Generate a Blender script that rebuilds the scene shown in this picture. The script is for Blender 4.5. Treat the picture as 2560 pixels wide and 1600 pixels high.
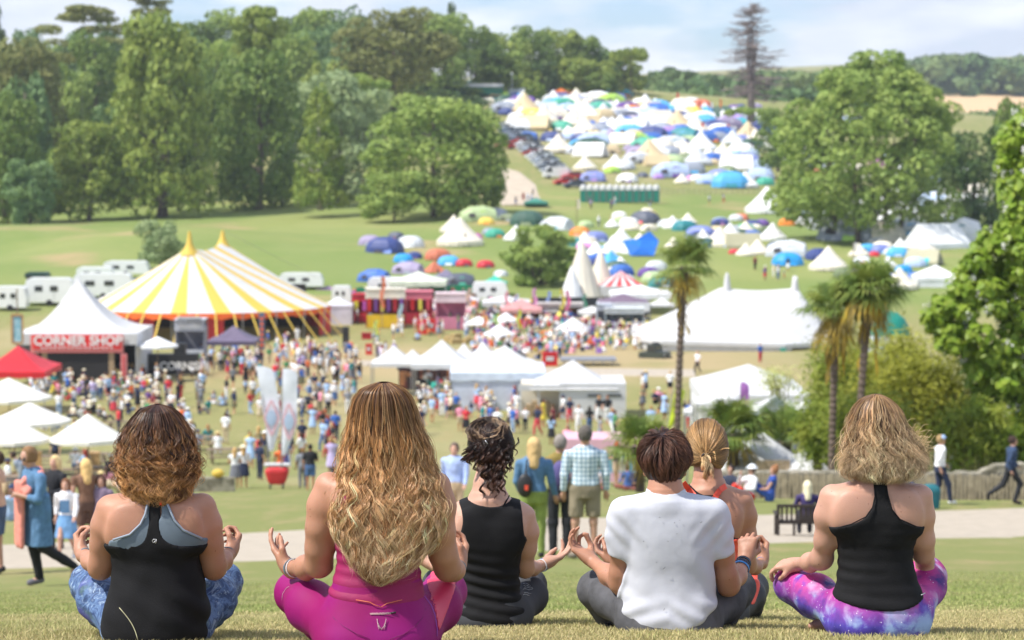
import bpy,math,random
import numpy as np
from mathutils import Vector,Matrix,noise as mnoise
R = math.radians
S = bpy.context.scene
for o in list(bpy.data.objects): bpy.data.objects.remove(o)

# ---------------------------------------------------------------- camera
FPX = 6044.0                       # focal length in photograph pixels (85 mm on a 36 mm sensor)
TH = math.atan(470.0/FPX)          # downward pitch
cd = bpy.data.cameras.new('camera'); cd.lens = 85.0; cd.sensor_width = 36.0
cam = bpy.data.objects.new('camera',cd); S.collection.objects.link(cam)
cam.location = (0,0,0); cam.rotation_euler = (R(90)-TH,0,0)
cd.clip_start = 0.1; cd.clip_end = 9000
cd.dof.use_dof = True; cd.dof.focus_distance = 8.7; cd.dof.aperture_fstop = 5.4
S.camera = cam
S.render.resolution_x = 1024; S.render.resolution_y = 640

# ---------------------------------------------------------------- world and sun
SUN_EL,SUN_AZ = R(55),R(-110)    # azimuth measured from +Y towards +X
sd = Vector((math.sin(SUN_AZ)*math.cos(SUN_EL),math.cos(SUN_AZ)*math.cos(SUN_EL),math.sin(SUN_EL)))
sl = bpy.data.lights.new('sun','SUN'); sl.energy = 3.3; sl.angle = R(1.5); sl.color = (1.0,0.95,0.87)
so = bpy.data.objects.new('sun',sl); S.collection.objects.link(so)
so.rotation_euler = (-sd).to_track_quat('-Z','Y').to_euler()
W = bpy.data.worlds.new('World'); S.world = W; W.use_nodes = True
nt = W.node_tree; nt.nodes.clear()
def wn(t): return nt.nodes.new(t)
wo = wn('ShaderNodeOutputWorld'); bg = wn('ShaderNodeBackground'); sky = wn('ShaderNodeTexSky')
sky.sky_type = 'NISHITA'; sky.sun_disc = False; sky.sun_elevation = SUN_EL; sky.sun_rotation = SUN_AZ
sky.air_density = 1.0; sky.dust_density = 0.6; sky.ozone_density = 1.6
tc = wn('ShaderNodeTexCoord'); mp = wn('ShaderNodeMapping'); mp.inputs['Scale'].default_value = (1.0,1.0,3.6)
n1 = wn('ShaderNodeTexNoise'); n1.inputs['Scale'].default_value = 8.5; n1.inputs['Detail'].default_value = 7; n1.inputs['Roughness'].default_value = 0.52
n2 = wn('ShaderNodeTexNoise'); n2.inputs['Scale'].default_value = 13; n2.inputs['Detail'].default_value = 5
mp.inputs['Location'].default_value = (3.1,0.4,0.3)
cr = wn('ShaderNodeValToRGB'); cr.color_ramp.elements[0].position = 0.42; cr.color_ramp.elements[1].position = 0.55
cc = wn('ShaderNodeValToRGB'); cc.color_ramp.elements[0].color = (5.2,5.8,6.9,1); cc.color_ramp.elements[1].color = (7.8,8.1,8.6,1)
cc.color_ramp.elements[0].position = 0.35; cc.color_ramp.elements[1].position = 0.62
mx = wn('ShaderNodeMixRGB')
skm = wn('ShaderNodeMixRGB'); skm.blend_type = 'MULTIPLY'; skm.inputs[0].default_value = 1; skm.inputs[2].default_value = (0.80,0.97,1.32,1)
L = nt.links.new
L(tc.outputs['Generated'],mp.inputs[0]); L(mp.outputs[0],n1.inputs['Vector']); L(mp.outputs[0],n2.inputs['Vector'])
L(n1.outputs['Fac'],cr.inputs[0]); L(n2.outputs['Fac'],cc.inputs[0]); L(sky.outputs[0],skm.inputs[1])
L(cr.outputs[0],mx.inputs[0]); L(skm.outputs[0],mx.inputs[1]); L(cc.outputs[0],mx.inputs[2])
L(mx.outputs[0],bg.inputs[0]); bg.inputs[1].default_value = 0.082; L(bg.outputs[0],wo.inputs[0])
S.view_settings.view_transform = 'Standard'; S.view_settings.look = 'None'; S.view_settings.gamma = 1
S.view_settings.exposure = 0.88

# ---------------------------------------------------------------- helpers
def lin(h):
 h = h.lstrip('#'); v = [int(h[i:i+2],16)/255 for i in (0,2,4)]
 return tuple(((x+0.055)/1.055)**2.4 if x > 0.04045 else x/12.92 for x in v)
def ray(px,py):
 u,v = (px-1280)/FPX,(800-py)/FPX
 return u,math.cos(TH)+v*math.sin(TH),-math.sin(TH)+v*math.cos(TH)
def P(px,py,d):                  # the point at forward distance d seen at a photograph pixel
 x,y,z = ray(px,py); return Vector((x/y*d,d,z/y*d))
GD = [7,7.8,8.6,9.7,12,20,28,31,34,44,50,62,66,96,131,171,200,230,260,285,310,340,380,420,500,600,640,700,900,1200,1400,1700,2600]
GT = np.array([
 [1680,1628,1588,1566,1540,1510,1472,1455,1425,1375,1343,1295,1283,1229,1131,990,915,862,785,705,650,605,565,530,420,300,260,225,165,150,140,130,120],
 [1680,1628,1588,1562,1530,1466,1420,1405,1388,1335,1300,1252,1245,1215,1120,972,905,852,785,705,640,590,545,500,380,240,205,200,215,235,235,215,200],
 [1680,1628,1588,1558,1526,1466,1420,1407,1393,1364,1345,1255,1249,1190,1110,960,900,850,785,705,645,600,560,525,430,335,312,303,296,284,243,150,140]],float)
def gpy(px,d):
 a = np.interp(d,GD,GT[0]); b = np.interp(d,GD,GT[1]); c = np.interp(d,GD,GT[2])
 px = np.clip(px,-900,3500)
 return np.where(px < 1280,b+(a-b)*(1280-px)/1280,b+(c-b)*(px-1280)/1280)
def gz(x,y):                      # ground height
 x = np.asarray(x,float); y = np.asarray(y,float)
 yy = np.maximum(y,7.0)
 px = 1280+x/np.maximum(yy,12)*FPX
 v = (800-gpy(px,yy))/FPX
 z = (-math.sin(TH)+v*math.cos(TH))/(math.cos(TH)+v*math.sin(TH))*yy
 roll = (1.3*np.sin(x*.055+y*.05)+.6*np.sin(x*.13-y*.09))*np.exp(-((y-335)/38)**2)*np.clip((-x-12)/30,0,1)
 return z + roll + np.where(y < 7,(7-y)*0.03,0)
def dist_at(px,py):               # forward distance where the ground is seen at a pixel
 ds = np.geomspace(7,640,400); ys = gpy(np.full(400,px),ds)
 return float(np.interp(-py,-ys,ds))
def G(px,d):
 x = (px-1280)/FPX*d; return Vector((x,d,float(gz(x,d))))
def ground_pt(px,py): return G(px,dist_at(px,py))

def tag(o,label=None,cat=None,group=None,kind=None):
 if label: o['label'] = label
 if cat: o['category'] = cat
 if group: o['group'] = group
 if kind: o['kind'] = kind
 return o
def empty(name,loc=(0,0,0),rz=0,label=None,cat=None,group=None,scale=1):
 o = bpy.data.objects.new(name,None); S.collection.objects.link(o)
 o.location = loc; o.rotation_euler = (0,0,rz); o.empty_display_size = 0.2
 o.scale = (scale,)*3 if not hasattr(scale,'__len__') else scale
 return tag(o,label,cat,group)
def mk(name,V,F,m,parent=None,smooth=False,col=None,loc=None):
 me = bpy.data.meshes.new(name)
 V = np.asarray(V,np.float32)
 if isinstance(F,np.ndarray):
  n,k = F.shape
  me.vertices.add(len(V)); me.vertices.foreach_set('co',V.ravel())
  me.loops.add(n*k); me.loops.foreach_set('vertex_index',F.astype(np.int32).ravel())
  me.polygons.add(n); me.polygons.foreach_set('loop_start',np.arange(0,n*k,k,dtype=np.int32))
  me.polygons.foreach_set('loop_total',np.full(n,k,np.int32))
  me.update(calc_edges=True)
 else:
  me.from_pydata(V.tolist(),[],F)
 if smooth: me.polygons.foreach_set('use_smooth',np.ones(len(me.polygons),bool))
 if col is not None:
  a = me.color_attributes.new('Col','FLOAT_COLOR','POINT')
  c4 = np.ones((len(V),4),np.float32); c4[:,:3] = col; a.data.foreach_set('color',c4.ravel())
 ms = m if isinstance(m,(list,tuple)) else [m]
 for q in ms: me.materials.append(q)
 o = bpy.data.objects.new(name,me); S.collection.objects.link(o)
 if parent: o.parent = parent
 if loc is not None: o.location = loc
 return o
class MB:                          # collects simple shapes into one mesh
 def __init__(s): s.v = []; s.f = []; s.mi = []; s.m = 0
 def add(s,V,F):
  b = len(s.v); s.v += [tuple(p) for p in V]; s.f += [tuple(i+b for i in f) for f in F]; s.mi += [s.m]*len(F); return s
 def box(s,c,d,rz=0,M=None):
  x,y,z = [q/2 for q in d]
  V = [Vector((i,j,k)) for k in (-z,z) for i,j in ((-x,-y),(x,-y),(x,y),(-x,y))]
  T = Matrix.Translation(c) @ Matrix.Rotation(rz,4,'Z')
  if M: T = T @ M
  return s.add([T @ v for v in V],[(3,2,1,0),(4,5,6,7),(0,1,5,4),(1,2,6,5),(2,3,7,6),(3,0,4,7)])
 def tube(s,pts,rad,n=8,cap=True):
  pts = [Vector(p) for p in pts]; rs = rad if hasattr(rad,'__len__') else [rad]*len(pts)
  V = []; F = []
  for i,p in enumerate(pts):
   t = (pts[min(i+1,len(pts)-1)]-pts[max(i-1,0)]).normalized()
   a = t.orthogonal().normalized() if i == 0 else (a - t*a.dot(t)).normalized()
   b = t.cross(a)
   V += [p+(a*math.cos(2*math.pi*k/n)+b*math.sin(2*math.pi*k/n))*rs[i] for k in range(n)]
  for i in range(len(pts)-1):
   for k in range(n): F.append((i*n+k,i*n+(k+1)%n,(i+1)*n+(k+1)%n,(i+1)*n+k))
  if cap: F.append(tuple(range(n-1,-1,-1))); F.append(tuple((len(pts)-1)*n+k for k in range(n)))
  return s.add(V,F)
 def lathe(s,prof,n=16,c=(0,0,0),sx=1,sy=1):
  V = []; F = []
  for r,z in prof: V += [(c[0]+r*sx*math.cos(2*math.pi*k/n),c[1]+r*sy*math.sin(2*math.pi*k/n),c[2]+z) for k in range(n)]
  for i in range(len(prof)-1):
   for k in range(n): F.append((i*n+k,i*n+(k+1)%n,(i+1)*n+(k+1)%n,(i+1)*n+k))
  return s.add(V,F)
 def poly(s,pts): return s.add(pts,[tuple(range(len(pts)))])
 def prism(s,pts,y0,y1):     # outline in x,z pushed along y
  n = len(pts); V = [(x,y0,z) for x,z in pts]+[(x,y1,z) for x,z in pts]
  return s.add(V,[tuple(range(n)),tuple(range(2*n-1,n-1,-1))]+[(i+n,(i+1)%n+n,(i+1)%n,i) for i in range(n)])
 def build(s,name,m,parent=None,smooth=False,loc=None):
  o = mk(name,s.v,s.f,m,parent,smooth,loc=loc)
  if isinstance(m,(list,tuple)): o.data.polygons.foreach_set('material_index',np.array(s.mi,np.int32))
  return o
def copy_tree(o,parent=None):
 c = o.copy(); S.collection.objects.link(c); c.parent = parent
 for ch in KIDS.get(o.name) or list(o.children): copy_tree(ch,c)
 return c
KIDS = {}

# ---------------------------------------------------------------- materials
def material(name,color=(.5,.5,.5),rough=0.6,var=0.0,vscale=5.0,bump=0.0,bscale=30.0,color2=None,spec=0.5,metal=0,obcol=False,vcol=False,sss=0,aniso=0,transl=0,detail=4,sheen=0):
 m = bpy.data.materials.new(name); m.use_nodes = True; t = m.node_tree; t.nodes.clear()
 o = t.nodes.new('ShaderNodeOutputMaterial'); b = t.nodes.new('ShaderNodeBsdfPrincipled')
 t.links.new(b.outputs[0],o.inputs[0])
 b.inputs['Roughness'].default_value = rough; b.inputs['Metallic'].default_value = metal
 b.inputs['Specular IOR Level'].default_value = spec
 if sheen: b.inputs['Sheen Weight'].default_value = sheen
 b.inputs['Base Color'].default_value = (*color,1)
 src = None
 if obcol: q = t.nodes.new('ShaderNodeObjectInfo'); src = q.outputs['Color']
 if vcol: q = t.nodes.new('ShaderNodeVertexColor'); q.layer_name = 'Col'; src = q.outputs['Color']
 tcn = t.nodes.new('ShaderNodeTexCoord')
 if var or color2:
  n = t.nodes.new('ShaderNodeTexNoise'); n.inputs['Scale'].default_value = vscale; n.inputs['Detail'].default_value = detail
  t.links.new(tcn.outputs['Object'],n.inputs['Vector'])
  x = t.nodes.new('ShaderNodeMixRGB')
  if color2:
   rp = t.nodes.new('ShaderNodeValToRGB'); rp.color_ramp.elements[0].position = 0.42; rp.color_ramp.elements[1].position = 0.6
   t.links.new(n.outputs['Fac'],rp.inputs[0]); t.links.new(rp.outputs[0],x.inputs[0])
   x.inputs[1].default_value = (*color,1); x.inputs[2].default_value = (*color2,1)
  else:
   rp = t.nodes.new('ShaderNodeMapRange'); rp.inputs['From Min'].default_value = 0.25; rp.inputs['From Max'].default_value = 0.75
   rp.inputs['To Min'].default_value = 1-var; rp.inputs['To Max'].default_value = 1+var*0.6
   t.links.new(n.outputs['Fac'],rp.inputs[0])
   x.blend_type = 'MULTIPLY'; x.inputs[0].default_value = 1; x.inputs[1].default_value = (*color,1)
   if src: t.links.new(src,x.inputs[1])
   t.links.new(rp.outputs[0],x.inputs[2])
  src = x.outputs[0]
 if src: t.links.new(src,b.inputs['Base Color'])
 if bump:
  n = t.nodes.new('ShaderNodeTexNoise'); n.inputs['Scale'].default_value = bscale; n.inputs['Detail'].default_value = 5
  t.links.new(tcn.outputs['Object'],n.inputs['Vector'])
  bm = t.nodes.new('ShaderNodeBump'); bm.inputs['Strength'].default_value = 1; bm.inputs['Distance'].default_value = bump
  t.links.new(n.outputs['Fac'],bm.inputs['Height']); t.links.new(bm.outputs[0],b.inputs['Normal'])
 if sss: b.inputs['Subsurface Weight'].default_value = sss; b.inputs['Subsurface Radius'].default_value = (0.012,0.004,0.002); b.inputs['Subsurface Scale'].default_value = 1
 if aniso: b.inputs['Anisotropic'].default_value = aniso
 if transl:
  tr = t.nodes.new('ShaderNodeBsdfTranslucent'); ms = t.nodes.new('ShaderNodeMixShader'); ms.inputs[0].default_value = transl
  if src: t.links.new(src,tr.inputs[0])
  else: tr.inputs[0].default_value = (*color,1)
  t.links.new(b.outputs[0],ms.inputs[1]); t.links.new(tr.outputs[0],ms.inputs[2]); t.links.new(ms.outputs[0],o.inputs[0])
 return m
M_WHITE = material('white_canvas',(.66,.66,.66),.75,var=.08,vscale=1.2,bump=.03,bscale=2,transl=.12)
M_CREAM = material('cream_canvas',(.74,.68,.55),.85,var=.1,vscale=.7,bump=.01,bscale=3,transl=.1)
M_TENT = material('tent_nylon',(.5,.5,.5),.5,var=.18,vscale=1.5,bump=.01,bscale=4,obcol=True,transl=.1)
M_DARK = material('dark_interior',(.025,.023,.022),.9,var=.3)  # near-black puts the shade inside tents into colour; the speaker grille shares it
M_WOOD = material('weathered_wood',(.23,.17,.11),.8,var=.4,vscale=6,bump=.004,bscale=40)
M_PALEWOOD = material('pale_wood',(.42,.30,.17),.8,var=.3,vscale=5,bump=.004)
M_RED = material('red_fabric',(.62,.03,.035),.6,var=.15)
M_GREEN = material('green_panel',(.01,.16,.09),.55,var=.2,vscale=2)
M_METAL = material('grey_metal',(.35,.35,.36),.4,metal=.6,var=.15)
M_BLACK = material('black_plastic',(.02,.02,.021),.5,var=.2)
M_GLASSY = material('dark_glass',(.03,.035,.04),.08,spec=.8)
M_PAINT = material('painted_metal',(.5,.5,.5),.25,var=.05,obcol=True,spec=.6)
M_CLOTH = material('clothing',(.5,.5,.5),.85,var=.25,vscale=9,obcol=True)
M_SKINO = material('skin_far',(.5,.5,.5),.6,obcol=True)
# ---------------------------------------------------------------- ground
def ground_material():
 m = bpy.data.materials.new('grass_ground'); m.use_nodes = True; t = m.node_tree; t.nodes.clear()
 N = t.nodes.new; K = t.links.new
 o = N('ShaderNodeOutputMaterial'); b = N('ShaderNodeBsdfPrincipled'); K(b.outputs[0],o.inputs[0])
 b.inputs['Roughness'].default_value = .95; b.inputs['Specular IOR Level'].default_value = .15
 g = N('ShaderNodeTexCoord')
 def noise(sc,det=4,rough=.5,vec=None):
  n = N('ShaderNodeTexNoise'); n.inputs['Scale'].default_value = sc; n.inputs['Detail'].default_value = det; n.inputs['Roughness'].default_value = rough
  K(vec or g.outputs['Object'],n.inputs['Vector']); return n.outputs['Fac']
 def ramp(src,a,bb):
  r = N('ShaderNodeValToRGB'); r.color_ramp.elements[0].position = a; r.color_ramp.elements[1].position = bb; K(src,r.inputs[0]); return r.outputs[0]
 def mix(f,c1,c2,bt='MIX'):
  x = N('ShaderNodeMixRGB'); x.blend_type = bt
  for i,c in ((0,f),(1,c1),(2,c2)):
   if isinstance(c,tuple): x.inputs[i].default_value = (*c,1)
   elif isinstance(c,(int,float)): x.inputs[i].default_value = c
   else: K(c,x.inputs[i])
  return x.outputs[0]
 green = mix(noise(.08,5),(.17,.20,.06),(.24,.255,.085))
 fine = mix(ramp(noise(9,6,.7),.3,.7),(.17,.19,.06),(.28,.28,.11))
 c = mix(.5,green,fine)
 mp = N('ShaderNodeMapping'); mp.inputs['Scale'].default_value = (1.0,.33,1); K(g.outputs['Object'],mp.inputs[0])
 dry = ramp(noise(.055,6,.6,mp.outputs[0]),.49,.62)
 c = mix(dry,c,mix(noise(.6,5),(.37,.31,.17),(.29,.28,.13)))
 dry2 = ramp(noise(.9,6,.65,mp.outputs[0]),.5,.68)
 x = N('ShaderNodeMath'); x.operation = 'MULTIPLY'; x.inputs[1].default_value = .85; K(dry2,x.inputs[0])
 c = mix(x.outputs[0],c,(.33,.27,.13))
 sp = N('ShaderNodeSeparateXYZ'); K(g.outputs['Object'],sp.inputs[0])
 def band(axis,lo,hi,soft):
  a = N('ShaderNodeMapRange'); a.interpolation_type = 'SMOOTHSTEP'; K(sp.outputs[axis],a.inputs[0])
  a.inputs[1].default_value = lo-soft; a.inputs[2].default_value = lo+soft
  d = N('ShaderNodeMapRange'); d.interpolation_type = 'SMOOTHSTEP'; K(sp.outputs[axis],d.inputs[0])
  d.inputs[1].default_value = hi-soft; d.inputs[2].default_value = hi+soft; d.inputs[3].default_value = 1; d.inputs[4].default_value = 0
  mm = N('ShaderNodeMath'); mm.operation = 'MULTIPLY'; K(a.outputs[0],mm.inputs[0]); K(d.outputs[0],mm.inputs[1]); return mm.outputs[0]
 def mul(a,bb):
  mm = N('ShaderNodeMath'); mm.operation = 'MULTIPLY'
  for i,q in ((0,a),(1,bb)):
   if isinstance(q,float): mm.inputs[i].default_value = q
   else: K(q,mm.inputs[i])
  return mm.outputs[0]
 c = mix(mul(band('Y',262,440,14),.85),c,mix(ramp(noise(.035,6),.42,.62),(.17,.235,.06),(.24,.275,.085)))
 c = mix(mul(band('Y',262,440,14),ramp(noise(.05,5),.60,.72)),c,(.36,.28,.14))
 tram = mul(mul(band('Y',178,225,12),band('X',-25,22,8)),ramp(noise(.12,5),.3,.5))
 c = mix(tram,c,(.40,.31,.17))
 c = mix(mul(band('Y',125,260,20),.3),c,(.32,.26,.12))
 c = mix(mul(band('Y',7,11.5,1.6),.62),c,mix(ramp(noise(14,6,.7),.35,.65),(.36,.29,.15),(.22,.22,.075)))
 corn = mul(band('Y',1100,1420,15),band('X',180,900,20))
 c = mix(corn,c,(.60,.42,.24))
 K(c,b.inputs['Base Color'])
 bm = N('ShaderNodeBump'); bm.inputs['Distance'].default_value = .05; bm.inputs['Strength'].default_value = .6
 K(noise(22,6,.75),bm.inputs['Height']); K(bm.outputs[0],b.inputs['Normal'])
 return m
M_GROUND = ground_material()
ys = sorted(set(list(np.linspace(-40,6,10))+list(np.arange(7,16,.35))+list(np.arange(16,70,1.5))+list(np.arange(70,320,5))+list(np.arange(320,720,8))+list(np.arange(720,2700,40))+[2990]+GD))
us = np.linspace(-2600,5200,66)
V = []
for y in ys:
 w = max(y,16)
 xs = (us-1280)/FPX*w*1.0
 zz = gz(xs,np.full(len(xs),min(y,2600)))
 bumpy = 0.0 if y < 60 else min((y-60)/200,1)*.12
 for x,z in zip(xs,zz):
  V.append((x,y,z + bumpy*mnoise.noise(Vector((x*.06,y*.06,0)))))
nu = len(us)
F = np.array([(i*nu+j,i*nu+j+1,(i+1)*nu+j+1,(i+1)*nu+j) for i in range(len(ys)-1) for j in range(nu-1)])
tag(mk('ground',V,F,M_GROUND,smooth=True),kind='structure')

def strip_path(name,left,right,m,n=60,lift=.05,lab=None):
 def samp(pl,t):
  ts = np.linspace(0,1,len(pl)); return np.interp(t,ts,[p[0] for p in pl]),np.interp(t,ts,[p[1] for p in pl])
 V = []; F = []; k = 10
 for i in range(n+1):
  t = i/n; a,da = samp(left,t); b,db = samp(right,t)
  for j in range(k+1):
   s = j/k; px = a+(b-a)*s; d = da+(db-da)*s
   d += .25*mnoise.noise(Vector((px*.02,s*3,2)))*(1 if j in (0,k) else 0)
   x = (px-1280)/FPX*d; V.append((x,d,float(gz(x,d))+(lift if 0 < j < k else -.03)))
 for i in range(n):
  for j in range(k): F.append((i*(k+1)+j,(i+1)*(k+1)+j,(i+1)*(k+1)+j+1,i*(k+1)+j+1))
 return tag(mk(name,V,F,m,smooth=True),kind='structure')
M_GRAVEL = material('pale_gravel',(.43,.37,.29),.95,var=.15,vscale=3,bump=.01,bscale=60)
strip_path('path',[(-640,34.2),(0,33.9),(640,34),(1280,34.5),(1920,41),(2560,50),(3200,56)],[(-640,47),(0,47),(640,49),(1280,52),(1920,57),(2560,60.5),(3200,64)],M_GRAVEL,160,.03)
strip_path('track',[(850,199),(1300,187),(1740,182)],[(850,204),(1300,193),(1740,190)],M_GRAVEL,40,.13)
M_TRACK = material('trodden_track',(.50,.42,.32),.95,var=.2,vscale=.5,bump=.02,bscale=20)
Q = lambda a,b: (a,dist_at(a,b))
strip_path('dirt_track',[Q(1150,408),Q(1215,430),Q(1245,460),Q(1250,515)],[Q(1225,412),Q(1300,430),Q(1340,462),Q(1362,515)],M_TRACK,40,.14)
# ---------------------------------------------------------------- sculpting with distance fields
class Field:
 def __init__(s,lo,hi,h):
  s.lo = np.array(lo,float); s.h = h
  s.n = np.maximum(np.ceil((np.array(hi)-s.lo)/h).astype(int)+1,4)
  s.ax = [s.lo[i]+h*np.arange(s.n[i]) for i in range(3)]
  s.F = np.full(s.n,.2,np.float32)
 def copy(s):
  q = Field.__new__(Field); q.lo,q.h,q.n,q.ax = s.lo,s.h,s.n,s.ax; q.F = s.F.copy(); return q
 def sub(s,lo,hi,pad):
  i0 = np.maximum(np.floor((np.array(lo)-pad-s.lo)/s.h).astype(int),0)
  i1 = np.minimum(np.ceil((np.array(hi)+pad-s.lo)/s.h).astype(int)+1,s.n)
  i1 = np.maximum(i1,i0)
  sl = tuple(slice(a,b) for a,b in zip(i0,i1))
  X = s.ax[0][sl[0]][:,None,None].astype(np.float32); Y = s.ax[1][sl[1]][None,:,None].astype(np.float32); Z = s.ax[2][sl[2]][None,None,:].astype(np.float32)
  return sl,X,Y,Z
 def smin(s,sl,D,k):
  A = s.F[sl]
  if A.size == 0: return
  if k <= 0: s.F[sl] = np.minimum(A,D); return
  hh = np.maximum(k-np.abs(A-D),0)/k
  s.F[sl] = np.minimum(A,D)-hh*hh*k*.25
 def cap(s,a,b,ra,rb=None,k=.02,flat=None):
  a = np.array(a,float); b = np.array(b,float); rb = ra if rb is None else rb
  r = max(ra,rb)
  sl,X,Y,Z = s.sub(np.minimum(a,b)-r,np.maximum(a,b)+r,k+2*s.h)
  ab = b-a; L2 = max(float(ab@ab),1e-9)
  t = np.clip(((X-a[0])*ab[0]+(Y-a[1])*ab[1]+(Z-a[2])*ab[2])/L2,0,1)
  D = np.sqrt((X-a[0]-t*ab[0])**2+(Y-a[1]-t*ab[1])**2+(Z-a[2]-t*ab[2])**2)-(ra+t*(rb-ra))
  s.smin(sl,D,k); return s
 def chain(s,pts,rs,k=.02):
  for i in range(len(pts)-1): s.cap(pts[i],pts[i+1],rs[i],rs[i+1],k)
  return s
 def ell(s,c,r,k=.02,rot=None,cut=False):
  c = np.array(c,float); r = np.array(r,float); m = r.max()
  sl,X,Y,Z = s.sub(c-m,c+m,k+2*s.h)
  x,y,z = X-c[0],Y-c[1],Z-c[2]
  if rot is not None:
   M = np.array(rot); x,y,z = x*M[0][0]+y*M[0][1]+z*M[0][2],x*M[1][0]+y*M[1][1]+z*M[1][2],x*M[2][0]+y*M[2][1]+z*M[2][2]
  g = np.sqrt((x/r[0])**2+(y/r[1])**2+(z/r[2])**2)+1e-6
  q = np.sqrt((x/r[0]**2)**2+(y/r[1]**2)**2+(z/r[2]**2)**2)+1e-6
  D = g*(g-1)/q
  if cut:
   A = s.F[sl]; hh = np.maximum(k-np.abs(A+D),0)/k; s.F[sl] = np.maximum(A,-D)+hh*hh*k*.25
  else: s.smin(sl,D,k)
  return s
 def stack(s,rows,k=.02,pw=2.3):         # rows: z, cx, cy, a, b
  rows = sorted(rows); z0,z1 = rows[0][0],rows[-1][0]; rr = np.array(rows)
  m = rr[:,3].max(); mb = rr[:,4].max()
  sl,X,Y,Z = s.sub((rr[:,1].min()-m,rr[:,2].min()-mb,z0),(rr[:,1].max()+m,rr[:,2].max()+mb,z1),k+2*s.h)
  zz = Z.ravel(); q = [smooth_interp(zz,rr[:,0],rr[:,i])[None,None,:] for i in range(1,5)]
  x = np.abs(X-q[0]); y = np.abs(Y-q[1]); a,b = q[2],q[3]
  g = ((x/a)**pw+(y/b)**pw+1e-12)**(1/pw)
  gr = g**(1-pw)*np.sqrt((x**(pw-1)/a**pw)**2+(y**(pw-1)/b**pw)**2)+1e-5
  D = np.minimum((g-1)/gr,.25)
  D = np.maximum(np.maximum(D,Z-z1),z0-Z)
  s.smin(sl,D.astype(np.float32),k); return s
 def mesh(s,F=None):
  return surface_nets(s.F if F is None else F,s.lo,s.h)
def smooth_interp(x,xp,fp):
 x = np.clip(x,xp[0],xp[-1]); i = np.clip(np.searchsorted(xp,x)-1,0,len(xp)-2)
 m = np.gradient(fp,xp) if len(xp) > 2 else np.full(len(xp),(fp[-1]-fp[0])/(xp[-1]-xp[0]))
 h = xp[i+1]-xp[i]; t = (x-xp[i])/h
 return (2*t**3-3*t**2+1)*fp[i]+(t**3-2*t**2+t)*h*m[i]+(-2*t**3+3*t**2)*fp[i+1]+(t**3-t**2)*h*m[i+1]
def surface_nets(F,lo,h):
 F = F.astype(np.float32)
 F = F.copy()
 F[0],F[-1] = np.maximum(F[0],h),np.maximum(F[-1],h)
 F[:,0],F[:,-1] = np.maximum(F[:,0],h),np.maximum(F[:,-1],h)
 F[:,:,0],F[:,:,-1] = np.maximum(F[:,:,0],h),np.maximum(F[:,:,-1],h)
 I = F < 0
 c = [I[i:I.shape[0]-1+i,j:I.shape[1]-1+j,k:I.shape[2]-1+k] for i in (0,1) for j in (0,1) for k in (0,1)]
 allin = c[0].copy(); anyin = c[0].copy()
 for q in c[1:]: allin &= q; anyin |= q
 act = anyin & ~allin
 idx = np.argwhere(act)
 if len(idx) == 0: return np.zeros((0,3)),np.zeros((0,4),int)
 ids = np.full(act.shape,-1,np.int64); ids[act] = np.arange(len(idx))
 offs = [(i,j,k) for i in (0,1) for j in (0,1) for k in (0,1)]
 fv = [F[idx[:,0]+o[0],idx[:,1]+o[1],idx[:,2]+o[2]] for o in offs]
 acc = np.zeros((len(idx),3)); cnt = np.zeros(len(idx))
 for a in range(8):
  for b in range(a+1,8):
   d = [offs[b][q]-offs[a][q] for q in range(3)]
   if sum(abs(e) for e in d) != 1: continue
   cr = (fv[a] < 0) != (fv[b] < 0)
   t = np.where(cr,fv[a]/np.where(cr,fv[a]-fv[b],1),0)
   for q in range(3): acc[:,q] += np.where(cr,offs[a][q]+t*d[q],0)
   cnt += cr
 V = lo+(idx+acc/cnt[:,None])*h
 faces = []
 for ax in range(3):
  A = np.take(I,np.arange(0,I.shape[ax]-1),ax); B = np.take(I,np.arange(1,I.shape[ax]),ax)
  for flip,M in ((False,A & ~B),(True,~A & B)):
   e = np.argwhere(M)
   u,v = [(1,2),(2,0),(0,1)][ax]
   ok = (e[:,u] > 0) & (e[:,v] > 0) & (e[:,u] < act.shape[u]) & (e[:,v] < act.shape[v]); e = e[ok]
   q = []
   for du,dv in ((1,1),(0,1),(0,0),(1,0)):
    w = e.copy(); w[:,u] -= du; w[:,v] -= dv; q.append(ids[w[:,0],w[:,1],w[:,2]])
   q = np.stack(q if not flip else q[::-1],1); q = q[(q >= 0).all(1)]; faces.append(q)
 return V,np.concatenate(faces)
def poly_sdf(px,pz,poly):        # signed distance to a closed outline, negative inside
 n = len(poly); d = np.full(px.shape,1e9); inside = np.zeros(px.shape,bool)
 for i in range(n):
  ax_,az = poly[i]; bx,bz = poly[(i+1) % n]
  ex,ez = bx-ax_,bz-az; wx,wz = px-ax_,pz-az
  t = np.clip((wx*ex+wz*ez)/max(ex*ex+ez*ez,1e-12),0,1)
  d = np.minimum(d,(wx-ex*t)**2+(wz-ez*t)**2)
  cnd = ((az > pz) != (bz > pz)) & (px < (bx-ax_)*(pz-az)/((bz-az) if abs(bz-az) > 1e-9 else 1e-9)+ax_)
  inside ^= cnd
 d = np.sqrt(d); return np.where(inside,-d,d)
def round_poly(poly,n=2):         # Chaikin corner cutting
 for _ in range(n):
  q = []
  for i in range(len(poly)):
   a,b = np.array(poly[i],float),np.array(poly[(i+1) % len(poly)],float)
   q += [a*.75+b*.25,a*.25+b*.75]
  poly = q
 return poly
def normals_of(V,F):
 n = np.zeros_like(V)
 a,b,c,d = (V[F[:,i]] for i in range(4)); fn = np.cross(c-a,d-b)
 for i in range(4): np.add.at(n,F[:,i],fn)
 return n/(np.linalg.norm(n,axis=1,keepdims=True)+1e-12)
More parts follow.
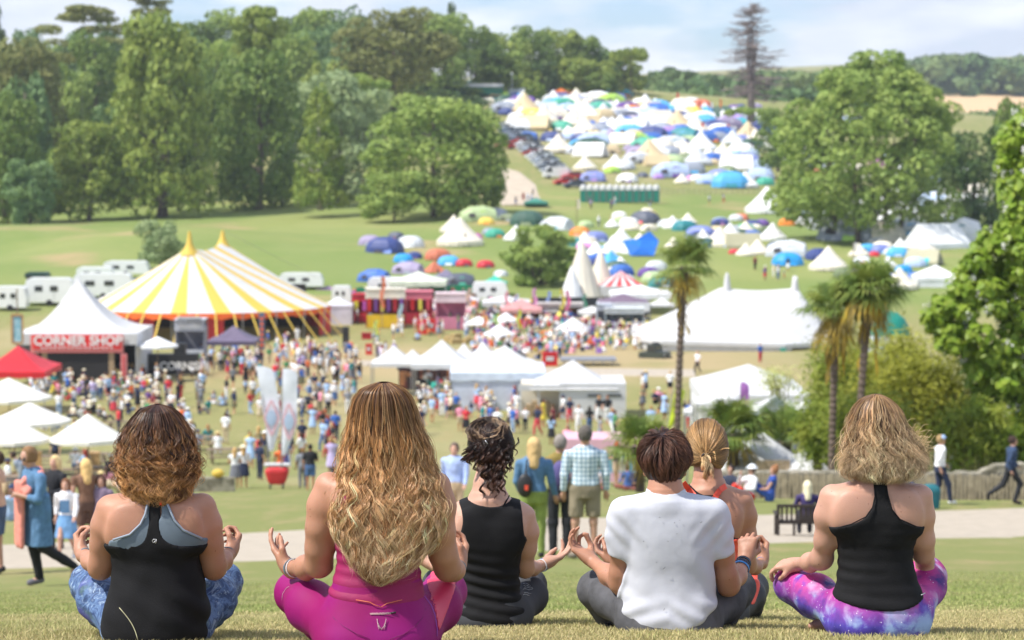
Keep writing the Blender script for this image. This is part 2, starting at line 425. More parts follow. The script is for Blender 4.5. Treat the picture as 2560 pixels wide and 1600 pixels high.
def relax(V,F,it=2,w=.5):
 for _ in range(it):
  s = np.zeros_like(V); c = np.zeros(len(V))
  for i in range(4):
   np.add.at(s,F[:,i],V[F[:,(i+1) % 4]]+V[F[:,i-1]]); np.add.at(c,F[:,i],2)
  V = V*(1-w)+w*s/np.maximum(c,1)[:,None]
 return V
def hand(f,W,D,N,side,curl,thumb=(0.5,0.5),sc=1.0,k=.006):
 """W wrist, D pointing direction, N direction the palm faces, side = +1/-1 which lateral side the thumb is on."""
 W = np.array(W,float); D = np.array(D,float); D /= np.linalg.norm(D)
 N = np.array(N,float); N = N-D*(N@D); N /= np.linalg.norm(N); Lt = np.cross(D,N)*side
 pal = .085*sc
 kn = []
 for i,(off,fw) in enumerate(((.030,.97),(.010,1.0),(-.011,.96),(-.030,.86))):
  kp = W+D*pal*fw+Lt*off*sc-N*.002; kn.append(kp)
  f.cap(W+D*.014*sc+Lt*off*.55*sc,kp,.0155*sc,.0115*sc,.014)
 f.cap(W-D*.02*sc,W+D*.03*sc,.024*sc,.024*sc,.02)
 ln = ((.040,.024,.019),(.044,.028,.020),(.041,.026,.019),(.032,.019,.017))
 if not hasattr(curl[0],'__len__'): curl = [curl]*4
 for i in range(4):
  p = kn[i]; ang = 0; spread = (1.5-i)*.07; rr = [.0092,.0084,.0076,.0066] if i < 3 else [.008,.0072,.0066,.006]
  for j in range(3):
   ang += curl[i][j]; d = D*math.cos(ang)+N*math.sin(ang)+Lt*spread*math.cos(ang)
   q = p+d*ln[i][j]*sc; f.cap(p,q,rr[j]*sc,rr[j+1]*sc,k*.6); p = q
 b = W+D*.018*sc+Lt*.024*sc+N*.006*sc
 a1,a2 = thumb
 d1 = D*.72+Lt*(.75-a1*.35)+N*(.2+a1*.55); d1 /= np.linalg.norm(d1); p1 = b+d1*.042*sc
 d2 = D*.9+Lt*(.35-a2*.8)+N*(.15+a2*.6); d2 /= np.linalg.norm(d2); p2 = p1+d2*.032*sc
 d3 = D*.9+Lt*(.1-a2*.9)+N*(.1+a2*.5); d3 /= np.linalg.norm(d3); p3 = p2+d3*.024*sc
 f.cap(W+D*.01*sc+Lt*.012*sc,p1,.017*sc,.0115*sc,.012); f.cap(p1,p2,.0108*sc,.0095*sc,k); f.cap(p2,p3,.0095*sc,.0078*sc,k)
def head(f,c,sc=1.0,yaw=0.0,face=True,neck=None,pitch=0.0):
 """skull, face, ears; looking along +Y turned by yaw"""
 c = np.array(c,float); fw = np.array((math.sin(yaw)*math.cos(pitch),math.cos(yaw)*math.cos(pitch),math.sin(pitch))); rt = np.array((math.cos(yaw),-math.sin(yaw),0)); up = np.cross(rt,fw)
 M = [rt,fw,up]
 f.ell(c,(.074*sc,.092*sc,.098*sc),.01,M)
 f.ell(c+fw*.03*sc-up*.045*sc,(.058*sc,.062*sc,.072*sc),.03,M)
 if face:
  f.ell(c+fw*.052*sc-up*.098*sc,(.026*sc,.026*sc,.02*sc),.025,M)              # chin
  f.cap(c+fw*.088*sc-up*.012*sc,c+fw*.106*sc-up*.048*sc,.007*sc,.012*sc,.012)  # nose
  f.cap(c+fw*.082*sc-rt*.018*sc-up*.074*sc,c+fw*.082*sc+rt*.018*sc-up*.074*sc,.007*sc,.007*sc,.006)
  for s_ in (-1,1):
   f.ell(c+fw*.086*sc+rt*s_*.031*sc-up*.018*sc,(.015*sc,.012*sc,.009*sc),.008,M,cut=True)
   f.ell(c+fw*.078*sc+rt*s_*.031*sc-up*.018*sc,(.0115*sc,)*3,.004,M)
 for s_ in (-1,1):
  e = c+rt*s_*.076*sc-up*.02*sc
  f.ell(e,(.009*sc,.018*sc,.03*sc),.006,M); f.ell(e+rt*s_*.008*sc+fw*.004*sc,(.006*sc,.011*sc,.019*sc),.004,M,cut=True)
  f.cap(e-up*.022*sc,e-up*.03*sc+fw*.004*sc,.007*sc,.006*sc,.006)

# ---------------------------------------------------------------- hair strands
def tubes(paths,rad,cols,k=3):
 """paths (n,m,3), rad (n,m) or scalar, cols (n,m,3) -> verts, faces, colours"""
 n,m,_ = paths.shape
 T = np.gradient(paths,axis=1); T /= np.linalg.norm(T,axis=2,keepdims=True)+1e-9
 ref = np.array((.31,.92,.2)); A = np.cross(T,ref); A /= np.linalg.norm(A,axis=2,keepdims=True)+1e-9; B = np.cross(T,A)
 rad = np.broadcast_to(rad,(n,m))[...,None]
 ring = [paths+(A*math.cos(2*math.pi*q/k)+B*math.sin(2*math.pi*q/k))*rad for q in range(k)]
 V = np.stack(ring,2).reshape(-1,3); C = np.repeat(cols.reshape(-1,3),k,0)
 base = (np.arange(n)[:,None]*m+np.arange(m-1)[None,:])*k
 F = []
 for q in range(k):
  a = base+q; b = base+(q+1) % k; F.append(np.stack([a,b,b+k,a+k],-1).reshape(-1,4))
 return V,np.concatenate(F),C
def join(parts):
 V = []; F = []; C = []; b = 0
 for v,f,c in parts: V.append(v); F.append(f+b); C.append(np.broadcast_to(c,(len(v),3))); b += len(v)
 return np.concatenate(V),np.concatenate(F),np.concatenate(C)
def lerp_cols(pal,t):
 """pal list of colours over t 0..1"""
 p = np.array(pal); xs = np.linspace(0,1,len(p)); return np.stack([np.interp(t,xs,p[:,i]) for i in range(3)],-1)
def fall_hair(env,nl,per,amp,lam,pal,rng,rad=.0011,rl=.012,tipr=(.6,1.0),m=44,hel=.7,frizz=.003,lightness=.35,back=.65,flip=0,tipf=None,rh=(.74,.98),dr=.12,lone_=.06):
 """env rows: z, cx, cy, a, b from tip to crown; locks follow the outline down from the crown"""
 env = np.array(sorted(env)); z0,z1 = env[0,0],env[-1,0]
 e = lambda z,i: smooth_interp(z,env[:,0],env[:,i])
 nb = int(nl*back); phi = np.concatenate([rng.uniform(-math.pi*1.08,.08*math.pi,nb),rng.uniform(0,2*math.pi,nl-nb)])
 rho = rng.uniform(rh[0],rh[1],nl); drift = rng.normal(0,dr,nl)
 tip = rng.uniform(tipr[0],tipr[1],nl)**.8
 if tipf is not None: tip = tip*tipf(phi)
 ph = 2.6*np.sin(phi*3+1)+1.5*np.sin(phi*7)+rng.normal(0,.8,nl); lm = lam*rng.uniform(.85,1.25,nl); am = amp*rng.uniform(.5,1.4,nl); lt = rng.normal(0,1,nl)
 start = np.where(rng.random(nl) < .6,0,rng.uniform(0,.35,nl))
 s = np.linspace(0,1,m)
 n = nl*per; I = np.repeat(np.arange(nl),per)
 jr = rng.normal(0,1,(n,2)); jt = rng.uniform(-.07,.05,n); jph = rng.normal(0,.16,n)
 S_ = s[None,:]
 st = start[I][:,None]
 prog = (st+(1-st)*S_)*np.clip(tip[I]+jt,.15,1.05)[:,None]
 prog = np.where(prog < .25,prog**1.6/(.25**.6),prog)
 Z = z1-(z1-z0)*np.clip(prog,0.0,1.0)
 a,b,cx,cy = e(Z,3),e(Z,4),e(Z,1),e(Z,2)
 ramp = np.clip((prog-.12)/.45,0,1); PH = phi[I][:,None]+drift[I][:,None]*prog; RH = rho[I][:,None]*(1+rng.normal(0,.012,(n,1)))
 w = 2*math.pi*(z1-Z)/lm[I][:,None]+ph[I][:,None]+jph[:,None]
 lat = am[I][:,None]*ramp*np.sin(w); hs = rng.choice([-1,1],nl)[I][:,None]; out = am[I][:,None]*ramp*np.cos(w)*hel*hs+flip*np.clip((S_-.75)/.25,0,1)**2*.03
 sprd = rl*(1-.45*S_)*np.clip((1.04-S_)*6,.15,1)
 lat = lat+jr[:,:1]*sprd*(.3+.7*ramp); out = out+jr[:,1:]*sprd*.5*(.3+.7*ramp)
 fz = np.cumsum(rng.normal(0,1,(n,m)),1)*frizz*.3; lone = (rng.random((n,1)) < lone_)*rng.normal(0,1,(n,1))*.02*S_; lat = lat+lone; out = out+np.abs(lone)*.4
 lat = lat+fz*ramp
 ux,uy = np.cos(PH),np.sin(PH)
 X = cx+RH*a*ux+out*ux-lat*uy; Y = cy+RH*b*uy+out*uy+lat*ux
 Pn = np.stack([X,Y,Z+am[I][:,None]*ramp*.2*np.sin(w*1.3)*hs],-1)
 t = prog/prog.max()
 C = lerp_cols(pal,np.clip(t+lt[I][:,None]*.10,0,1))*(1+lightness*np.clip(lt[I]*.75+rng.normal(0,.22,n),-1.3,1.7))[:,None,None]
 r = rad*np.clip(np.minimum(S_*12+.4,(1-S_)*5+.12),.1,1)*rng.uniform(.6,1.3,n)[:,None]
 return tubes(Pn,r,np.clip(C,.004,1))
def env_shell(env,f,col,n=28,m=30,zlift=0):
 env = np.array(sorted(env)); z = np.linspace(env[0,0],env[-1,0]-.004,m); e = lambda i: smooth_interp(z,env[:,0],env[:,i])
 a = np.linspace(0,2*math.pi,n,endpoint=False)
 X = e(1)[:,None]+f*np.maximum(e(3),.004)[:,None]*np.cos(a); Y = e(2)[:,None]+f*np.maximum(e(4),.004)[:,None]*np.sin(a); Z = np.repeat(z[:,None],n,1)
 V = np.stack([X,Y,Z],-1).reshape(-1,3); i = np.arange(m-1)[:,None]*n; j = np.arange(n)[None,:]; k = (j+1) % n
 F = np.stack([(i+j),(i+k),(i+n+k),(i+n+j)],-1).reshape(-1,4)
 return V,F,np.array(col)
M_HAIR = material('hair',(.2,.1,.05),.38,vcol=True,spec=.45,transl=.12)
def skin_material(name,c,rough=.5):
 m = material(name,c,rough,var=.2,vscale=6,bump=.0008,bscale=260,sss=.12,spec=.45)
 t = m.node_tree; b = [n for n in t.nodes if n.type == 'BSDF_PRINCIPLED'][0]
 v = t.nodes.new('ShaderNodeTexVoronoi'); v.inputs['Scale'].default_value = 34; tc_ = t.nodes.new('ShaderNodeTexCoord'); t.links.new(tc_.outputs['Object'],v.inputs['Vector'])
 r = t.nodes.new('ShaderNodeValToRGB'); r.color_ramp.elements[0].position = .045; r.color_ramp.elements[1].position = .1
 r.color_ramp.elements[0].color = (.55,.42,.36,1); r.color_ramp.elements[1].color = (1,1,1,1); t.links.new(v.outputs['Distance'],r.inputs[0])
 x = t.nodes.new('ShaderNodeMixRGB'); x.blend_type = 'MULTIPLY'; x.inputs[0].default_value = 1
 src = b.inputs['Base Color'].links[0].from_socket; t.links.new(src,x.inputs[1]); t.links.new(r.outputs[0],x.inputs[2]); t.links.new(x.outputs[0],b.inputs['Base Color'])
 return m
# ---------------------------------------------------------------- the six people meditating in front
class Sitter:
 def __init__(s,label,d,base_px,base_py,skin,h=.0052,pad=(150,1700)):
  s.d = d; s.o = np.array(P(base_px,base_py,d)); s.skin = skin; s.h = h
  s.root = empty_loc = None
  s.label = label; s.s = FPX/d
 def w(s,px,py,dd=0.0): return np.array(P(px,py,s.d+dd))-s.o
 def m(s,r): return r/s.s
 def rows(s,rr):
  out = []
  for r in rr:
   py,xl,xr,b,dd = r
   c = s.w((xl+xr)/2,py,dd); out.append((c[2],c[0],c[1],(xr-xl)/2/FPX*(s.d+dd),b))
  return out
 def pts(s,ch): return [s.w(c[0],c[1],c[2]) for c in ch],[s.m(c[3]) for c in ch]
 def build(s,torso,hips,legs,arms,hands,skull,neck,yaw=0,extra=None,hsc=1.0,feet=None,kt=.03,pitch=0.0,cut=1500,armz=1375):
  allp = [s.w(r[1],r[0],r[4]-r[3]) for r in torso+hips]+[s.w(r[2],r[0],r[4]+r[3]) for r in torso+hips]
  for c in legs+arms: allp += [s.w(q[0]-q[3]*1.2,q[1]+q[3],q[2]-.1) for q in c]+[s.w(q[0]+q[3]*1.2,q[1]-q[3],q[2]+.1) for q in c]
  for hd in hands: allp += [np.array(hd[0])+.2*np.array(hd[1])/np.linalg.norm(hd[1])+q for q in (.06,-.06)]
  allp += [s.w(*skull)+np.array(q) for q in ((.12,.14,.14),(-.12,-.12,-.14))]
  A = np.array(allp); lo = A.min(0)-.05; hi = A.max(0)+.05
  base = Field(lo,hi,s.h)
  ft = base.copy(); ft.stack(s.rows(torso),.01)
  if extra: extra(s,ft)
  p,r = s.pts(neck); bare = ft.copy(); ft.chain(p[1:],r[1:],.03)
  s.ft = ft
  fl = base.copy(); fl.stack(s.rows(hips),.01,2.4)
  for c in legs: p,r = s.pts(c); fl.chain(p,r,.05)
  s.fl = fl
  fb = base.copy()
  zc = s.w(1280,cut,-.1)[2]; fb.smin(tuple([slice(None)]*3),np.maximum(bare.F+.002+(.014*np.clip((s.w(1280,armz,-.1)[2]-base.ax[2])/.06,0,1))[None,None,:].astype(np.float32),(zc-base.ax[2])[None,None,:].astype(np.float32)),.001); fb.smin(tuple([slice(None)]*3),fl.F+.004,.03)
  for c in arms: p,r = s.pts(c); fb.chain(p,r,kt)
  p,r = s.pts(neck); fb.chain(p,r,.035)
  head(fb,s.w(*skull),hsc,yaw,pitch=pitch)
  for hd in hands: hand(fb,*hd)
  if feet:
   for c in feet: p,r = s.pts(c); fb.chain(p,r,.02)
  s.fb = fb
  V,F = fb.mesh(); V = relax(V,F,1,.4)
  s.body = mk('person',V,F,s.skin,smooth=True,loc=s.o); tag(s.body,s.label,'person','people sitting cross-legged in front')
  return s
 def cloth(s,name,m,fld,poly=None,off=.005,disp=None,keep=None,relax_n=2,soft=2,thick=None,label=None,lowres=None):
  F = fld.F-off
  if poly is not None:
   pl = [tuple(s.w(a,b,-.1)[[0,2]]) for a,b in poly]
   if soft: pl = round_poly(pl,soft)
   X,Z = np.meshgrid(fld.ax[0],fld.ax[2],indexing='ij')
   D = poly_sdf(X,Z,pl)[:,None,:].astype(np.float32); F = np.maximum(F,D)
  if keep is not None: F = np.maximum(F,keep(fld.ax[0][:,None,None],fld.ax[1][None,:,None],fld.ax[2][None,None,:]).astype(np.float32))
  V,Fc = surface_nets(F,fld.lo,fld.h)
  V = relax(V,Fc,relax_n,.5)
  if disp is not None: V = V+normals_of(V,Fc)*disp(V)[:,None]
  o = mk(name,V,Fc,m,s.body,smooth=True)
  if label: o['label'] = label
  return o
 def child(s,name,parts,m,label=None):
  V,F,C = join(parts); o = mk(name,V,F,m,s.body,smooth=True,col=C)
  if label: o['label'] = label
  return o
 def env(s,rr):
  return s.rows(rr)
def fbm(V,sc,seed=0):
 out = np.zeros(len(V)); a = 1.0
 for q in range(3):
  w = np.array([math.sin(seed*3.1+q),math.cos(seed*1.7+q*2),math.sin(seed+q*5)])
  p = V*np.array(sc)*(2**q)
  out += a*(np.sin(p[:,0]*1.0+w[0]*9+1.7*np.sin(p[:,1]*.8+p[:,2]*.6+w[1]*7))*np.cos(p[:,2]+1.3*np.sin(p[:,0]*.9+w[2]*5)))
  a *= .5
 return out
def folds(zc,zs,amp,freq,seed,slope=0.0,xs=4.0):
 """horizontal gathers strongest at height zc"""
 def f(V):
  ph = V[:,2]*freq+slope*V[:,0]*freq+1.6*np.sin(V[:,0]*xs*1.7+seed)+.9*np.sin(V[:,0]*xs*3.1+V[:,2]*8+seed*2)
  g = np.sin(ph); g = np.sign(g)*np.abs(g)**.8
  return amp*np.exp(-((V[:,2]-zc)/zs)**2)*g*(.55+.45*np.sin(V[:,0]*7+V[:,2]*13+seed))
 return f
def legging_material(name,kind):
 m = bpy.data.materials.new(name); m.use_nodes = True; t = m.node_tree; t.nodes.clear(); N = t.nodes.new; K = t.links.new
 o = N('ShaderNodeOutputMaterial'); b = N('ShaderNodeBsdfPrincipled'); K(b.outputs[0],o.inputs[0]); b.inputs['Roughness'].default_value = .62; b.inputs['Specular IOR Level'].default_value = .25
 g = N('ShaderNodeTexCoord')
 def noise(sc,det=4,ro=.55,dist=0,vec=None):
  n = N('ShaderNodeTexNoise'); n.inputs['Scale'].default_value = sc; n.inputs['Detail'].default_value = det; n.inputs['Roughness'].default_value = ro; n.inputs['Distortion'].default_value = dist
  K(vec or g.outputs['Object'],n.inputs['Vector']); return n.outputs['Fac']
 def ramp(src,els):
  r = N('ShaderNodeValToRGB')
  while len(r.color_ramp.elements) < len(els): r.color_ramp.elements.new(.5)
  for e,(p,c) in zip(r.color_ramp.elements,els): e.position = p; e.color = (*c,1)
  K(src,r.inputs[0]); return r.outputs[0]
 def mix(f,c1,c2,bt='MIX'):
  x = N('ShaderNodeMixRGB'); x.blend_type = bt
  for i,c in ((0,f),(1,c1),(2,c2)):
   if isinstance(c,tuple): x.inputs[i].default_value = (*c,1)
   elif isinstance(c,(int,float)): x.inputs[i].default_value = c
   else: K(c,x.inputs[i])
  return x.outputs[0]
 if kind == 'galaxy':
  c = ramp(noise(5.2,5,.55,.4),[(.30,(.05,.02,.16)),(.42,(.42,.03,.20)),(.52,(.62,.07,.27)),(.60,(.16,.05,.38)),(.72,(.35,.45,.75))])
  cl = ramp(noise(7.5,3,.5,.2),[(.55,(0,0,0)),(.72,(1,1,1))]); c = mix(cl,c,(.62,.66,.85))
  sp = N('ShaderNodeSeparateXYZ'); K(g.outputs['Object'],sp.inputs[0])
  low = N('ShaderNodeMapRange'); K(sp.outputs['Z'],low.inputs[0]); low.inputs[1].default_value = .17; low.inputs[2].default_value = .05
  c2 = ramp(noise(9,5,.6,.3),[(.33,(.04,.03,.20)),(.5,(.10,.07,.42)),(.62,(.30,.42,.68))])
  c = mix(low.outputs[0],c,c2)
  v = N('ShaderNodeTexVoronoi'); v.inputs['Scale'].default_value = 75; K(g.outputs['Object'],v.inputs['Vector'])
  st = ramp(v.outputs['Distance'],[(.10,(1,1,1)),(.17,(0,0,0))]); gate = ramp(noise(30,2),[(.52,(0,0,0)),(.56,(1,1,1))])
  c = mix(mix(1.0,st,gate,'MULTIPLY'),c,(.85,.85,.9))
 elif kind == 'marble':
  c = ramp(noise(9,6,.62,1.6),[(.30,(.012,.025,.06)),(.43,(.05,.09,.20)),(.51,(.12,.20,.36)),(.58,(.025,.05,.14)),(.70,(.30,.40,.55))])
  e = ramp(noise(16,6,.7,2.2),[(.55,(0,0,0)),(.66,(1,1,1))]); c = mix(e,c,(.34,.44,.56))
  gr = ramp(noise(6,3,.5,1.0),[(.58,(0,0,0)),(.70,(1,1,1))]); c = mix(gr,c,(.07,.13,.10))
  pu = ramp(noise(5,3,.5,.6),[(.56,(0,0,0)),(.68,(1,1,1))]); c = mix(pu,c,(.09,.07,.30))
 elif kind == 'magenta':
  c = mix(ramp(noise(3,2),[(.4,(0,0,0)),(.6,(1,1,1))]),(.25,.003,.10),(.27,.006,.15))
 elif kind == 'denim':
  c = mix(noise(60,4,.7),(.045,.045,.048),(.105,.105,.112)); c = mix(ramp(noise(8,4),[(.4,(0,0,0)),(.65,(1,1,1))]),c,(.12,.12,.13)); b.inputs['Roughness'].default_value = .9
 K(c,b.inputs['Base Color'])
 n = N('ShaderNodeTexNoise'); n.inputs['Scale'].default_value = 600; K(g.outputs['Object'],n.inputs['Vector'])
 bm = N('ShaderNodeBump'); bm.inputs['Distance'].default_value = .0006; K(n.outputs['Fac'],bm.inputs['Height']); K(bm.outputs[0],b.inputs['Normal'])
 return m
M_BLACKTOP = material('black_jersey',(.010,.0098,.0108),.82,var=.2,vscale=8,bump=.0009,bscale=190,spec=.22)
M_WHITETEE = material("white_cotton",(.54,.55,.60),.9,var=.03,vscale=5,bump=.0012,bscale=24,spec=.2)
M_MAGTOP = material('magenta_jersey',(.27,.003,.075),.7,var=.15,vscale=10,bump=.001,bscale=150)
M_GREYBRA = material('grey_blue_mesh',(.13,.17,.21),.7,var=.2,bump=.0008,bscale=300)
M_CORAL = material('coral_elastic',(.85,.09,.045),.6,var=.1,bump=.0006,bscale=400)
M_PINK = material('coral_pink_panel',(.66,.035,.10),.5,var=.1)
M_GAL = legging_material('galaxy_leggings','galaxy'); M_MAR = legging_material('marble_leggings','marble')
M_MAG = legging_material('magenta_leggings','magenta'); M_DEN = legging_material('grey_denim','denim')
M_BLKLEG = material('black_leggings',(.017,.017,.02),.6,var=.2,bump=.0008,bscale=200)
SK_A = skin_material('skin_tanned',(.46,.225,.14)); SK_B = skin_material('skin_fair_pink',(.53,.29,.205)); SK_C = skin_material('skin_warm',(.46,.225,.14)); SK_D = skin_material('skin_light',(.53,.30,.21))
M_SILVER = material('silver_print',(.55,.55,.56),.4,metal=.5); M_BLUEBAND = material('blue_wristband',(.02,.22,.55),.4,var=.3,vscale=60)
M_WHITEBAND = material('white_wristband',(.75,.75,.76),.5); M_GREYBAND = material('grey_wristband',(.12,.16,.19),.5,var=.2); M_COPPER = material('copper_ring',(.7,.36,.22),.25,metal=.9)
M_FLY = material('fly_speck',(.01,.01,.01),.8)
rng = np.random.default_rng(11)

def band(s,c,D,r,w,m,name='wristband',tilt=None,n=28):
 """a ring of ribbon round a wrist: centre c, axis D"""
 D = Vector(D).normalized(); a = D.orthogonal().normalized(); b = D.cross(a); c = Vector(c); V = []; F = []
 for k in range(n):
  t = 2*math.pi*k/n; e = a*math.cos(t)+b*math.sin(t)
  for rr,ww in ((r,-w/2),(r+.0022,-w/2),(r+.0022,w/2),(r,w/2)): V.append(c+e*rr+D*ww)
 for k in range(n):
  for q in range(4): F.append((k*4+q,k*4+(q+1) % 4,((k+1) % n)*4+(q+1) % 4,((k+1) % n)*4+q))
 return mk(name,V,F,m,s.body,smooth=False)
def curve_mark(s,name,lines,r,m,yfun):
 b = MB()
 for ln in lines: b.tube([yfun(*q) for q in ln],r,5)
 return b.build(name,m,s.body,smooth=True)
def back_y(s,fld,px,py,off=.006):
 """point on the back surface of a field seen at a photograph pixel"""
 for dd in np.arange(-.35,.35,.003):
  p = s.w(px,py,dd); i = np.round((p-fld.lo)/fld.h).astype(int)
  if (i < 0).any() or (i >= fld.n).any(): continue
  if fld.F[tuple(i)] < off: return p-np.array((0,.003,0))
 return s.w(px,py,-.1)
# ---- right: fair wavy hair, black racerback, galaxy leggings
def person_right():
 s = Sitter('woman with short wavy blonde hair, black racerback vest and purple galaxy leggings',8.6,2195,1583,SK_B)
 torso = [(1196,2152,2232,.050,.0),(1207,2112,2275,.062,-.005),(1222,2072,2314,.075,-.01),(1245,2056,2322,.088,-.01),(1285,2066,2312,.100,-.01),(1325,2084,2294,.106,-.005),(1385,2099,2277,.103,0),(1430,2098,2285,.108,0),(1480,2088,2303,.118,-.005),(1525,2076,2318,.13,-.01),(1575,2074,2320,.13,-.01),(1590,2090,2304,.10,-.01)]
 hips = [(1455,2100,2290,.09,0),(1490,2084,2306,.115,-.005),(1530,2070,2322,.128,-.01),(1565,2066,2324,.13,-.01),(1584,2072,2318,.12,-.01)]
 legL = [(2105,1530,.02,44),(2040,1488,.2,47),(1984,1460,.36,43)]; shinL = [(1982,1462,.37,42),(2030,1508,.36,31),(2130,1566,.30,24)]
 legR = [(2285,1520,.03,46),(2312,1465,.2,46),(2318,1440,.36,43)]; shinR = [(2318,1442,.37,42),(2290,1515,.36,32),(2190,1568,.36,24)]
 armL = [(2080,1240,-.01,30),(2066,1290,-.005,27),(2064,1350,.02,25),(2056,1394,.06,22),(2050,1399,.08,20)],[(2052,1398,.07,22),(2025,1406,.16,21),(1993,1409,.28,13.5)]
 armR = [(2300,1240,-.01,30),(2306,1290,0,27),(2308,1350,.02,25),(2309,1385,.05,23)],[(2309,1385,.06,23),(2312,1400,.18,19),(2310,1400,.30,14)]
 hands = [(s.w(1990,1410,.29),(-.75,.55,-.16),(.25,.25,-.9),1,(.5,.7,.5),(.6,.7),.85),
    (s.w(2312,1402,.31),(.1,.9,-.1),(0,.1,-1),-1,(.25,.35,.3),(.5,.6),.95)]
 def extra(s,f):
  f.ell(s.w(2128,1275,-.085),(.055,.02,.07),.05); f.ell(s.w(2262,1275,-.085),(.055,.02,.07),.05)
  f.ell(s.w(2096,1300,-.06),(.03,.03,.05),.03); f.ell(s.w(2286,1300,-.06),(.03,.03,.05),.03)
 s.build(torso,hips,[legL,shinL,legR,shinR],[armL[0],armL[1],armR[0],armR[1]],hands,(2195,1098,.02),[(2195,1150,.005,39),(2195,1185,-.005,42),(2195,1215,-.01,58)],extra=extra,
   feet=[[(2100,1566,.30,18),(2045,1566,.24,16),(2028,1564,.2,9)],[(2150,1566,.36,18),(2230,1566,.3,16)]],kt=.035)
 top = [(2181,1180),(2184,1213),(2187,1240),(2181,1268),(2164,1292),(2128,1310),(2096,1318),(2040,1326),(2040,1480),(2076,1497),(2109,1511),(2174,1524),(2243,1526),(2318,1504),(2350,1480),(2350,1326),(2290,1316),(2250,1298),(2230,1274),(2219,1235),(2214,1180)]
 s.cloth('vest_top',M_BLACKTOP,s.ft,top,.006,disp=lambda V: folds(.27,.09,.0045,150,1)(V)+folds(.14,.09,.006,105,2,.15)(V)+.0015*fbm(V,(18,18,18),3))
 s.cloth('leggings',M_GAL,s.fl,None,.003,disp=lambda V: .0012*fbm(V,(22,22,22),2))
 for ed in ([(2184,1200),(2187,1240),(2181,1268),(2164,1292),(2128,1310),(2098,1318)],[(2214,1200),(2219,1235),(2230,1274),(2250,1298),(2290,1316)]):
  curve_mark(s,'strap_binding',[[(a,b) for a,b in ed]],.0022,M_BLACKTOP,lambda a,b: back_y(s,s.ft,a,b,.008))
 curve_mark(s,'logo',[[(2303,1487),(2307,1485),(2312,1482)]],.002,M_SILVER,lambda a,b: back_y(s,s.ft,a,b,.013))
 env = s.env([(1203,2146,2262,.055,-.035),(1190,2125,2290,.082,-.03),(1165,2112,2304,.105,-.015),(1130,2110,2300,.118,0),(1095,2116,2280,.122,.01),(1060,2122,2262,.12,.018),(1030,2132,2250,.108,.02),(1008,2145,2235,.085,.015),(993,2165,2215,.05,.0),(985,2188,2196,.01,-.015)])
 pal = [lin('#6e5344'),lin('#8e6c50'),lin('#a2805c'),lin('#ac8a64')]
 r = np.random.default_rng(3)
 A = fall_hair(env,250,20,.009,.085,pal,r,tipr=(.66,1.0),rl=.0075,hel=.35,lightness=.35,flip=.5,rad=.0010,m=56,rh=(.72,.94))  # inner locks darker than the outer set: shade between locks put into colour
 B = fall_hair(env,210,14,.012,.075,[lin('#7a5c4a'),lin('#b08c66'),lin('#d4b48c'),lin('#e2c8a0')],r,tipr=(.58,1.03),rl=.0038,hel=.45,lightness=.40,flip=1,rad=.0009,m=64,rh=(.9,1.02),dr=.06)
 B2 = fall_hair(env,80,2,.018,.08,[lin('#b08a5c'),lin('#e8d4ac')],r,tipr=(.55,1.03),rl=.018,rad=.0006,frizz=.008,flip=1,rh=(.95,1.12))
 n = 140; m = 20; t = np.linspace(0,1,m)[None,:,None]
 p0 = np.stack([s.w(2262+q[0]*24,1120+q[1]*30,.0+q[2]*.05) for q in r.normal(0,.5,(n,3))])
 L_ = r.uniform(.04,.085,n)[:,None,None]
 d0 = np.stack([r.uniform(.75,1.1,n),r.uniform(-.4,.3,n),r.uniform(-.35,.35,n)],-1)[:,None,:]
 pt = p0[:,None,:]+d0*L_*t+np.stack([0*t[...,0]+np.zeros((n,m)),np.zeros((n,m)),.012*np.sin(t[...,0]*5+r.uniform(0,6,(n,1)))+.02*t[...,0]**2],-1)
 Cc = tubes(pt,.0007,np.broadcast_to(np.array(lin('#cdb084')),pt.shape))
 s.child('hair',[env_shell(env,.84,lin('#6e5236')),A,B,B2,Cc],M_HAIR)
 return s
person_right()
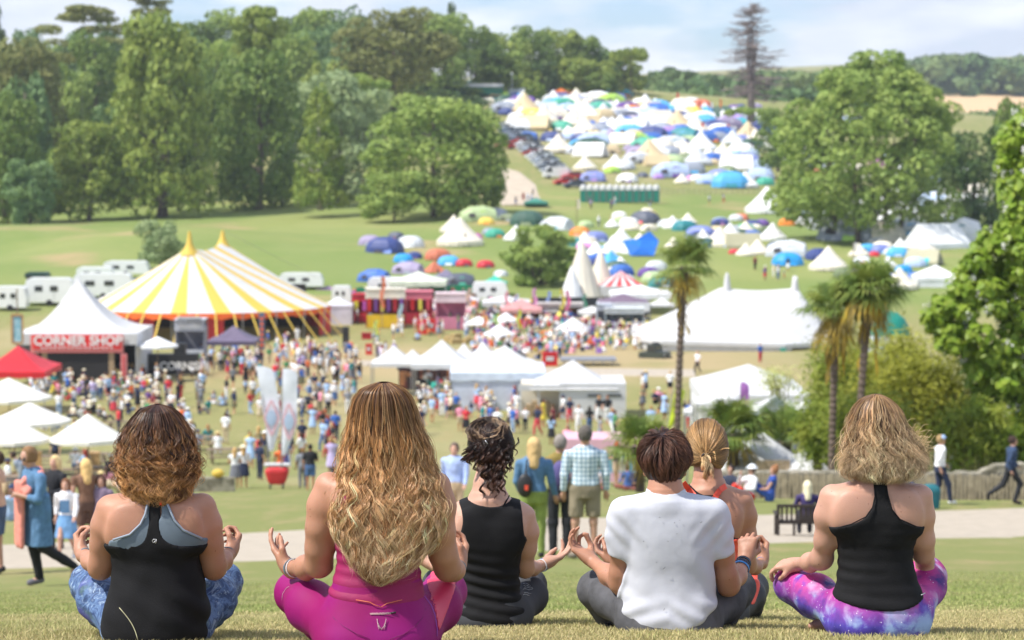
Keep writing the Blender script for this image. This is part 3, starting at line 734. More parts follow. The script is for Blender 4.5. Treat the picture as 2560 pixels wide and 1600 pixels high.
# ---- left: curly brown hair, black racerback over grey sports bra, marbled leggings
def person_left():
 s = Sitter('woman with curly brown hair, black racerback vest and blue marbled leggings',8.3,392,1608,SK_A)
 torso = [(1226,345,435,.055,.0),(1234,298,478,.068,-.005),(1250,262,512,.082,-.01),(1275,250,526,.096,-.01),(1310,262,514,.11,-.01),(1345,278,502,.115,-.01),(1400,286,496,.112,0),(1440,286,502,.118,0),(1490,276,512,.128,-.005),(1545,264,518,.138,-.01),(1590,264,518,.138,-.01),(1612,275,505,.12,-.01)]
 hips = [(1480,290,500,.10,0),(1520,276,510,.125,-.005),(1560,266,518,.134,-.01),(1590,264,520,.13,-.01),(1610,268,514,.12,-.01)]
 legL = [(300,1560,.02,48),(250,1500,.2,50),(226,1458,.38,46)]; shinL = [(226,1460,.39,45),(255,1530,.38,32),(340,1590,.32,25)]
 legR = [(478,1560,.02,48),(535,1500,.2,50),(555,1455,.38,46)]; shinR = [(555,1458,.39,45),(525,1535,.38,32),(430,1590,.38,25)]
 aL = [(277,1272,-.01,36),(262,1315,-.005,31),(257,1360,.01,28),(255,1402,.03,27),(250,1420,.05,26)]; fL = [(252,1419,.05,26),(228,1402,.17,22),(206,1382,.27,15)]
 aR = [(505,1268,-.01,36),(520,1312,-.005,31),(526,1358,.01,28),(532,1402,.03,27),(536,1420,.05,26)]; fR = [(535,1419,.05,26),(556,1402,.17,22),(573,1382,.27,15)]
 hands = [(s.w(205,1383,.27),(-.25,.75,.42),(.75,.2,.4),-1,(.9,1.0,.7),(.7,.8),.92),
    (s.w(574,1383,.27),(.25,.75,.42),(-.75,.2,.4),1,(.9,1.0,.7),(.7,.8),.92)]
 def extra(s,f):
  for sx in (-1,1):
   f.ell(s.w(389+sx*72,1318,-.09),(.06,.022,.075),.05); f.ell(s.w(389+sx*106,1340,-.055),(.03,.035,.045),.03)
 s.build(torso,hips,[legL,shinL,legR,shinR],[aL,fL,aR,fR],hands,(392,1130,.03),[(391,1180,.01,41),(390,1215,-.005,46),(390,1245,-.01,66)],extra=extra,
   feet=[[(310,1590,.32,18),(400,1596,.3,17)],[(460,1590,.4,18),(380,1596,.38,16)]],kt=.035,cut=1540)
 top = [(377,1215),(374,1290),(371,1328),(358,1350),(330,1362),(285,1364),(240,1362),(240,1640),(545,1640),(545,1364),(500,1366),(440,1362),(413,1348),(402,1320),(402,1290),(406,1215)]
 loose = lambda V: np.clip((.43-V[:,2])/.08,0,1)*(.006*np.clip((.40-V[:,2])/.12,0,1)+folds(.10,.10,.0075,62,4,.8)(V)+folds(.30,.07,.004,100,1,.3)(V)+.0045*fbm(V,(9,9,7),5))
 s.cloth('vest_top',M_BLACKTOP,s.ft,top,.0065,disp=loose)
 bra = [(366,1225),(373,1225),(376,1262),(374,1300),(404,1300),(404,1262),(409,1225),(418,1240),(423,1270),(436,1300),(458,1325),(505,1346),(520,1350),(520,1385),(270,1385),(270,1352),(283,1349),(325,1336),(352,1310),(364,1285),(368,1260)]
 s.cloth('sports_bra',M_GREYBRA,s.ft,bra,.0045,soft=2)
 yf = lambda a,b: back_y(s,s.ft,a,b,.008)
 lt = material('grey_piping',(.28,.33,.40),.6)
 curve_mark(s,'bra_piping',[[(283,1349),(325,1336),(352,1310),(364,1285),(369,1260),(368,1232)],[(413,1235),(418,1258),(423,1270),(436,1300),(458,1325),(505,1346)]],.0045,lt,yf)
 curve_mark(s,'pink_strap',[[(404,1240),(402,1262)]],.005,M_CORAL,lambda a,b: back_y(s,s.ft,a,b,.012))
 def swirl(a,b): return back_y(s,s.ft,a,b,.017)
 curve_mark(s,'logo',[[(391,1348),(384,1348),(381,1352),(383,1356),(387,1355),(389,1351)],[(391,1348),(391,1353),(389,1358)]],.0015,M_SILVER,swirl)
 s.cloth('leggings',M_MAR,s.fl,None,.003,disp=lambda V: .0015*fbm(V,(20,20,20),7)+.0012*np.sin(V[:,2]*140+V[:,0]*50))
 band(s,s.w(213,1389,.245),s.w(206,1382,.27)-s.w(228,1402,.17),.0255,.012,M_GREYBAND,'wristband')
 band(s,s.w(209,1385,.262),s.w(206,1382,.27)-s.w(228,1402,.17),.0235,.005,M_COPPER,'bracelet')
 band(s,s.w(569,1385,.26),s.w(573,1382,.27)-s.w(556,1402,.17)+np.array((0,0,.03)),.028,.004,M_GREYBAND,'bracelet')
 b = MB(); p0 = back_y(s,s.ft,300,1517,.012); p1 = back_y(s,s.ft,345,1598,.012)
 b.tube([Vector(p0)+(Vector(p1)-Vector(p0))*t+Vector((.012*math.sin(t*3),-.012,.0)) for t in np.linspace(0,1,9)],.0013,4)
 g = b.build('straw',material('dry_straw',(.6,.58,.35),.8),smooth=True,loc=s.o); tag(g,'long pale grass stem stuck to the black vest of the curly haired woman','grass stem')
 env = s.env([(1268,365,420,.045,-.055),(1250,330,462,.08,-.04),(1222,308,480,.11,-.02),(1190,297,496,.12,0),(1160,294,498,.13,.01),(1125,297,490,.133,.02),(1090,304,482,.13,.025),(1058,322,464,.12,.025),(1035,340,446,.098,.02),(1022,354,430,.07,.01),(1012,382,404,.02,0)])
 r = np.random.default_rng(8)
 pal = [lin('#45322d'),lin('#55392f'),lin('#6e4a36'),lin('#86593a'),lin('#94643e')]
 A = fall_hair(env,320,18,.008,.055,pal,r,tipr=(.6,1.0),rl=.0065,lightness=.35,hel=.5,rad=.0010,frizz=.005,m=56,rh=(.70,.93))  # darker palette for inner curls, lighter outside: occlusion and highlights painted in
 B = fall_hair(env,250,14,.0115,.056,[lin('#45322d'),lin('#6a4836'),lin('#a87448'),lin('#cc9860'),lin('#d8a870')],r,tipr=(.5,1.02),rl=.0032,lightness=.45,hel=.65,rad=.0009,m=72,rh=(.88,1.02),dr=.06)
 C = fall_hair(env,90,2,.016,.05,[lin('#55392f'),lin('#c99a62')],r,tipr=(.5,1.02),rl=.015,lightness=.25,rad=.0006,frizz=.01,hel=1.1,m=56,rh=(.95,1.1))
 s.child('hair',[env_shell(env,.82,lin('#33221c')),A,B,C],M_HAIR)
 return s
person_left()
# ---- centre left: very long wavy blonde hair, magenta vest and leggings
def person_blonde():
 s = Sitter('woman with very long wavy blonde hair, magenta vest and two-tone pink leggings',7.8,945,1642,SK_C)
 torso = [(1172,905,1000,.055,0),(1182,865,1045,.07,-.005),(1200,825,1090,.085,-.01),(1225,810,1108,.10,-.01),(1270,820,1096,.108,-.01),(1320,830,1082,.108,-.005),(1370,842,1055,.10,0),(1400,846,1046,.098,0),(1440,838,1050,.105,0),(1485,824,1060,.118,-.005),(1520,818,1068,.125,-.01),(1560,810,1075,.13,-.01)]
 hips = [(1440,836,1052,.107,0),(1470,829,1055,.115,-.003),(1500,818,1066,.124,-.007),(1540,800,1080,.14,-.01),(1585,788,1093,.152,-.015),(1620,790,1092,.15,-.015),(1642,800,1080,.13,-.01)]
 legL = [(850,1570,.02,62),(778,1515,.2,58),(742,1482,.38,50)]; shinL = [(742,1484,.39,48),(800,1560,.38,36),(900,1622,.32,28)]
 legR = [(1035,1570,.02,62),(1090,1515,.2,58),(1112,1478,.38,50)]; shinR = [(1112,1480,.39,48),(1070,1560,.38,36),(980,1622,.38,28)]
 aL = [(822,1215,-.01,36),(806,1265,-.005,34),(800,1320,.0,32),(799,1370,.02,32),(796,1410,.05,30)]; fL = [(797,1410,.05,31),(765,1418,.16,27),(722,1420,.27,17)]
 aR = [(1092,1215,-.01,36),(1103,1265,-.005,33),(1103,1330,0,31),(1108,1385,.02,32),(1120,1418,.05,31)]; fR = [(1119,1420,.06,30),(1135,1425,.18,24),(1146,1418,.28,17)]
 hands = [(s.w(722,1420,.27),(-.42,.5,.45),(.8,.0,.45),-1,((.25,.35,.3),(.15,.25,.2),(.3,.4,.3),(.5,.5,.4)),(.4,.4),.95),
    (s.w(1146,1415,.28),(.12,.75,.55),(-.5,.2,.6),1,(.6,.7,.5),(.6,.7),.92)]
 def extra(s,f):
  for sx in (-1,1):
   f.ell(s.w(958+sx*75,1270,-.085),(.055,.02,.075),.05)
 s.build(torso,hips,[legL,shinL,legR,shinR],[aL,fL,aR,fR],hands,(955,1062,.03),[(955,1115,.01,44),(955,1155,-.005,46),(955,1190,-.01,66)],extra=extra,
   feet=[[(880,1622,.32,18),(960,1630,.3,17)],[(1000,1622,.4,18),(920,1630,.38,16)]],kt=.035,cut=1490)
 top = [(905,1185),(880,1200),(858,1240),(846,1290),(838,1318),(812,1330),(812,1490),(830,1504),(880,1512),(930,1518),(945,1530),(960,1518),(1010,1512),(1050,1507),(1078,1490),(1080,1330),(1068,1318),(1060,1290),(1045,1240),(1020,1200),(1000,1185)]
 s.cloth('vest_top',M_MAGTOP,s.ft,top,.006,disp=lambda V: folds(.22,.09,.0045,150,1,.05)(V)+folds(.32,.07,.003,170,3)(V)+.001*fbm(V,(16,16,16),3))
 s.cloth('leggings',M_MAG,s.fl,None,.003,disp=lambda V: .0008*fbm(V,(14,14,14),2))
 pan = [(1060,1400),(1085,1440),(1130,1452),(1139,1500),(1120,1545),(1098,1590),(1094,1588),(1088,1550),(1075,1520),(1058,1498),(1054,1470)]
 s.cloth('side_panel',M_PINK,s.fl,pan,.0055)
 yl = lambda a,b: back_y(s,s.fl,a,b,.0045)
 dk = material('dark_seam',(.16,.004,.09),.7); ltg = material('pale_print',(.60,.42,.42),.5)
 curve_mark(s,'seam',[[(818,1520),(835,1545),(860,1566),(890,1583),(925,1598)],[(1064,1520),(1056,1545),(1035,1568),(1010,1585),(975,1598)]],.0011,dk,yl)
 curve_mark(s,'seam',[[(1062,1490),(1078,1512),(1088,1538),(1093,1570),(1093,1590)]],.0014,material('violet_piping',(.28,.06,.38),.5),lambda a,b: back_y(s,s.fl,a,b,.0075))
 curve_mark(s,'pocket_zip',[[(925,1533),(950,1532.5),(978,1531)],[(926,1535.5),(950,1535),(978,1534)]],.0012,ltg,yl)
 curve_mark(s,'zip_pull',[[(977,1532),(990,1530)]],.0032,M_BLACK,yl)
 em = []
 for sx in (-1,1):
  for k,(w0,t0) in enumerate(((11.5,1546),(10.5,1553),(9.5,1559),(8,1564))):
   x0 = 954
   em.append([(x0+sx*w0,t0),(x0+sx*w0*.86,t0+9),(x0+sx*(w0*.45),1566+k*.8),(x0-sx*1.0,1573+k*.3)])
 curve_mark(s,'emblem',em,.0008,ltg,yl)
 curve_mark(s,'knee_print',[[(705,1500),(707,1484),(716,1470),(722,1466)]],.0009,ltg,yl)
 curve_mark(s,'waistband_piping',[[(890,1499),(925,1505),(935,1511),(953,1517)],[(953,1517),(968,1508),(1005,1499)]],.0013,material('orange_piping',(.75,.18,.08),.5),lambda a,b: back_y(s,s.ft,a,b,.011))
 D = s.w(722,1420,.27)-s.w(765,1418,.16)
 band(s,s.w(731,1420,.255),D,.030,.011,M_GREYBAND); band(s,s.w(737,1420,.24),D,.0305,.004,M_WHITEBAND,'wristband')
 band(s,s.w(1143,1420,.262),s.w(1146,1418,.28)-s.w(1135,1425,.18),.028,.012,M_GREYBAND)
 env = s.env([(1462,925,965,.02,-.115),(1445,890,1015,.035,-.12),(1415,872,1050,.045,-.115),(1375,850,1085,.055,-.10),(1335,832,1110,.065,-.09),(1290,826,1116,.075,-.08),(1250,832,1110,.088,-.06),(1200,842,1098,.105,-.03),(1150,852,1082,.118,-.005),(1100,862,1068,.125,.01),(1060,872,1050,.125,.02),(1020,878,1038,.118,.02),(990,890,1025,.105,.015),(968,912,1002,.075,.005),(956,944,974,.03,-.005)])
 r = np.random.default_rng(21)
 pal = [lin('#5e4436'),lin('#835c40'),lin('#a2704a'),lin('#b88256'),lin('#c49064')]
 tf = lambda phi: .80+.20*np.clip(-np.sin(phi),0,1)**.7
 A = fall_hair(env,320,20,.009,.10,pal,r,tipr=(.6,1.0),rl=.0075,lightness=.35,hel=.35,rad=.0010,frizz=.004,m=64,tipf=tf,rh=(.72,.94))  # inner layer coloured darker, outer layer brighter, to paint shade between the locks
 B = fall_hair(env,250,15,.0135,.092,[lin('#6a4c3a'),lin('#b5824e'),lin('#e0ac78'),lin('#f0ca9c'),lin('#f4d6b0')],r,tipr=(.5,1.03),rl=.0038,lightness=.42,hel=.4,rad=.00095,m=72,tipf=tf,rh=(.9,1.03),dr=.05)
 C = fall_hair(env,80,2,.015,.10,[lin('#a67a4c'),lin('#ecd0a0')],r,tipr=(.5,1.03),rl=.018,lightness=.25,rad=.0006,frizz=.008,hel=1.0,m=64,tipf=tf,rh=(.95,1.08))
 s.child('hair',[env_shell(env,.80,lin('#5c3f26')),A,B,C],M_HAIR)
 return s
person_blonde()
def pull_hair(c,r3,axis,tie,n,rng,pal,spread=2.3,lift=.006,rad=.0008,m=22,wig=.003,minang=.15,keep=None,clump=60):
 """strands lying on a head shape from their roots to a tie point; c centre, r3 radii, tie a unit direction"""
 tie = np.array(tie,float); tie /= np.linalg.norm(tie)
 u = rng.normal(0,1,(n*4,3)); u /= np.linalg.norm(u,axis=1,keepdims=True)
 ang = np.arccos(np.clip(u@tie,-1,1)); ok = (ang > minang) & (ang < spread)
 if keep is not None: ok &= keep(u)
 u = u[ok][:n]; ang = ang[ok][:n]; n = len(u)
 t = np.linspace(0,1,m)
 sa = np.sin(ang)[:,None]; w0 = np.sin((1-t)[None,:]*ang[:,None])/sa; w1 = np.sin(t[None,:]*ang[:,None])/sa
 Q = w0[...,None]*u[:,None,:]+w1[...,None]*tie
 Q /= np.linalg.norm(Q,axis=2,keepdims=True)
 lat = np.cross(Q,np.gradient(Q,axis=1)); lat /= np.linalg.norm(lat,axis=2,keepdims=True)+1e-9
 ph = (np.round((u[:,0]*3+u[:,2]*5)*clump/20)*1.7)[:,None]
 rr = 1+lift/np.mean(r3)*(rng.uniform(0,1,(n,1))+.7*np.sin(t*math.pi)[None,:]*rng.uniform(0,1,(n,1)))
 Pn = Q*np.array(r3)*rr[...,None]+lat*(wig*np.sin(t*9+ph)+wig*.4*rng.normal(0,1,(n,1)))[...,None]+np.array(c)
 C = lerp_cols(pal,np.clip(t[None,:]+rng.normal(0,.15,(n,1)),0,1))*(1+np.clip(.30*np.sin(ph*3.3)+rng.normal(0,.22,(n,1)),-.6,.9))[...,None]
 return tubes(Pn,rad*rng.uniform(.6,1.3,(n,1)),np.clip(C,.003,1))
def ell_shell(c,r3,col,n=28,f=.97,keep=None,zmin=None):
 V = []; F = []
 for i in range(n//2+1):
  th = math.pi*i/(n//2)
  for j in range(n): a = 2*math.pi*j/n; V.append((math.sin(th)*math.cos(a)*r3[0]*f,math.sin(th)*math.sin(a)*r3[1]*f,math.cos(th)*r3[2]*f))
 V = np.array(V)+np.array(c)
 for i in range(n//2):
  for j in range(n):
   q = (i*n+j,(i+1)*n+j,(i+1)*n+(j+1) % n,i*n+(j+1) % n)
   if keep is None or all(keep((V[k]-c)/np.array(r3)) for k in q): F.append(q)
 return V,np.array(F),np.array(col)
def curls(starts,dirs,lens,amp,lam,per,rng,pal,rl=.003,rad=.0009,m=34,grav=.5,sag=None):
 n = len(starts); t = np.linspace(0,1,m)
 out = []
 for i in range(n):
  p = np.array(starts[i],float); d = np.array(dirs[i],float); d /= np.linalg.norm(d); L_ = lens[i]
  pos = [p]
  for k in range(m-1):
   d = d+np.array((0,0,-grav))*(1.0/m)*2; d /= np.linalg.norm(d); pos.append(pos[-1]+d*L_/m)
  pos = np.array(pos); ph = rng.uniform(0,6.28); a = amp*rng.uniform(.6,1.3); w = 2*math.pi*t*L_/(lam*rng.uniform(.8,1.2))+ph
  rp = np.clip(t*3,0,1); cen = pos+np.stack([a*rp*np.sin(w),a*rp*np.cos(w),.3*a*rp*np.sin(w)],-1)
  j = rng.normal(0,1,(per,1,3))*rl; out.append(cen[None]+j*(1-.5*t)[None,:,None])
 Pn = np.concatenate(out); k = np.repeat(rng.normal(0,.3,n),per)+rng.normal(0,.15,n*per)
 C = lerp_cols(pal,np.broadcast_to(t,(n*per,m)))*(1+np.clip(k,-.6,1))[:,None,None]
 return tubes(Pn,rad*np.clip((1-t)*4+.2,0,1)[None,:]*rng.uniform(.7,1.3,(n*per,1)),np.clip(C,.003,1))
# ---- behind the blonde: dark bun, black vest
def person_bun():
 s = Sitter('woman with dark curly bun, plain black vest and grey leggings',9.5,1226,1570,SK_D)
 torso = [(1242,1180,1262,.052,0),(1251,1150,1298,.066,-.005),(1268,1132,1322,.08,-.01),(1295,1128,1328,.092,-.01),(1345,1142,1310,.10,-.01),(1395,1150,1299,.10,-.005),(1440,1152,1296,.10,0),(1485,1148,1302,.11,0),(1530,1138,1316,.122,-.01),(1575,1140,1314,.12,-.01)]
 hips = [(1480,1150,1302,.105,0),(1510,1140,1312,.115,-.005),(1545,1132,1322,.126,-.01),(1574,1136,1318,.115,-.01)]
 legL = [(1160,1530,.02,40),(1115,1490,.2,42),(1098,1462,.36,38)]; shinL = [(1098,1464,.37,36),(1130,1520,.36,29),(1200,1560,.32,22)]
 legR = [(1290,1530,.02,40),(1322,1490,.2,42),(1324,1462,.36,38)]; shinR = [(1324,1464,.37,36),(1300,1520,.36,29),(1220,1560,.36,22)]
 aR = [(1311,1292,-.01,28),(1321,1330,-.005,24),(1318,1370,.01,21),(1312,1410,.04,20),(1312,1424,.06,19)]; fR = [(1313,1423,.06,19),(1332,1420,.16,17),(1355,1413,.26,12)]
 aL = [(1145,1292,-.01,28),(1135,1330,-.005,24),(1136,1370,.01,21),(1140,1410,.04,20),(1140,1424,.06,19)]; fL = [(1140,1423,.06,19),(1110,1420,.16,17),(1085,1413,.26,12)]
 hands = [(s.w(1359,1411,.27),(.75,.35,.30),(-.35,.1,.85),-1,((.55,.5,.3),(.35,.35,.3),(.3,.3,.2),(.2,.25,.2)),(.2,.2),.98),
    (s.w(1081,1411,.27),(-.75,.35,.35),(.35,-.1,.85),1,(.35,.4,.3),(.4,.4),.95)]
 def extra(s,f):
  for sx in (-1,1): f.ell(s.w(1226+sx*55,1330,-.08),(.05,.02,.07),.05)
 s.build(torso,hips,[legL,shinL,legR,shinR],[aR,fR,aL,fL],hands,(1228,1122,.02),[(1226,1165,.005,33),(1222,1215,-.01,35),(1222,1250,-.015,54)],yaw=.15,extra=extra,kt=.03,cut=1520)
 top = [(1155,1249),(1158,1244),(1175,1256),(1200,1264),(1235,1268),(1262,1264),(1278,1254),(1286,1248),(1300,1254),(1306,1290),(1309,1325),(1313,1350),(1335,1362),(1335,1600),(1110,1600),(1110,1362),(1140,1350),(1152,1330),(1158,1300),(1152,1270),(1138,1254)]
 s.cloth('vest_top',M_BLACKTOP,s.ft,top,.006,disp=lambda V: folds(.20,.16,.0045,135,6,.05)(V)+.001*fbm(V,(18,18,18),3))
 s.cloth('leggings',material('charcoal_leggings',(.04,.042,.048),.8,var=.2),s.fl,None,.003)
 curve_mark(s,'bra_strap',[[(1273,1239),(1266,1252),(1258,1267)]],.0035,M_BLACKTOP,lambda a,b: back_y(s,s.fb,a,b,.003))
 sv = material('silver_print_worn',(.6,.6,.6),.4)
 for q in (0,1,2,3,5,6):
  y = 1459+q*4.6
  curve_mark(s,'knee_print',[[(1308+k*3.1+(q % 3),y-1.2*math.sin(k)),(1310+k*3.1+(q % 3),y-1.5*math.sin(k+.6))] for k in range(8-abs(q-3))],.0012,sv,lambda a,b: back_y(s,s.fl,a,b,.005))
 D = s.w(1359,1411,.27)-s.w(1332,1420,.16)
 band(s,s.w(1361,1410,.27),D,.024,.018,M_BLUEBAND,'wristband'); band(s,s.w(1352,1414,.25),D,.0245,.010,M_WHITEBAND,'wristband')
 band(s,s.w(1356,1413,.26),D,.025,.006,M_BLUEBAND,'wristband')
 r = np.random.default_rng(5); c = s.w(1228,1122,.02); r3 = (.082,.101,.108)
 pal = [lin('#2c2220'),lin('#3a2b27'),lin('#52392f')]
 tied = s.w(1216,1108,-.08)-c; td = tied/np.array(r3)
 hl = lambda u: u[...,2] > -.45-.35*u[...,1]*0+np.where(u[...,1] > .2,.3,0)
 A = pull_hair(c,r3,None,td,3400,r,pal,spread=2.6,lift=.012,keep=hl,rad=.0009,wig=.004)
 n = 120; st = [s.w(1222+q[0]*26,1082+q[1]*12,-.03+q[2]*.04) for q in r.normal(0,.6,(n,3))]
 pb = [lin('#3a2c26'),lin('#6a5242'),lin('#a08264'),lin('#c0a280')]
 Bp = []
 for i in range(230):
  a0 = r.uniform(0,6.28); rad = r.uniform(.02,.064); tilt = r.uniform(-.9,.9); cc_ = s.w(1221+r.normal(0,7),1078+r.normal(0,5),-.02+r.normal(0,.015))
  t = np.linspace(0,r.uniform(2.2,4.6),36); x = rad*np.cos(t+a0)*1.0; z = rad*.58*np.sin(t+a0); y = rad*.6*np.sin(t+a0+tilt)-.0
  wv = .004*np.sin(t*6+a0)
  cen = cc_+np.stack([x+wv,y,z+wv*.6],-1)
  Bp.append(cen[None]+r.normal(0,1,(10,1,3))*.0035)
 Bp = np.concatenate(Bp); k = np.repeat(r.normal(0,.4,230),10)
 B = tubes(Bp,.00095,np.clip(lerp_cols(pb,np.clip(np.broadcast_to(np.linspace(0,1,36),(len(Bp),36))*.6+k[:,None]*.6+.1,0,1)),.003,1))
 st = [s.w(1212+q*5.2,1138+abs(q-4)*3,-.075) for q in np.linspace(0,9,13)]
 Cc = curls(st,[(.15*r.normal(),-.25,-1) for _ in st],r.uniform(.08,.16,13),.0095,.05,16,r,pal+[lin('#5a3a2c')],rl=.004,grav=.6)
 st = [s.w(1196+r.normal()*6,1126+r.normal()*8,-.05) for _ in range(26)]
 D2 = curls(st,[(-1,-.1,-.25+.2*r.normal()) for _ in st],r.uniform(.05,.075,26),.006,.05,12,r,pal,rl=.004,grav=.35)
 st = [s.w(1225+r.normal()*28,1125+r.normal()*18,-.085) for _ in range(60)]
 E = curls(st,[(.5*r.normal(),-.2,-.7) for _ in st],r.uniform(.04,.09,60),.008,.045,9,r,pal+[lin('#6b4a3a')],rl=.003,grav=.6)
 fl = curls([s.w(1225+q[0]*30,1090+q[1]*20,-.03) for q in r.normal(0,.7,(50,2))],[tuple(r.normal(0,1,3)+np.array((0,0,.4))) for _ in range(50)],r.uniform(.04,.09,50),.008,.05,1,r,pb,rad=.0005,grav=.5)
 s.child('hair',[ell_shell(c,r3,lin('#241a17'),keep=lambda u: hl(u)),ell_shell(s.w(1221,1080,-.02),(.052,.045,.03),lin('#2c201b')),A,B,Cc,D2,E,fl],M_HAIR)
 curve_mark(s,'hair_clip',[[(1213,1101),(1219,1110)]],.0022,M_SILVER,lambda a,b: s.w(a,b,-.105))
 return s
person_bun()
# ---- boy in a white t-shirt
def person_boy():
 s = Sitter('boy with short brown hair in a white t-shirt and dark grey jeans',9.0,1665,1590,SK_C)
 torso = [(1232,1626,1706,.055,0),(1240,1590,1746,.065,-.005),(1256,1560,1778,.08,-.01),(1285,1552,1792,.092,-.01),(1330,1560,1786,.10,-.01),(1380,1567,1788,.105,-.005),(1430,1565,1786,.105,0),(1480,1562,1784,.112,0),(1520,1560,1790,.122,-.005),(1560,1572,1784,.125,-.01),(1592,1590,1766,.115,-.01)]
 hips = [(1500,1566,1782,.11,0),(1535,1556,1792,.125,-.005),(1570,1554,1796,.13,-.01),(1592,1566,1786,.12,-.01)]
 legL = [(1590,1540,.02,46),(1530,1492,.18,46),(1494,1474,.34,44)]; shinL = [(1494,1476,.34,42),(1525,1530,.34,33),(1610,1575,.30,25)]
 legR = [(1750,1545,.02,46),(1810,1498,.18,46),(1838,1470,.34,43)]; shinR = [(1838,1472,.34,42),(1805,1535,.34,33),(1720,1578,.36,25)]
 aL = [(1561,1284,-.01,32),(1552,1330,0,28),(1552,1380,.01,26),(1552,1430,.03,26),(1550,1458,.05,25)]; fL = [(1551,1457,.05,25),(1520,1435,.14,22),(1480,1402,.24,14)]
 aR = [(1783,1286,-.01,32),(1795,1330,0,28),(1806,1380,.01,27),(1816,1435,.03,26),(1822,1464,.05,25)]; fR = [(1822,1462,.05,25),(1843,1440,.14,22),(1862,1400,.24,14.5)]
 hands = [(s.w(1478,1400,.25),(-.62,.35,.45),(.50,-.2,.75),1,((1.0,1.0,.5),(.6,.8,.5),(.5,.7,.5),(.5,.6,.4)),(.9,.8),.98),
    (s.w(1864,1398,.25),(.15,.35,.95),(.35,.9,0),-1,((1.1,1.1,.6),(.9,1.1,.7),(.9,1.1,.7),(.9,1.1,.7)),(.9,.9),.95)]
 s.build(torso,hips,[legL,shinL,legR,shinR],[aL,fL,aR,fR],hands,(1662,1156,.02),[(1662,1195,.0,38),(1664,1228,-.01,40),(1664,1250,-.012,56)],kt=.03,hsc=.98,cut=1540)
 shirt = s.ft.copy()
 for a in (aL,aR):
  p,r = s.pts(a); r = [q+.008 for q in r[:3]]+[q+.008 for q in r[3:]]; shirt.chain(p,r,.04)
 tee = [(1622,1228),(1640,1236),(1665,1239),(1690,1236),(1706,1228),(1740,1232),(1805,1240),(1832,1285),(1843,1382),(1838,1394),(1790,1404),(1787,1420),(1800,1505),(1790,1520),(1750,1555),(1710,1576),(1660,1584),(1610,1570),(1572,1548),(1548,1528),(1550,1500),(1564,1440),(1572,1410),(1530,1402),(1518,1390),(1516,1330),(1524,1278),(1550,1240),(1600,1232)]
 def tf(V):
  z = V[:,2]; x = V[:,0]
  hem = np.clip((.17-z)/.14,0,1); side = .004*np.exp(-((np.abs(x)-.145)/.05)**2)
  d = .006*np.exp(-((z-.10)/.06)**2)+.001+side*.5
  d += .0036*np.sin(x*55+6*z+1.5*np.sin(z*22))*np.exp(-((z-.25)/.12)**2)*np.clip(np.abs(x)*7,.15,1)
  d += .0036*np.sin((z+.55*np.abs(x))*85+2*np.sin(x*14))*np.exp(-((z-.11)/.055)**2)
  d += .0036*np.sin((z-1.2*np.abs(x))*75)*np.exp(-((z-.40)/.06)**2)*np.clip((np.abs(x)-.07)*12,0,1)
  d += .0007*fbm(V,(20,20,20),9)+.0018*np.sin(x*30+z*70+2.5*np.sin(x*9+z*11))*np.exp(-((z-.2)/.15)**2)*np.clip(np.abs(x)*5,0,1)
  return d
 s.cloth('t_shirt',M_WHITETEE,shirt,tee,.0065,disp=tf,soft=2)
 s.cloth('jeans',M_DEN,s.fl,None,.006,disp=lambda V: .004*np.abs(np.sin(V[:,0]*60+V[:,2]*25))*np.exp(-((np.abs(V[:,0])-.16)/.035)**2)+.0018*fbm(V,(24,24,24),1))
 sh = MB()
 f = Field(s.w(1495,1600,.1)-.02,s.w(1570,1545,.55)+.04,.005); p,r = s.pts([(1545,1572,.36,15),(1520,1574,.30,17),(1516,1578,.2,15)]); f.chain(p,r,.02)
 V,F = f.mesh(); mk('shoe',V,F,material('black_trainer',(.02,.02,.025),.6),s.body,smooth=True)
 f = Field(s.w(1760,1600,.1)-.02,s.w(1835,1545,.55)+.04,.005); p,r = s.pts([(1785,1572,.38,15),(1802,1575,.28,16),(1806,1578,.2,14)]); f.chain(p,r,.02)
 V,F = f.mesh(); mk('shoe',V,F,bpy.data.materials['black_trainer'],s.body,smooth=True)
 D = s.w(1864,1398,.25)-s.w(1843,1440,.14)
 band(s,s.w(1858,1408,.225),D,.0285,.013,material('navy_watch_strap',(.02,.035,.06),.6),'watch_strap')
 band(s,s.w(1855,1415,.205),D,.030,.008,material('navy_cord',(.03,.05,.09),.7),'wristband')
 band(s,s.w(1852,1421,.19),D,.0315,.009,M_BLUEBAND,'wristband')
 rr = random.Random(4)
 for a,b,L_ in ((1660,1420,9),(1641,1405,3),(1660,1523,6),(1753,1305,5),(1649,1293,3),(1686,1306,3),(1700,1300,2),(1609,1353,3),(1670,1353,3),(1614,1515,3),(1624,1247,3),(1692,1334,2)):
  p = Vector(back_y(s,shirt,a,b,.012)); th = rr.uniform(0,3); e = Vector((math.cos(th),0,math.sin(th)))*s.m(L_)*.5
  MB().tube([p-e,p+e*.2+Vector((0,-.003,0)),p+e],.0007,4).build('grass_speck',M_FLY,s.body)
 r = np.random.default_rng(9); c = s.w(1662,1148,.015); r3 = np.array((.104,.112,.112))
 pal = [lin('#3c2822'),lin('#50342a'),lin('#664536'),lin('#7c5644')]
 n = 9000; m = 14; t = np.linspace(0,1,m)
 ax = np.array((-.12,-.35,.93)); ax /= np.linalg.norm(ax); e1 = np.cross(ax,(0,1,0)); e1 /= np.linalg.norm(e1); e2 = np.cross(ax,e1)
 th0 = np.arccos(1-r.uniform(0,1,n)*1.72); phi = r.uniform(0,6.283,n)
 u0 = np.cos(th0)[:,None]*ax+np.sin(th0)[:,None]*(np.cos(phi)[:,None]*e1+np.sin(phi)[:,None]*e2)
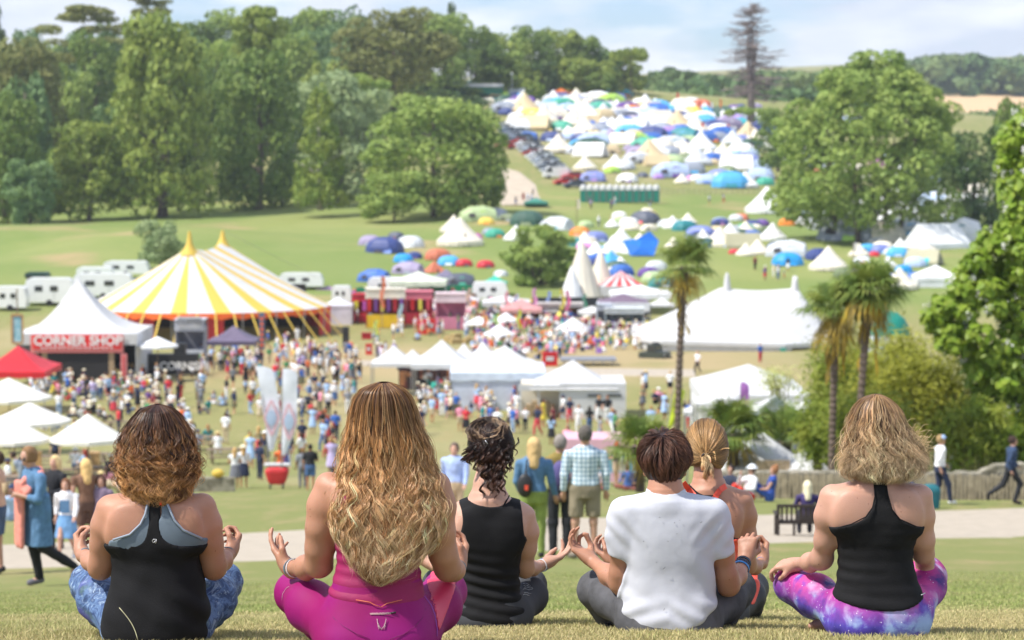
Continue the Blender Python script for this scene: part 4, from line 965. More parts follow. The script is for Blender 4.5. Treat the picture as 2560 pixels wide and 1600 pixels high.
 ok = (u0[:,2] > -.72+np.where(u0[:,1] > .1,.75,0)-.25*(np.abs(u0[:,0]) < .6)); th0,phi = th0[ok],phi[ok]; n = len(th0)
 cl = np.round(phi*9+th0*3)/9; L_ = r.uniform(.028,.055,n)*np.where(th0 > 1.75,.55,1.0)
 th = th0[:,None]+t[None,:]*L_[:,None]/.105; sw = .25*np.sin(cl*7.3+th0*2)[:,None]*t
 ph = phi[:,None]+sw+.9*t[None,:]*L_[:,None]*0
 U = np.cos(th)[...,None]*ax+np.sin(th)[...,None]*(np.cos(ph)[...,None]*e1+np.sin(ph)[...,None]*e2)
 top = np.clip(1-th0/1.1,0,1)
 rad_ = .93+.075*t[None,:]**.8*(1+1.5*top[:,None])*r.uniform(.3,1.5,(n,1))+.02*np.sin(cl*21)[:,None]*t-.10*np.clip((th-1.9),0,1)
 U[...,0] *= 1-.45*np.clip(-U[...,2],0,1)
 Pn = c+U*r3*rad_[...,None]
 C = lerp_cols(pal,np.clip(t[None,:]+r.normal(0,.25,(n,1)),0,1))*(1+np.clip(.25*np.sin(cl*33)[:,None]+r.normal(0,.2,(n,1)),-.5,.8))[...,None]
 A = tubes(Pn,.0011*np.clip((1-t)*3+.15,0,1)[None,:]*r.uniform(.6,1.2,(n,1)),np.clip(C,.003,1))
 s.child('hair',[ell_shell(c,r3*np.array((.9,.97,.97)),lin('#2c1b17'),keep=lambda u: u[2] > -.78+(.75 if u[1] > .1 else 0)),A],M_HAIR)
 return s
person_boy()
# ---- behind the boy: blonde ponytail, coral crop top straps, black leggings with coral panels
def person_pony():
 s = Sitter('woman with blonde ponytail, coral cross-back top and black leggings with coral panels',9.9,1775,1566,SK_C)
 torso = [(1208,1740,1802,.05,0),(1216,1712,1832,.062,-.005),(1232,1690,1858,.075,-.01),(1260,1684,1866,.09,-.01),(1310,1694,1858,.10,-.01),(1350,1702,1848,.10,-.005),(1400,1708,1842,.098,0),(1450,1706,1844,.105,0),(1500,1700,1850,.115,-.005),(1560,1696,1854,.12,-.01)]
 hips = [(1470,1702,1848,.105,0),(1510,1694,1856,.118,-.005),(1545,1690,1860,.125,-.01),(1568,1696,1854,.115,-.01)]
 legL = [(1715,1530,.02,38),(1660,1495,.2,40),(1632,1470,.36,36)]; shinL = [(1632,1472,.37,34),(1670,1520,.36,28),(1740,1556,.3,20)]
 legR = [(1835,1528,.02,38),(1868,1492,.2,40),(1880,1468,.36,36)]; shinR = [(1880,1470,.37,35),(1866,1522,.30,32),(1800,1554,.2,22)]
 aR = [(1858,1252,-.01,26),(1867,1290,0,23),(1868,1340,.01,21),(1866,1395,.04,20),(1868,1414,.06,20)]; fR = [(1868,1413,.06,20),(1886,1418,.16,17),(1904,1405,.26,12)]
 aL = [(1692,1252,-.01,26),(1680,1290,0,23),(1676,1340,.01,21),(1668,1395,.04,20),(1660,1414,.06,20)]; fL = [(1660,1413,.06,20),(1600,1410,.16,17),(1540,1405,.28,12)]
 hands = [(s.w(1907,1402,.27),(.12,.6,.55),(-.6,.2,.5),1,(.9,1.0,.6),(.8,.8),.92),
    (s.w(1533,1404,.29),(-.6,.5,.35),(.6,0,.7),-1,(.6,.7,.5),(.7,.7),.92)]
 def extra(s,f):
  for sx in (-1,1): f.ell(s.w(1775+sx*50,1300,-.08),(.05,.02,.07),.05)
 s.build(torso,hips,[legL,shinL,legR,shinR],[aR,fR,aL,fL],hands,(1768,1122,.02),[(1768,1165,.0,31),(1770,1195,-.01,32),(1772,1222,-.015,50)],yaw=.12,extra=extra,kt=.03,cut=1500)
 bra = [(1712,1214),(1728,1216),(1750,1236),(1772,1238),(1790,1236),(1792,1250),(1802,1290),(1818,1330),(1836,1346),(1858,1352),(1858,1362),(1680,1362),(1680,1352),(1706,1344),(1730,1300),(1748,1262),(1746,1250),(1722,1232)]
 s.cloth('black_bra_panel',M_BLACKTOP,s.ft,bra,.005)
 cor = [(1680,1350),(1712,1346),(1760,1354),(1800,1352),(1830,1347),(1860,1352),(1870,1400),(1856,1430),(1680,1430)]
 s.cloth('crop_top',M_CORAL,s.ft,cor,.008,disp=folds(.3,.2,.002,150,2))
 st = MB()
 for ed in ([(1708,1206),(1722,1224),(1742,1246),(1760,1262),(1780,1266)],[(1815,1214),(1800,1224),(1788,1242),(1780,1266),(1770,1272)]):
  pts = [Vector(back_y(s,s.fb,a,b,.006)) for a,b in ed]
  for i in range(len(pts)-1):
   a,b = pts[i],pts[i+1]; d = (b-a).normalized(); q = d.cross(Vector((0,-1,.1))).normalized()*.0115; y = Vector((0,-.004,0))
   st.add([a-q,a+q,b+q,b-q,a-q+y,a+q+y,b+q+y,b-q+y],[(0,1,2,3),(7,6,5,4),(0,4,5,1),(1,5,6,2),(2,6,7,3),(3,7,4,0)])
 st.build('strap',M_CORAL,s.body)
 b = MB(); p = back_y(s,s.ft,1764,1246,.008); b.box(p+np.array((0,-.004,0)),(.022,.008,.024)); b.box(p+np.array((.016,-.003,0)),(.008,.006,.018)); b.build('buckle',M_BLACK,s.body)
 s.cloth('leggings',M_BLKLEG,s.fl,None,.003)
 s.cloth('leg_panel',M_CORAL,s.fl,[(1878,1490),(1915,1458),(1925,1480),(1900,1530),(1888,1532),(1880,1510)],.0055)
 s.cloth('leg_panel',M_CORAL,s.fl,[(1866,1496),(1868,1510),(1858,1528),(1820,1542),(1826,1530),(1850,1512)],.0055)
 band(s,s.w(1902,1406,.25),s.w(1904,1405,.26)-s.w(1886,1418,.16),.0215,.005,M_BLUEBAND)
 r = np.random.default_rng(15); c = s.w(1766,1118,.02); r3 = (.083,.104,.112)
 pal = [lin('#7a5c40'),lin('#a98254'),lin('#c59c68'),lin('#d9b682')]
 tw = s.w(1763,1140,-.082); td = (tw-c)/np.array(r3)
 hl = lambda u: u[...,2] > -.62+np.where(u[...,1] > .25,.55,0)
 A = pull_hair(c,r3,None,td,5200,r,pal,spread=2.7,lift=.008,keep=hl,rad=.0008,wig=.0012)
 st = [s.w(1763+q[0]*7,1140+q[1]*6,-.088) for q in r.normal(0,.6,(26,2))]
 B = curls(st,[(.22*r.normal()+.08,-.55,-.5+.3*r.normal()) for _ in st],r.uniform(.06,.11,26),.004,.09,16,r,[lin('#b98c58'),lin('#d9b682'),lin('#e2c496'),lin('#c98a5a')],rl=.004,grav=.9)
 Cc = curls([s.w(1775+r.normal()*10,1138+r.normal()*8,-.085) for _ in range(10)],[(.5*r.normal()+.3,-.3,.2+.6*r.normal()) for _ in range(10)],r.uniform(.03,.06,10),.004,.06,6,r,pal,rl=.002,grav=.4)
 s.child('hair',[ell_shell(c,r3,lin('#80603e'),keep=hl),A,B,Cc],M_HAIR)
 band(s,s.w(1763,1141,-.093),(.1,-.8,-.4),.0135,.008,M_BLACK,'hair_tie')
 return s
person_pony()
# ---------------------------------------------------------------- trees
def leaf_material(name,c1,c2,rough=.6,transl=.25,vs=.35):
 c1 = (c1[0]*2.5,c1[1]*2.5,c1[2]*1.9); c2 = (c2[0]*2.4,c2[1]*2.35,c2[2]*1.8)
 m = material(name,c1,rough,color2=c2,vscale=vs,detail=5,spec=.25,transl=transl)
 return m
M_BARK = material('bark',(.13,.10,.075),.9,var=.4,vscale=3,bump=.03,bscale=6)
M_BARKP = material('pale_bark',(.42,.38,.32),.85,var=.25,vscale=2)
M_DEAD = material('dead_wood',(.26,.21,.19),.9,var=.3,vscale=1)
LEAF = {
 'olive': leaf_material('olive_leaves',(.085,.115,.028),(.14,.17,.045)),
 'dark': leaf_material('dark_leaves',(.055,.088,.024),(.09,.125,.035)),
 'deep': leaf_material('deep_green_leaves',(.03,.055,.02),(.055,.08,.03)),
 'mid': leaf_material('mid_green_leaves',(.095,.135,.038),(.14,.18,.055)),
 'fresh': leaf_material('fresh_leaves',(.11,.16,.04),(.15,.19,.055)),
 'willow': leaf_material('grey_green_leaves',(.11,.145,.085),(.15,.185,.11)),
 'gold': leaf_material('golden_leaves',(.075,.11,.024),(.12,.15,.034)),
 'blue': leaf_material('blue_green_leaves',(.06,.10,.05),(.09,.135,.06)),
 'brown': leaf_material('brownish_leaves',(.075,.085,.03),(.11,.115,.045)),
 'far': leaf_material('far_leaves',(.045,.08,.035),(.08,.11,.045),vs=.03),
}
def leaves(cent,nrm,size,rng,asp=1.0,jit=.55,bend=.18):
 n = len(cent); nn = nrm+rng.normal(0,jit,(n,3)); nn /= np.linalg.norm(nn,axis=1,keepdims=True)
 a = np.cross(nn,rng.normal(0,1,(n,3))); a /= np.linalg.norm(a,axis=1,keepdims=True); b = np.cross(nn,a)
 sz = (size*rng.uniform(.6,1.35,n))[:,None]; a = a*sz; b = b*sz*asp
 mid = nn*sz*bend
 V = np.stack([cent-a*.5,cent+b*.35-mid*.3,cent+a*.5,cent-b*.35-mid*.3],1)
 return V.reshape(-1,3),np.arange(4*n).reshape(-1,4)
def crown(lobes,n,size,rng,shell=(.72,1.04),up=.25,asp=1.0,jit=.55):
 """lobes: (x,y,z,rx,ry,rz)"""
 L_ = np.array(lobes); w = (L_[:,3]*L_[:,5])**1.0; idx = rng.choice(len(L_),n,p=w/w.sum())
 u = rng.normal(0,1,(n,3)); u[:,2] += up; u /= np.linalg.norm(u,axis=1,keepdims=True)
 r = rng.uniform(shell[0],shell[1],n)**.7
 c = L_[idx,:3]+u*L_[idx,3:6]*r[:,None]
 return leaves(c,u*np.array((1,1,1.15)),size,rng,asp,jit)
def kind_lobes(kind,rng):
 """unit tree: height 1, base at 0, half-width about 0.5"""
 Ls = []; R_ = rng.uniform
 if kind == 'round':
  Ls.append((0,0,.56,.36,.36,.36))
  for i in range(30):
   a = R_(0,6.28); el = R_(-.45,1.45); r = .36
   Ls.append((r*math.cos(a)*math.cos(el),r*math.sin(a)*math.cos(el),.56+.33*math.sin(el),R_(.10,.17),R_(.10,.17),R_(.085,.13)))
 elif kind == 'oak':
  for i in range(54):
   h = R_(.07,.93); w = .47*math.sqrt(max(1-((h-.46)/.52)**2,.02)); a = R_(0,6.28)
   Ls.append((w*.82*math.cos(a),w*.82*math.sin(a),h,R_(.11,.18),R_(.11,.18),R_(.065,.10)))
  Ls.append((0,0,.5,.34,.34,.40))
 elif kind == 'cone':
  for i in range(64):
   h = R_(.05,.97)**1.15; w = .5*(1-h)**.52+.03; a = R_(0,6.28)
   Ls.append((w*.75*math.cos(a),w*.75*math.sin(a),h,.06+.10*(1-h),.06+.10*(1-h),R_(.05,.08)))
  for h in (.15,.3,.5,.7,.85): Ls.append((0,0,h,.40*(1-h)**.7+.03,.40*(1-h)**.7+.03,.13))
 elif kind == 'broad':
  for i in range(90):
   h = R_(.05,.96); w = .5*np.interp(h,[0,.25,.5,.75,.92,1],[.95,1.0,.82,.62,.42,.15]); a = R_(0,6.28); s_ = R_(.08,.13)
   Ls.append((w*.8*math.cos(a),w*.8*math.sin(a),h,s_,s_,s_*.6))
  for h,w in ((.15,.38),(.35,.38),(.55,.3),(.75,.22),(.88,.14)): Ls.append((0,0,h,w,w,.12))
 elif kind == 'cedar':
  for h,w in ((.55,.42),(.68,.5),(.8,.38),(.9,.28),(.97,.15)):
   for i in range(9):
    a = R_(0,6.28); r = w*math.sqrt(R_(.1,1)); Ls.append((r*math.cos(a),r*math.sin(a),h+R_(-.03,.03),R_(.08,.15),R_(.08,.15),R_(.018,.032)))
 elif kind == 'pine':
  for i in range(34):
   a = R_(0,6.28); h = R_(.55,.96); r = .42*math.sqrt(max(1-((h-.74)/.26)**2,.05))*R_(.3,1); Ls.append((r*math.cos(a),r*math.sin(a),h,R_(.10,.17),R_(.10,.17),R_(.04,.07)))
 elif kind == 'umbrella':
  for i in range(26):
   a = R_(0,6.28); r = .46*math.sqrt(R_(0,1)); Ls.append((r*math.cos(a),r*math.sin(a),.8+.12*(1-(r/.46)**2)+R_(-.03,.03),R_(.08,.13),R_(.08,.13),R_(.05,.10)))
 elif kind == 'bush':
  for i in range(34):
   a = R_(0,6.28); h = R_(.1,.9); w = .46*math.sqrt(max(1-((h-.42)/.6)**2,.02)); r = w*R_(.55,.95)
   Ls.append((r*math.cos(a),r*math.sin(a),h,R_(.1,.16),R_(.1,.16),R_(.08,.13)))
  Ls.append((0,0,.42,.34,.34,.36))
 return Ls
PROTO = {}
def proto(kind,var,n=5200):
 key = (kind,var,n)
 if key not in PROTO:
  rng = np.random.default_rng(abs(hash(kind)) % 1000 if False else sum(map(ord,kind))*7+var)
  sz = {'cedar': .032,'cone': .05,'umbrella': .036}.get(kind,.052)*(5200/n)**.45
  V,F = crown(kind_lobes(kind,rng),n,sz,rng)
  PROTO[key] = (V,F)
 return PROTO[key]
def limbs(mb,base,top,r,rng,n=5,spread=.25,h0=.35,droop=0):
 base = Vector(base); top = Vector(top); H = (top-base).length
 mid = (base+top)/2+Vector((rng.uniform(-.03,.03)*H,0,0))
 mb.tube([base-Vector((0,0,.02*H)),base+(mid-base)*.15,mid,top],[r*1.35,r,r*.7,r*.2],9)
 for i in range(n):
  t = h0+(1-h0)*.85*i/max(n-1,1); a = rng.uniform(0,6.28); p = base+(top-base)*t; L_ = H*spread*(1.15-t)
  q = p+Vector((math.cos(a)*L_,math.sin(a)*L_,L_*(.55-droop))); mb.tube([p,(p+q)/2+Vector((0,0,.06*L_)),q],[r*.42*(1.2-t),r*.28*(1.2-t),r*.08],6)
def tree(px,base_py,top_py,halfw,d,kind,leaf,label,name='tree',var=0,trunk=.06,bark=None,nleaf=5200,group=None,depth=1.0,sink=0.0):
 b = P(px,base_py,d); H = P(px,top_py,d).z-b.z; Wd = halfw/FPX*d
 Z = float(gz(b.x,b.y));
 if sink == 'ground': b.z = Z; H = P(px,top_py,d).z-b.z
 root = empty(name,b,0,label,'tree',group)
 V,F = proto(kind,var,nleaf)
 ca,sa = math.cos(var*2.1+px*.01),math.sin(var*2.1+px*.01)
 V = V@np.array(((ca,sa,0),(-sa,ca,0),(0,0,1)))
 V = V*np.array((Wd/.5*1.08,Wd/.5*1.08*depth,H))
 mk('crown',V,F,LEAF[leaf] if isinstance(leaf,str) else leaf,root)
 rng = random.Random(int(px*3+base_py)); t = MB()
 limbs(t,(0,0,-.5),(0,0,H*.85),max(H*trunk*.45,.12),rng,7,.35,.3)
 t.build('trunk',bark or M_BARK,root,smooth=True)
 return root
T = [  # px, base, top, half-width, distance, kind, leaves, variant, label, leaf count
 (405,538,22,142,398,'broad','olive',0,'huge dark olive broad-based tree behind the left end of the meadow',9000),
 (222,548,300,105,392,'broad','olive',1,'low spreading olive tree at the foot of the huge left tree',6000),
 (645,525,120,108,412,'oak','dark',0,'tall deep green tree right of the huge olive tree',7500),
 (850,520,165,140,432,'oak','willow',1,'tall grey-green willow behind the golden columnar tree',7500),
 (705,510,340,45,420,'bush','willow',2,'small grey-green tree left of the golden columnar tree',2600),
 (802,513,218,68,392,'cone','gold',2,'golden green columnar tree with a pale trunk on the meadow edge',5200),
 (1085,545,228,165,386,'oak','mid',3,'large clumpy light green tree left of the parked cars',9000),
 (985,548,425,88,376,'bush','mid',4,'low bushy tree under the left side of the large clumpy tree',4200),
 (1190,520,340,70,392,'bush','mid',14,'bushy tree under the right side of the large clumpy tree',3600),
 (15,575,228,105,386,'oak','dark',5,'dark tree cut by the left edge of the photo above the meadow',6000),
 (75,568,392,72,376,'bush','blue',6,'blue-green bushy tree at the left end of the meadow',4200),
 (60,430,95,98,440,'oak','brown',7,'brownish tree rising behind the dark tree at the left edge',6000),
 (165,420,150,80,470,'bush','mid',8,'light green tree behind the pale chimney',4200),
 (240,400,75,75,480,'oak','dark',9,'dark rounded tree under the flat-topped cedar',4200),
 (215,300,18,125,500,'cedar','brown',10,'flat-topped cedar standing against the sky on the left',5200),
 (375,260,-25,75,510,'cedar','brown',11,'sparse cedar top above the huge olive tree',3600),
 (-10,300,15,50,470,'cone','deep',12,'dark conifer at the top left corner',3000),
 (640,290,15,72,455,'pine','olive',13,'tall pine with a bare pale trunk above the deep green tree',4200),
 (545,330,95,75,520,'oak','fresh',15,'pale yellow-green tree behind the tall pine with the pale trunk',4200),
 (730,330,75,70,530,'oak','mid',16,'mid green tree on the hill right of the tall pine',4200),
 (790,300,60,75,560,'oak','blue',17,'blue-green tree on the hill left of the dark domed tree',4200),
 (925,270,180,58,500,'bush','fresh',18,'bright green low tree below the dark domed tree',3000),
 (985,262,18,148,520,'oak','brown',19,'massive dark domed tree on the hill above the willow',9000),
 (500,200,48,60,600,'oak','dark',20,'first dark skyline tree right of the huge olive tree',3000),
 (555,200,20,62,610,'oak','mid',21,'skyline tree just left of the tall pine',3000),
 (725,200,38,68,610,'oak','dark',22,'skyline tree just right of the tall pine',3000),
 (790,210,20,62,620,'oak','mid',23,'light skyline tree above the blue-green tree',3000),
 (868,200,14,64,620,'oak','blue',24,'rounded skyline tree left of the dark domed tree',3000),
 (1110,235,28,80,590,'oak','mid',25,'tree at the right shoulder of the dark domed tree',4200),
 (1190,230,62,70,600,'oak','dark',26,'dark tree behind the white marquee roof on the hilltop',4200),
 (1130,140,0,22,640,'cone','deep',27,'thin dark conifer poking above the skyline',1600),
 (1255,230,78,75,610,'oak','olive',28,'olive tree behind the left end of the hilltop tents',4200),
 (1325,232,60,60,620,'oak','dark',29,'tallest dark tree above the hilltop tents',4200),
 (1395,238,72,72,630,'oak','olive',30,'broad olive tree above the red gazebo',4200),
 (1455,245,88,62,630,'oak','dark',31,'dark tree sloping down to the right above the hilltop tents',4200),
 (1500,250,150,52,620,'bush','olive',32,'small olive tree left of the umbrella-shaped pine',2600),
 (1577,262,118,50,615,'umbrella','olive',33,'umbrella-shaped pine on a bare trunk above the camp',3600),
 (1337,262,186,32,585,'bush','gold',34,'small yellow-green tree standing among the hilltop tents',2600),
 (1878,355,266,64,500,'umbrella','mid',35,'low flat-topped pine below the dead tree',3600),
 (400,672,546,66,300,'bush','willow',36,'round grey-green tree behind the yellow striped big top',4200),
 (2440,640,298,95,352,'oak','deep',37,'dark tree between the big oak and the flowering tree',6500),
 (2530,640,250,60,380,'oak','dark',38,'dark tree behind the flowering tree at the right edge',3600),
 (2345,540,300,70,420,'oak','deep',40,'dark tree half hidden behind the big oak on the right',4200),
 (1945,420,265,60,470,'oak','dark',41,'dark tree behind the left side of the big oak',3600),
]
for (px,bp,tp,hw,d,kind,lf,var,lab,nl) in T:
 bark = M_BARKP if ('pale trunk' in lab and 'behind' not in lab) else None
 tree(px,bp,tp,hw,d,kind,lf,lab,var=var,nleaf=nl,bark=bark,trunk=.035 if kind in ('pine','umbrella','cedar') else .055)
rng = random.Random(3)
for i in range(64):
 px = rng.uniform(-60,1240) if i < 46 else rng.uniform(1240,1560)
 d = rng.uniform(410,560) if i < 46 else rng.uniform(600,640)
 top = rng.uniform(120,400) if i < 46 else rng.uniform(120,190)
 if i < 46 and px > 980: top = rng.uniform(210,300); d = rng.uniform(540,600)
 base = float(gpy(px,d))+5; hw = rng.uniform(45,75)
 lf = rng.choice(['dark','mid','olive','blue','deep'])
 tree(px,base,min(top,base-60),hw,d,'bush',lf,'tree in the wood behind the front row of trees',var=50+i % 4,nleaf=2400,group='trees filling the hillside wood')

for i in range(26):
 px = -60+i*43+rng.uniform(-15,15); d = rng.uniform(570,640); top = rng.uniform(48,105)+(0 if px < 1000 else 20); base = float(gpy(px,d))+4
 tree(px,max(base,top+90),top,rng.uniform(42,62),d,'oak',rng.choice(['dark','mid','olive','blue','far']),'tree in the wood behind the front row of trees',var=60+i % 3,nleaf=2400,group='trees filling the hillside wood')
def big_oak():
 d = 335; b = P(2165,628,d); root = empty('oak_tree',b,0,'biggest tree on the right, a wide round oak on several trunks','tree')
 rng = np.random.default_rng(77); k = d/FPX; Ls = []
 prof = [(160,60),(200,120),(260,185),(330,225),(400,240),(470,250),(540,235),(585,190)]
 for i in range(170):
  py = rng.uniform(150,590); w = 1.07*np.interp(py,[p[0] for p in prof],[p[1] for p in prof]); a = rng.uniform(0,6.28); rr = rng.uniform(.55,.92)
  x = 2172+w*rr*math.cos(a)+(8 if py < 300 else -4); y = w*rr*math.sin(a)
  if py > 420 and x > 2250 and rng.random() < .5: continue
  if py > 500 and rng.random() < .35: continue
  s_ = rng.uniform(26,46); Ls.append(((x-2165)*k,y*k,(628-py)*k,s_*k,s_*k,s_*.75*k))
 for py,w in ((230,110),(290,150),(350,175),(410,180),(470,165),(530,140)): Ls.append(((2160-2165)*k,0,(628-py)*k,w*k,w*k,55*k))
 V,F = crown(Ls,26000,.74,rng); mk('crown',V,F,LEAF['mid'],root)
 r2 = random.Random(2)
 for x in (-62,-22,14,48,78):
  t = MB(); limbs(t,(x*k,r2.uniform(-2,2),-.6),(x*1.5*k,r2.uniform(-2,2),(628-330)*k),.42,r2,8,.4,.3); t.build('trunk',M_BARK,root,smooth=True)
big_oak()
def mid_tree():
 d = 283; b = P(1345,742,d); root = empty('tree',b,0,'spreading green tree among the stalls in the middle of the valley','tree')
 rng = np.random.default_rng(5); k = d/FPX; Ls = []
 for i in range(60):
  py = rng.uniform(575,712); w = np.interp(py,[560,600,640,690,720],[45,88,102,95,70]); a = rng.uniform(0,6.28); rr = rng.uniform(.35,.92)
  if py > 690 and rng.random() < .5: continue
  Ls.append((w*rr*math.cos(a)*k,w*rr*math.sin(a)*k,(742-py)*k,rng.uniform(15,26)*k,rng.uniform(15,26)*k,rng.uniform(10,17)*k))
 V,F = crown(Ls,9500,.40,rng,shell=(.5,1.05)); mk('crown',V,F,LEAF['mid'],root)
 t = MB(); r2 = random.Random(6)
 for x in (-8,4,14): limbs(t,(x*k*.4,0,-.4),(x*3.2*k,0,120*k),.2,r2,6,.4,.25)
 t.build('trunk',M_BARK,root,smooth=True)
mid_tree()
def dead_tree():
 d = 560; b = P(1878,285,d); H = P(1878,2,d).z-b.z; root = empty('dead_tree',b,0,'tall dead conifer with bare drooping branches against the sky','tree')
 t = MB(); r = random.Random(12); k = d/FPX
 t.tube([(0,0,-2),(0,0,H*.25),(.3,0,H*.6),(.1,0,H*.82)],[1.0,.75,.45,.25],8); t.tube([(.1,0,H*.2),(-.9,0.2,H*.4),(-.8,0,H*.7),(-.3,0,H*.97)],[.5,.42,.25,.06],7)
 t.tube([(.1,0,H*.8),(0,0,H*.92),(-.2,0,H)],[.25,.12,.04],6); t.tube([(.4,0,H*.3),(1.2,0,H*.62),(.9,0,H*.88)],[.3,.2,.05],6)
 t.build('trunk',M_DEAD,root,smooth=True)
 br = MB()
 for i in range(150):
  h = r.uniform(.12,.97); L_ = (H*.42*(1-h)**.6+.9)*r.uniform(.5,1.05)*(1.15 if h > .35 else .8); a = r.uniform(0,6.28)
  p = Vector((0,0,H*h)); dr = Vector((math.cos(a),math.sin(a),0)); e = p+dr*L_+Vector((0,0,-.12*L_+ .25*L_*(h-.3)))
  m_ = p+dr*L_*.5+Vector((0,0,-.10*L_)); br.tube([p,m_,e],[.22,.15,.05],4)
  for j in range(6):
   q = p.lerp(e,r.uniform(.25,1)); br.tube([q,q+Vector((r.uniform(-1,1),r.uniform(-1,1),r.uniform(-.5,.35)))*1.5],[.09,.04],3)
 br.build('branches',M_DEAD,root)
dead_tree()
# ---- palms
M_FROND = leaf_material('palm_fronds',(.055,.085,.022),(.10,.12,.03),vs=2)
M_FRONDOLD = leaf_material('old_palm_fronds',(.22,.15,.025),(.11,.085,.035),vs=2)
M_PALMBARK = material('fibrous_palm_bark',(.15,.11,.085),.95,var=.45,vscale=14,bump=.03,bscale=18)
def fan(mb,c,D,L_,rng,droop=.3,nf=20,size=.5):
 D = Vector(D).normalized(); up = Vector((0,0,1)); s = D.cross(up)
 s = s.normalized() if s.length > .01 else Vector((1,0,0)); n = s.cross(D).normalized()
 e = Vector(c)+D*L_; mb.tube([c,(Vector(c)+e)/2+Vector((0,0,.03)),e],[.016,.013,.01],4,False)
 for i in range(nf):
  a = (i/(nf-1)-.5)*4.4; d = (D*math.cos(a)+s*math.sin(a)); f = size*(.75+.25*math.cos(a*.6))*rng.uniform(.85,1.1)
  w = d.cross(n).normalized()*size*.045
  p1 = e+d*f*.55+n*.02; p2 = e+d*f-Vector((0,0,droop*f*rng.uniform(.5,1.3)))
  mb.add([e,p1-w,p2,p1+w],[(0,1,2,3)])
def palm(px,base_py,crown_py,d,label,size=.62,lean=0,trunk_r=.16,nf=26,seed=1,skirt=True,short=False):
 b = P(px,base_py,d); H = P(px,crown_py,d).z-b.z; root = empty('palm_tree',b,0,label,'palm tree','fan palms')
 rng = random.Random(seed); t = MB(); pts = []; rad = []
 n = 60
 for i in range(n+1):
  u = i/n; pts.append((lean*u**1.5,0,H*u-.3)); r_ = trunk_r*(.85 if u < .6 else .85+1.0*(u-.6))*(1+.16*((i % 2)*2-1)*(.5+.5*rng.random()))
  rad.append(r_)
 t.tube(pts,rad,10); t.build('trunk',M_PALMBARK,root,smooth=False)
 top = Vector((lean,0,H-.3)); g = MB(); o = MB()
 for i in range(nf):
  a = rng.uniform(0,6.28); el = rng.uniform(-.35,1.35); D = (math.cos(a)*math.cos(el),math.sin(a)*math.cos(el),math.sin(el))
  fan(g,top,D,size*rng.uniform(.55,.95),rng,.35,20,size)
 for i in range(nf//3 if skirt else 3):
  a = rng.uniform(0,6.28); el = rng.uniform(-1.1,-.25); D = (math.cos(a)*math.cos(el),math.sin(a)*math.cos(el),math.sin(el))
  fan(o,top-Vector((0,0,.1)),D,size*rng.uniform(.4,.8),rng,.7,16,size*.9)
 if skirt and not short:
  for i in range(26):
   a = rng.uniform(0,6.28); h = H-.3-rng.uniform(.2,H*.32); p = Vector((lean*.9+math.cos(a)*.2,math.sin(a)*.2,h))
   o.add([p,p+Vector((math.cos(a)*.14,math.sin(a)*.14,-.25)),p+Vector((math.cos(a)*.1,math.sin(a)*.1,-.6)),p+Vector((.03,0,-.3))],[(0,1,2,3)])
 g.build('fronds',M_FROND,root); o.build('dead_fronds',M_FRONDOLD,root)
palm(1692,1135,650,112,'tallest fan palm standing alone left of the white marquee',1.1,.3,.19,nf=19,seed=4)
palm(2078,1215,748,73,'fan palm left of the pair beside the marquee, with yellow old fronds',.80,.1,.13,seed=7)
palm(2140,1215,702,72,'taller right-hand fan palm of the pair beside the marquee',.82,.35,.13,seed=9,nf=30)
palm(1832,1190,1062,80,'short fan palm with a stout trunk in front of the white tents',.95,.0,.26,seed=12,skirt=False,short=True,nf=30)
palm(1958,1190,1082,84,'short bluish fan palm between the white tent and the bamboo',1.05,.0,.24,seed=15,skirt=False,short=True,nf=30)
palm(1600,1200,1088,60,'small green fan palm behind the boy in the white t-shirt',.62,.0,.14,seed=18,skirt=False,short=True,nf=26)
# ---- flowering tree at the right edge: big heart-shaped leaves and white blossom
def heart_leaves(cent,nrm,size,rng):
 n = len(cent); dn = np.array((0,0,-1.0))+rng.normal(0,.35,(n,3)); nn = nrm+rng.normal(0,.45,(n,3)); nn /= np.linalg.norm(nn,axis=1,keepdims=True)
 dn -= nn*(dn*nn).sum(1,keepdims=True); dn /= np.linalg.norm(dn,axis=1,keepdims=True); s = np.cross(nn,dn)
 sz = (size*rng.uniform(.6,1.25,n))[:,None]
 pts = [(-.08,0,0),(.0,.38,.05),(.35,.42,.1),(.95,0,.0),(.35,-.42,.1),(.0,-.38,.05)]
 V = np.stack([cent+dn*sz*a+s*sz*b-nn*sz*c for a,b,c in pts],1).reshape(-1,3)
 i = np.arange(n)[:,None]*6; F = np.concatenate([i+np.array([[0,1,2,3]]),i+np.array([[0,3,4,5]])])
 return V,F
M_CATALPA = leaf_material('broad_bright_leaves',(.08,.125,.016),(.12,.16,.026),rough=.42,transl=.32,vs=3)
M_BLOSSOM = material('white_blossom',(.8,.78,.74),.7,transl=.2)
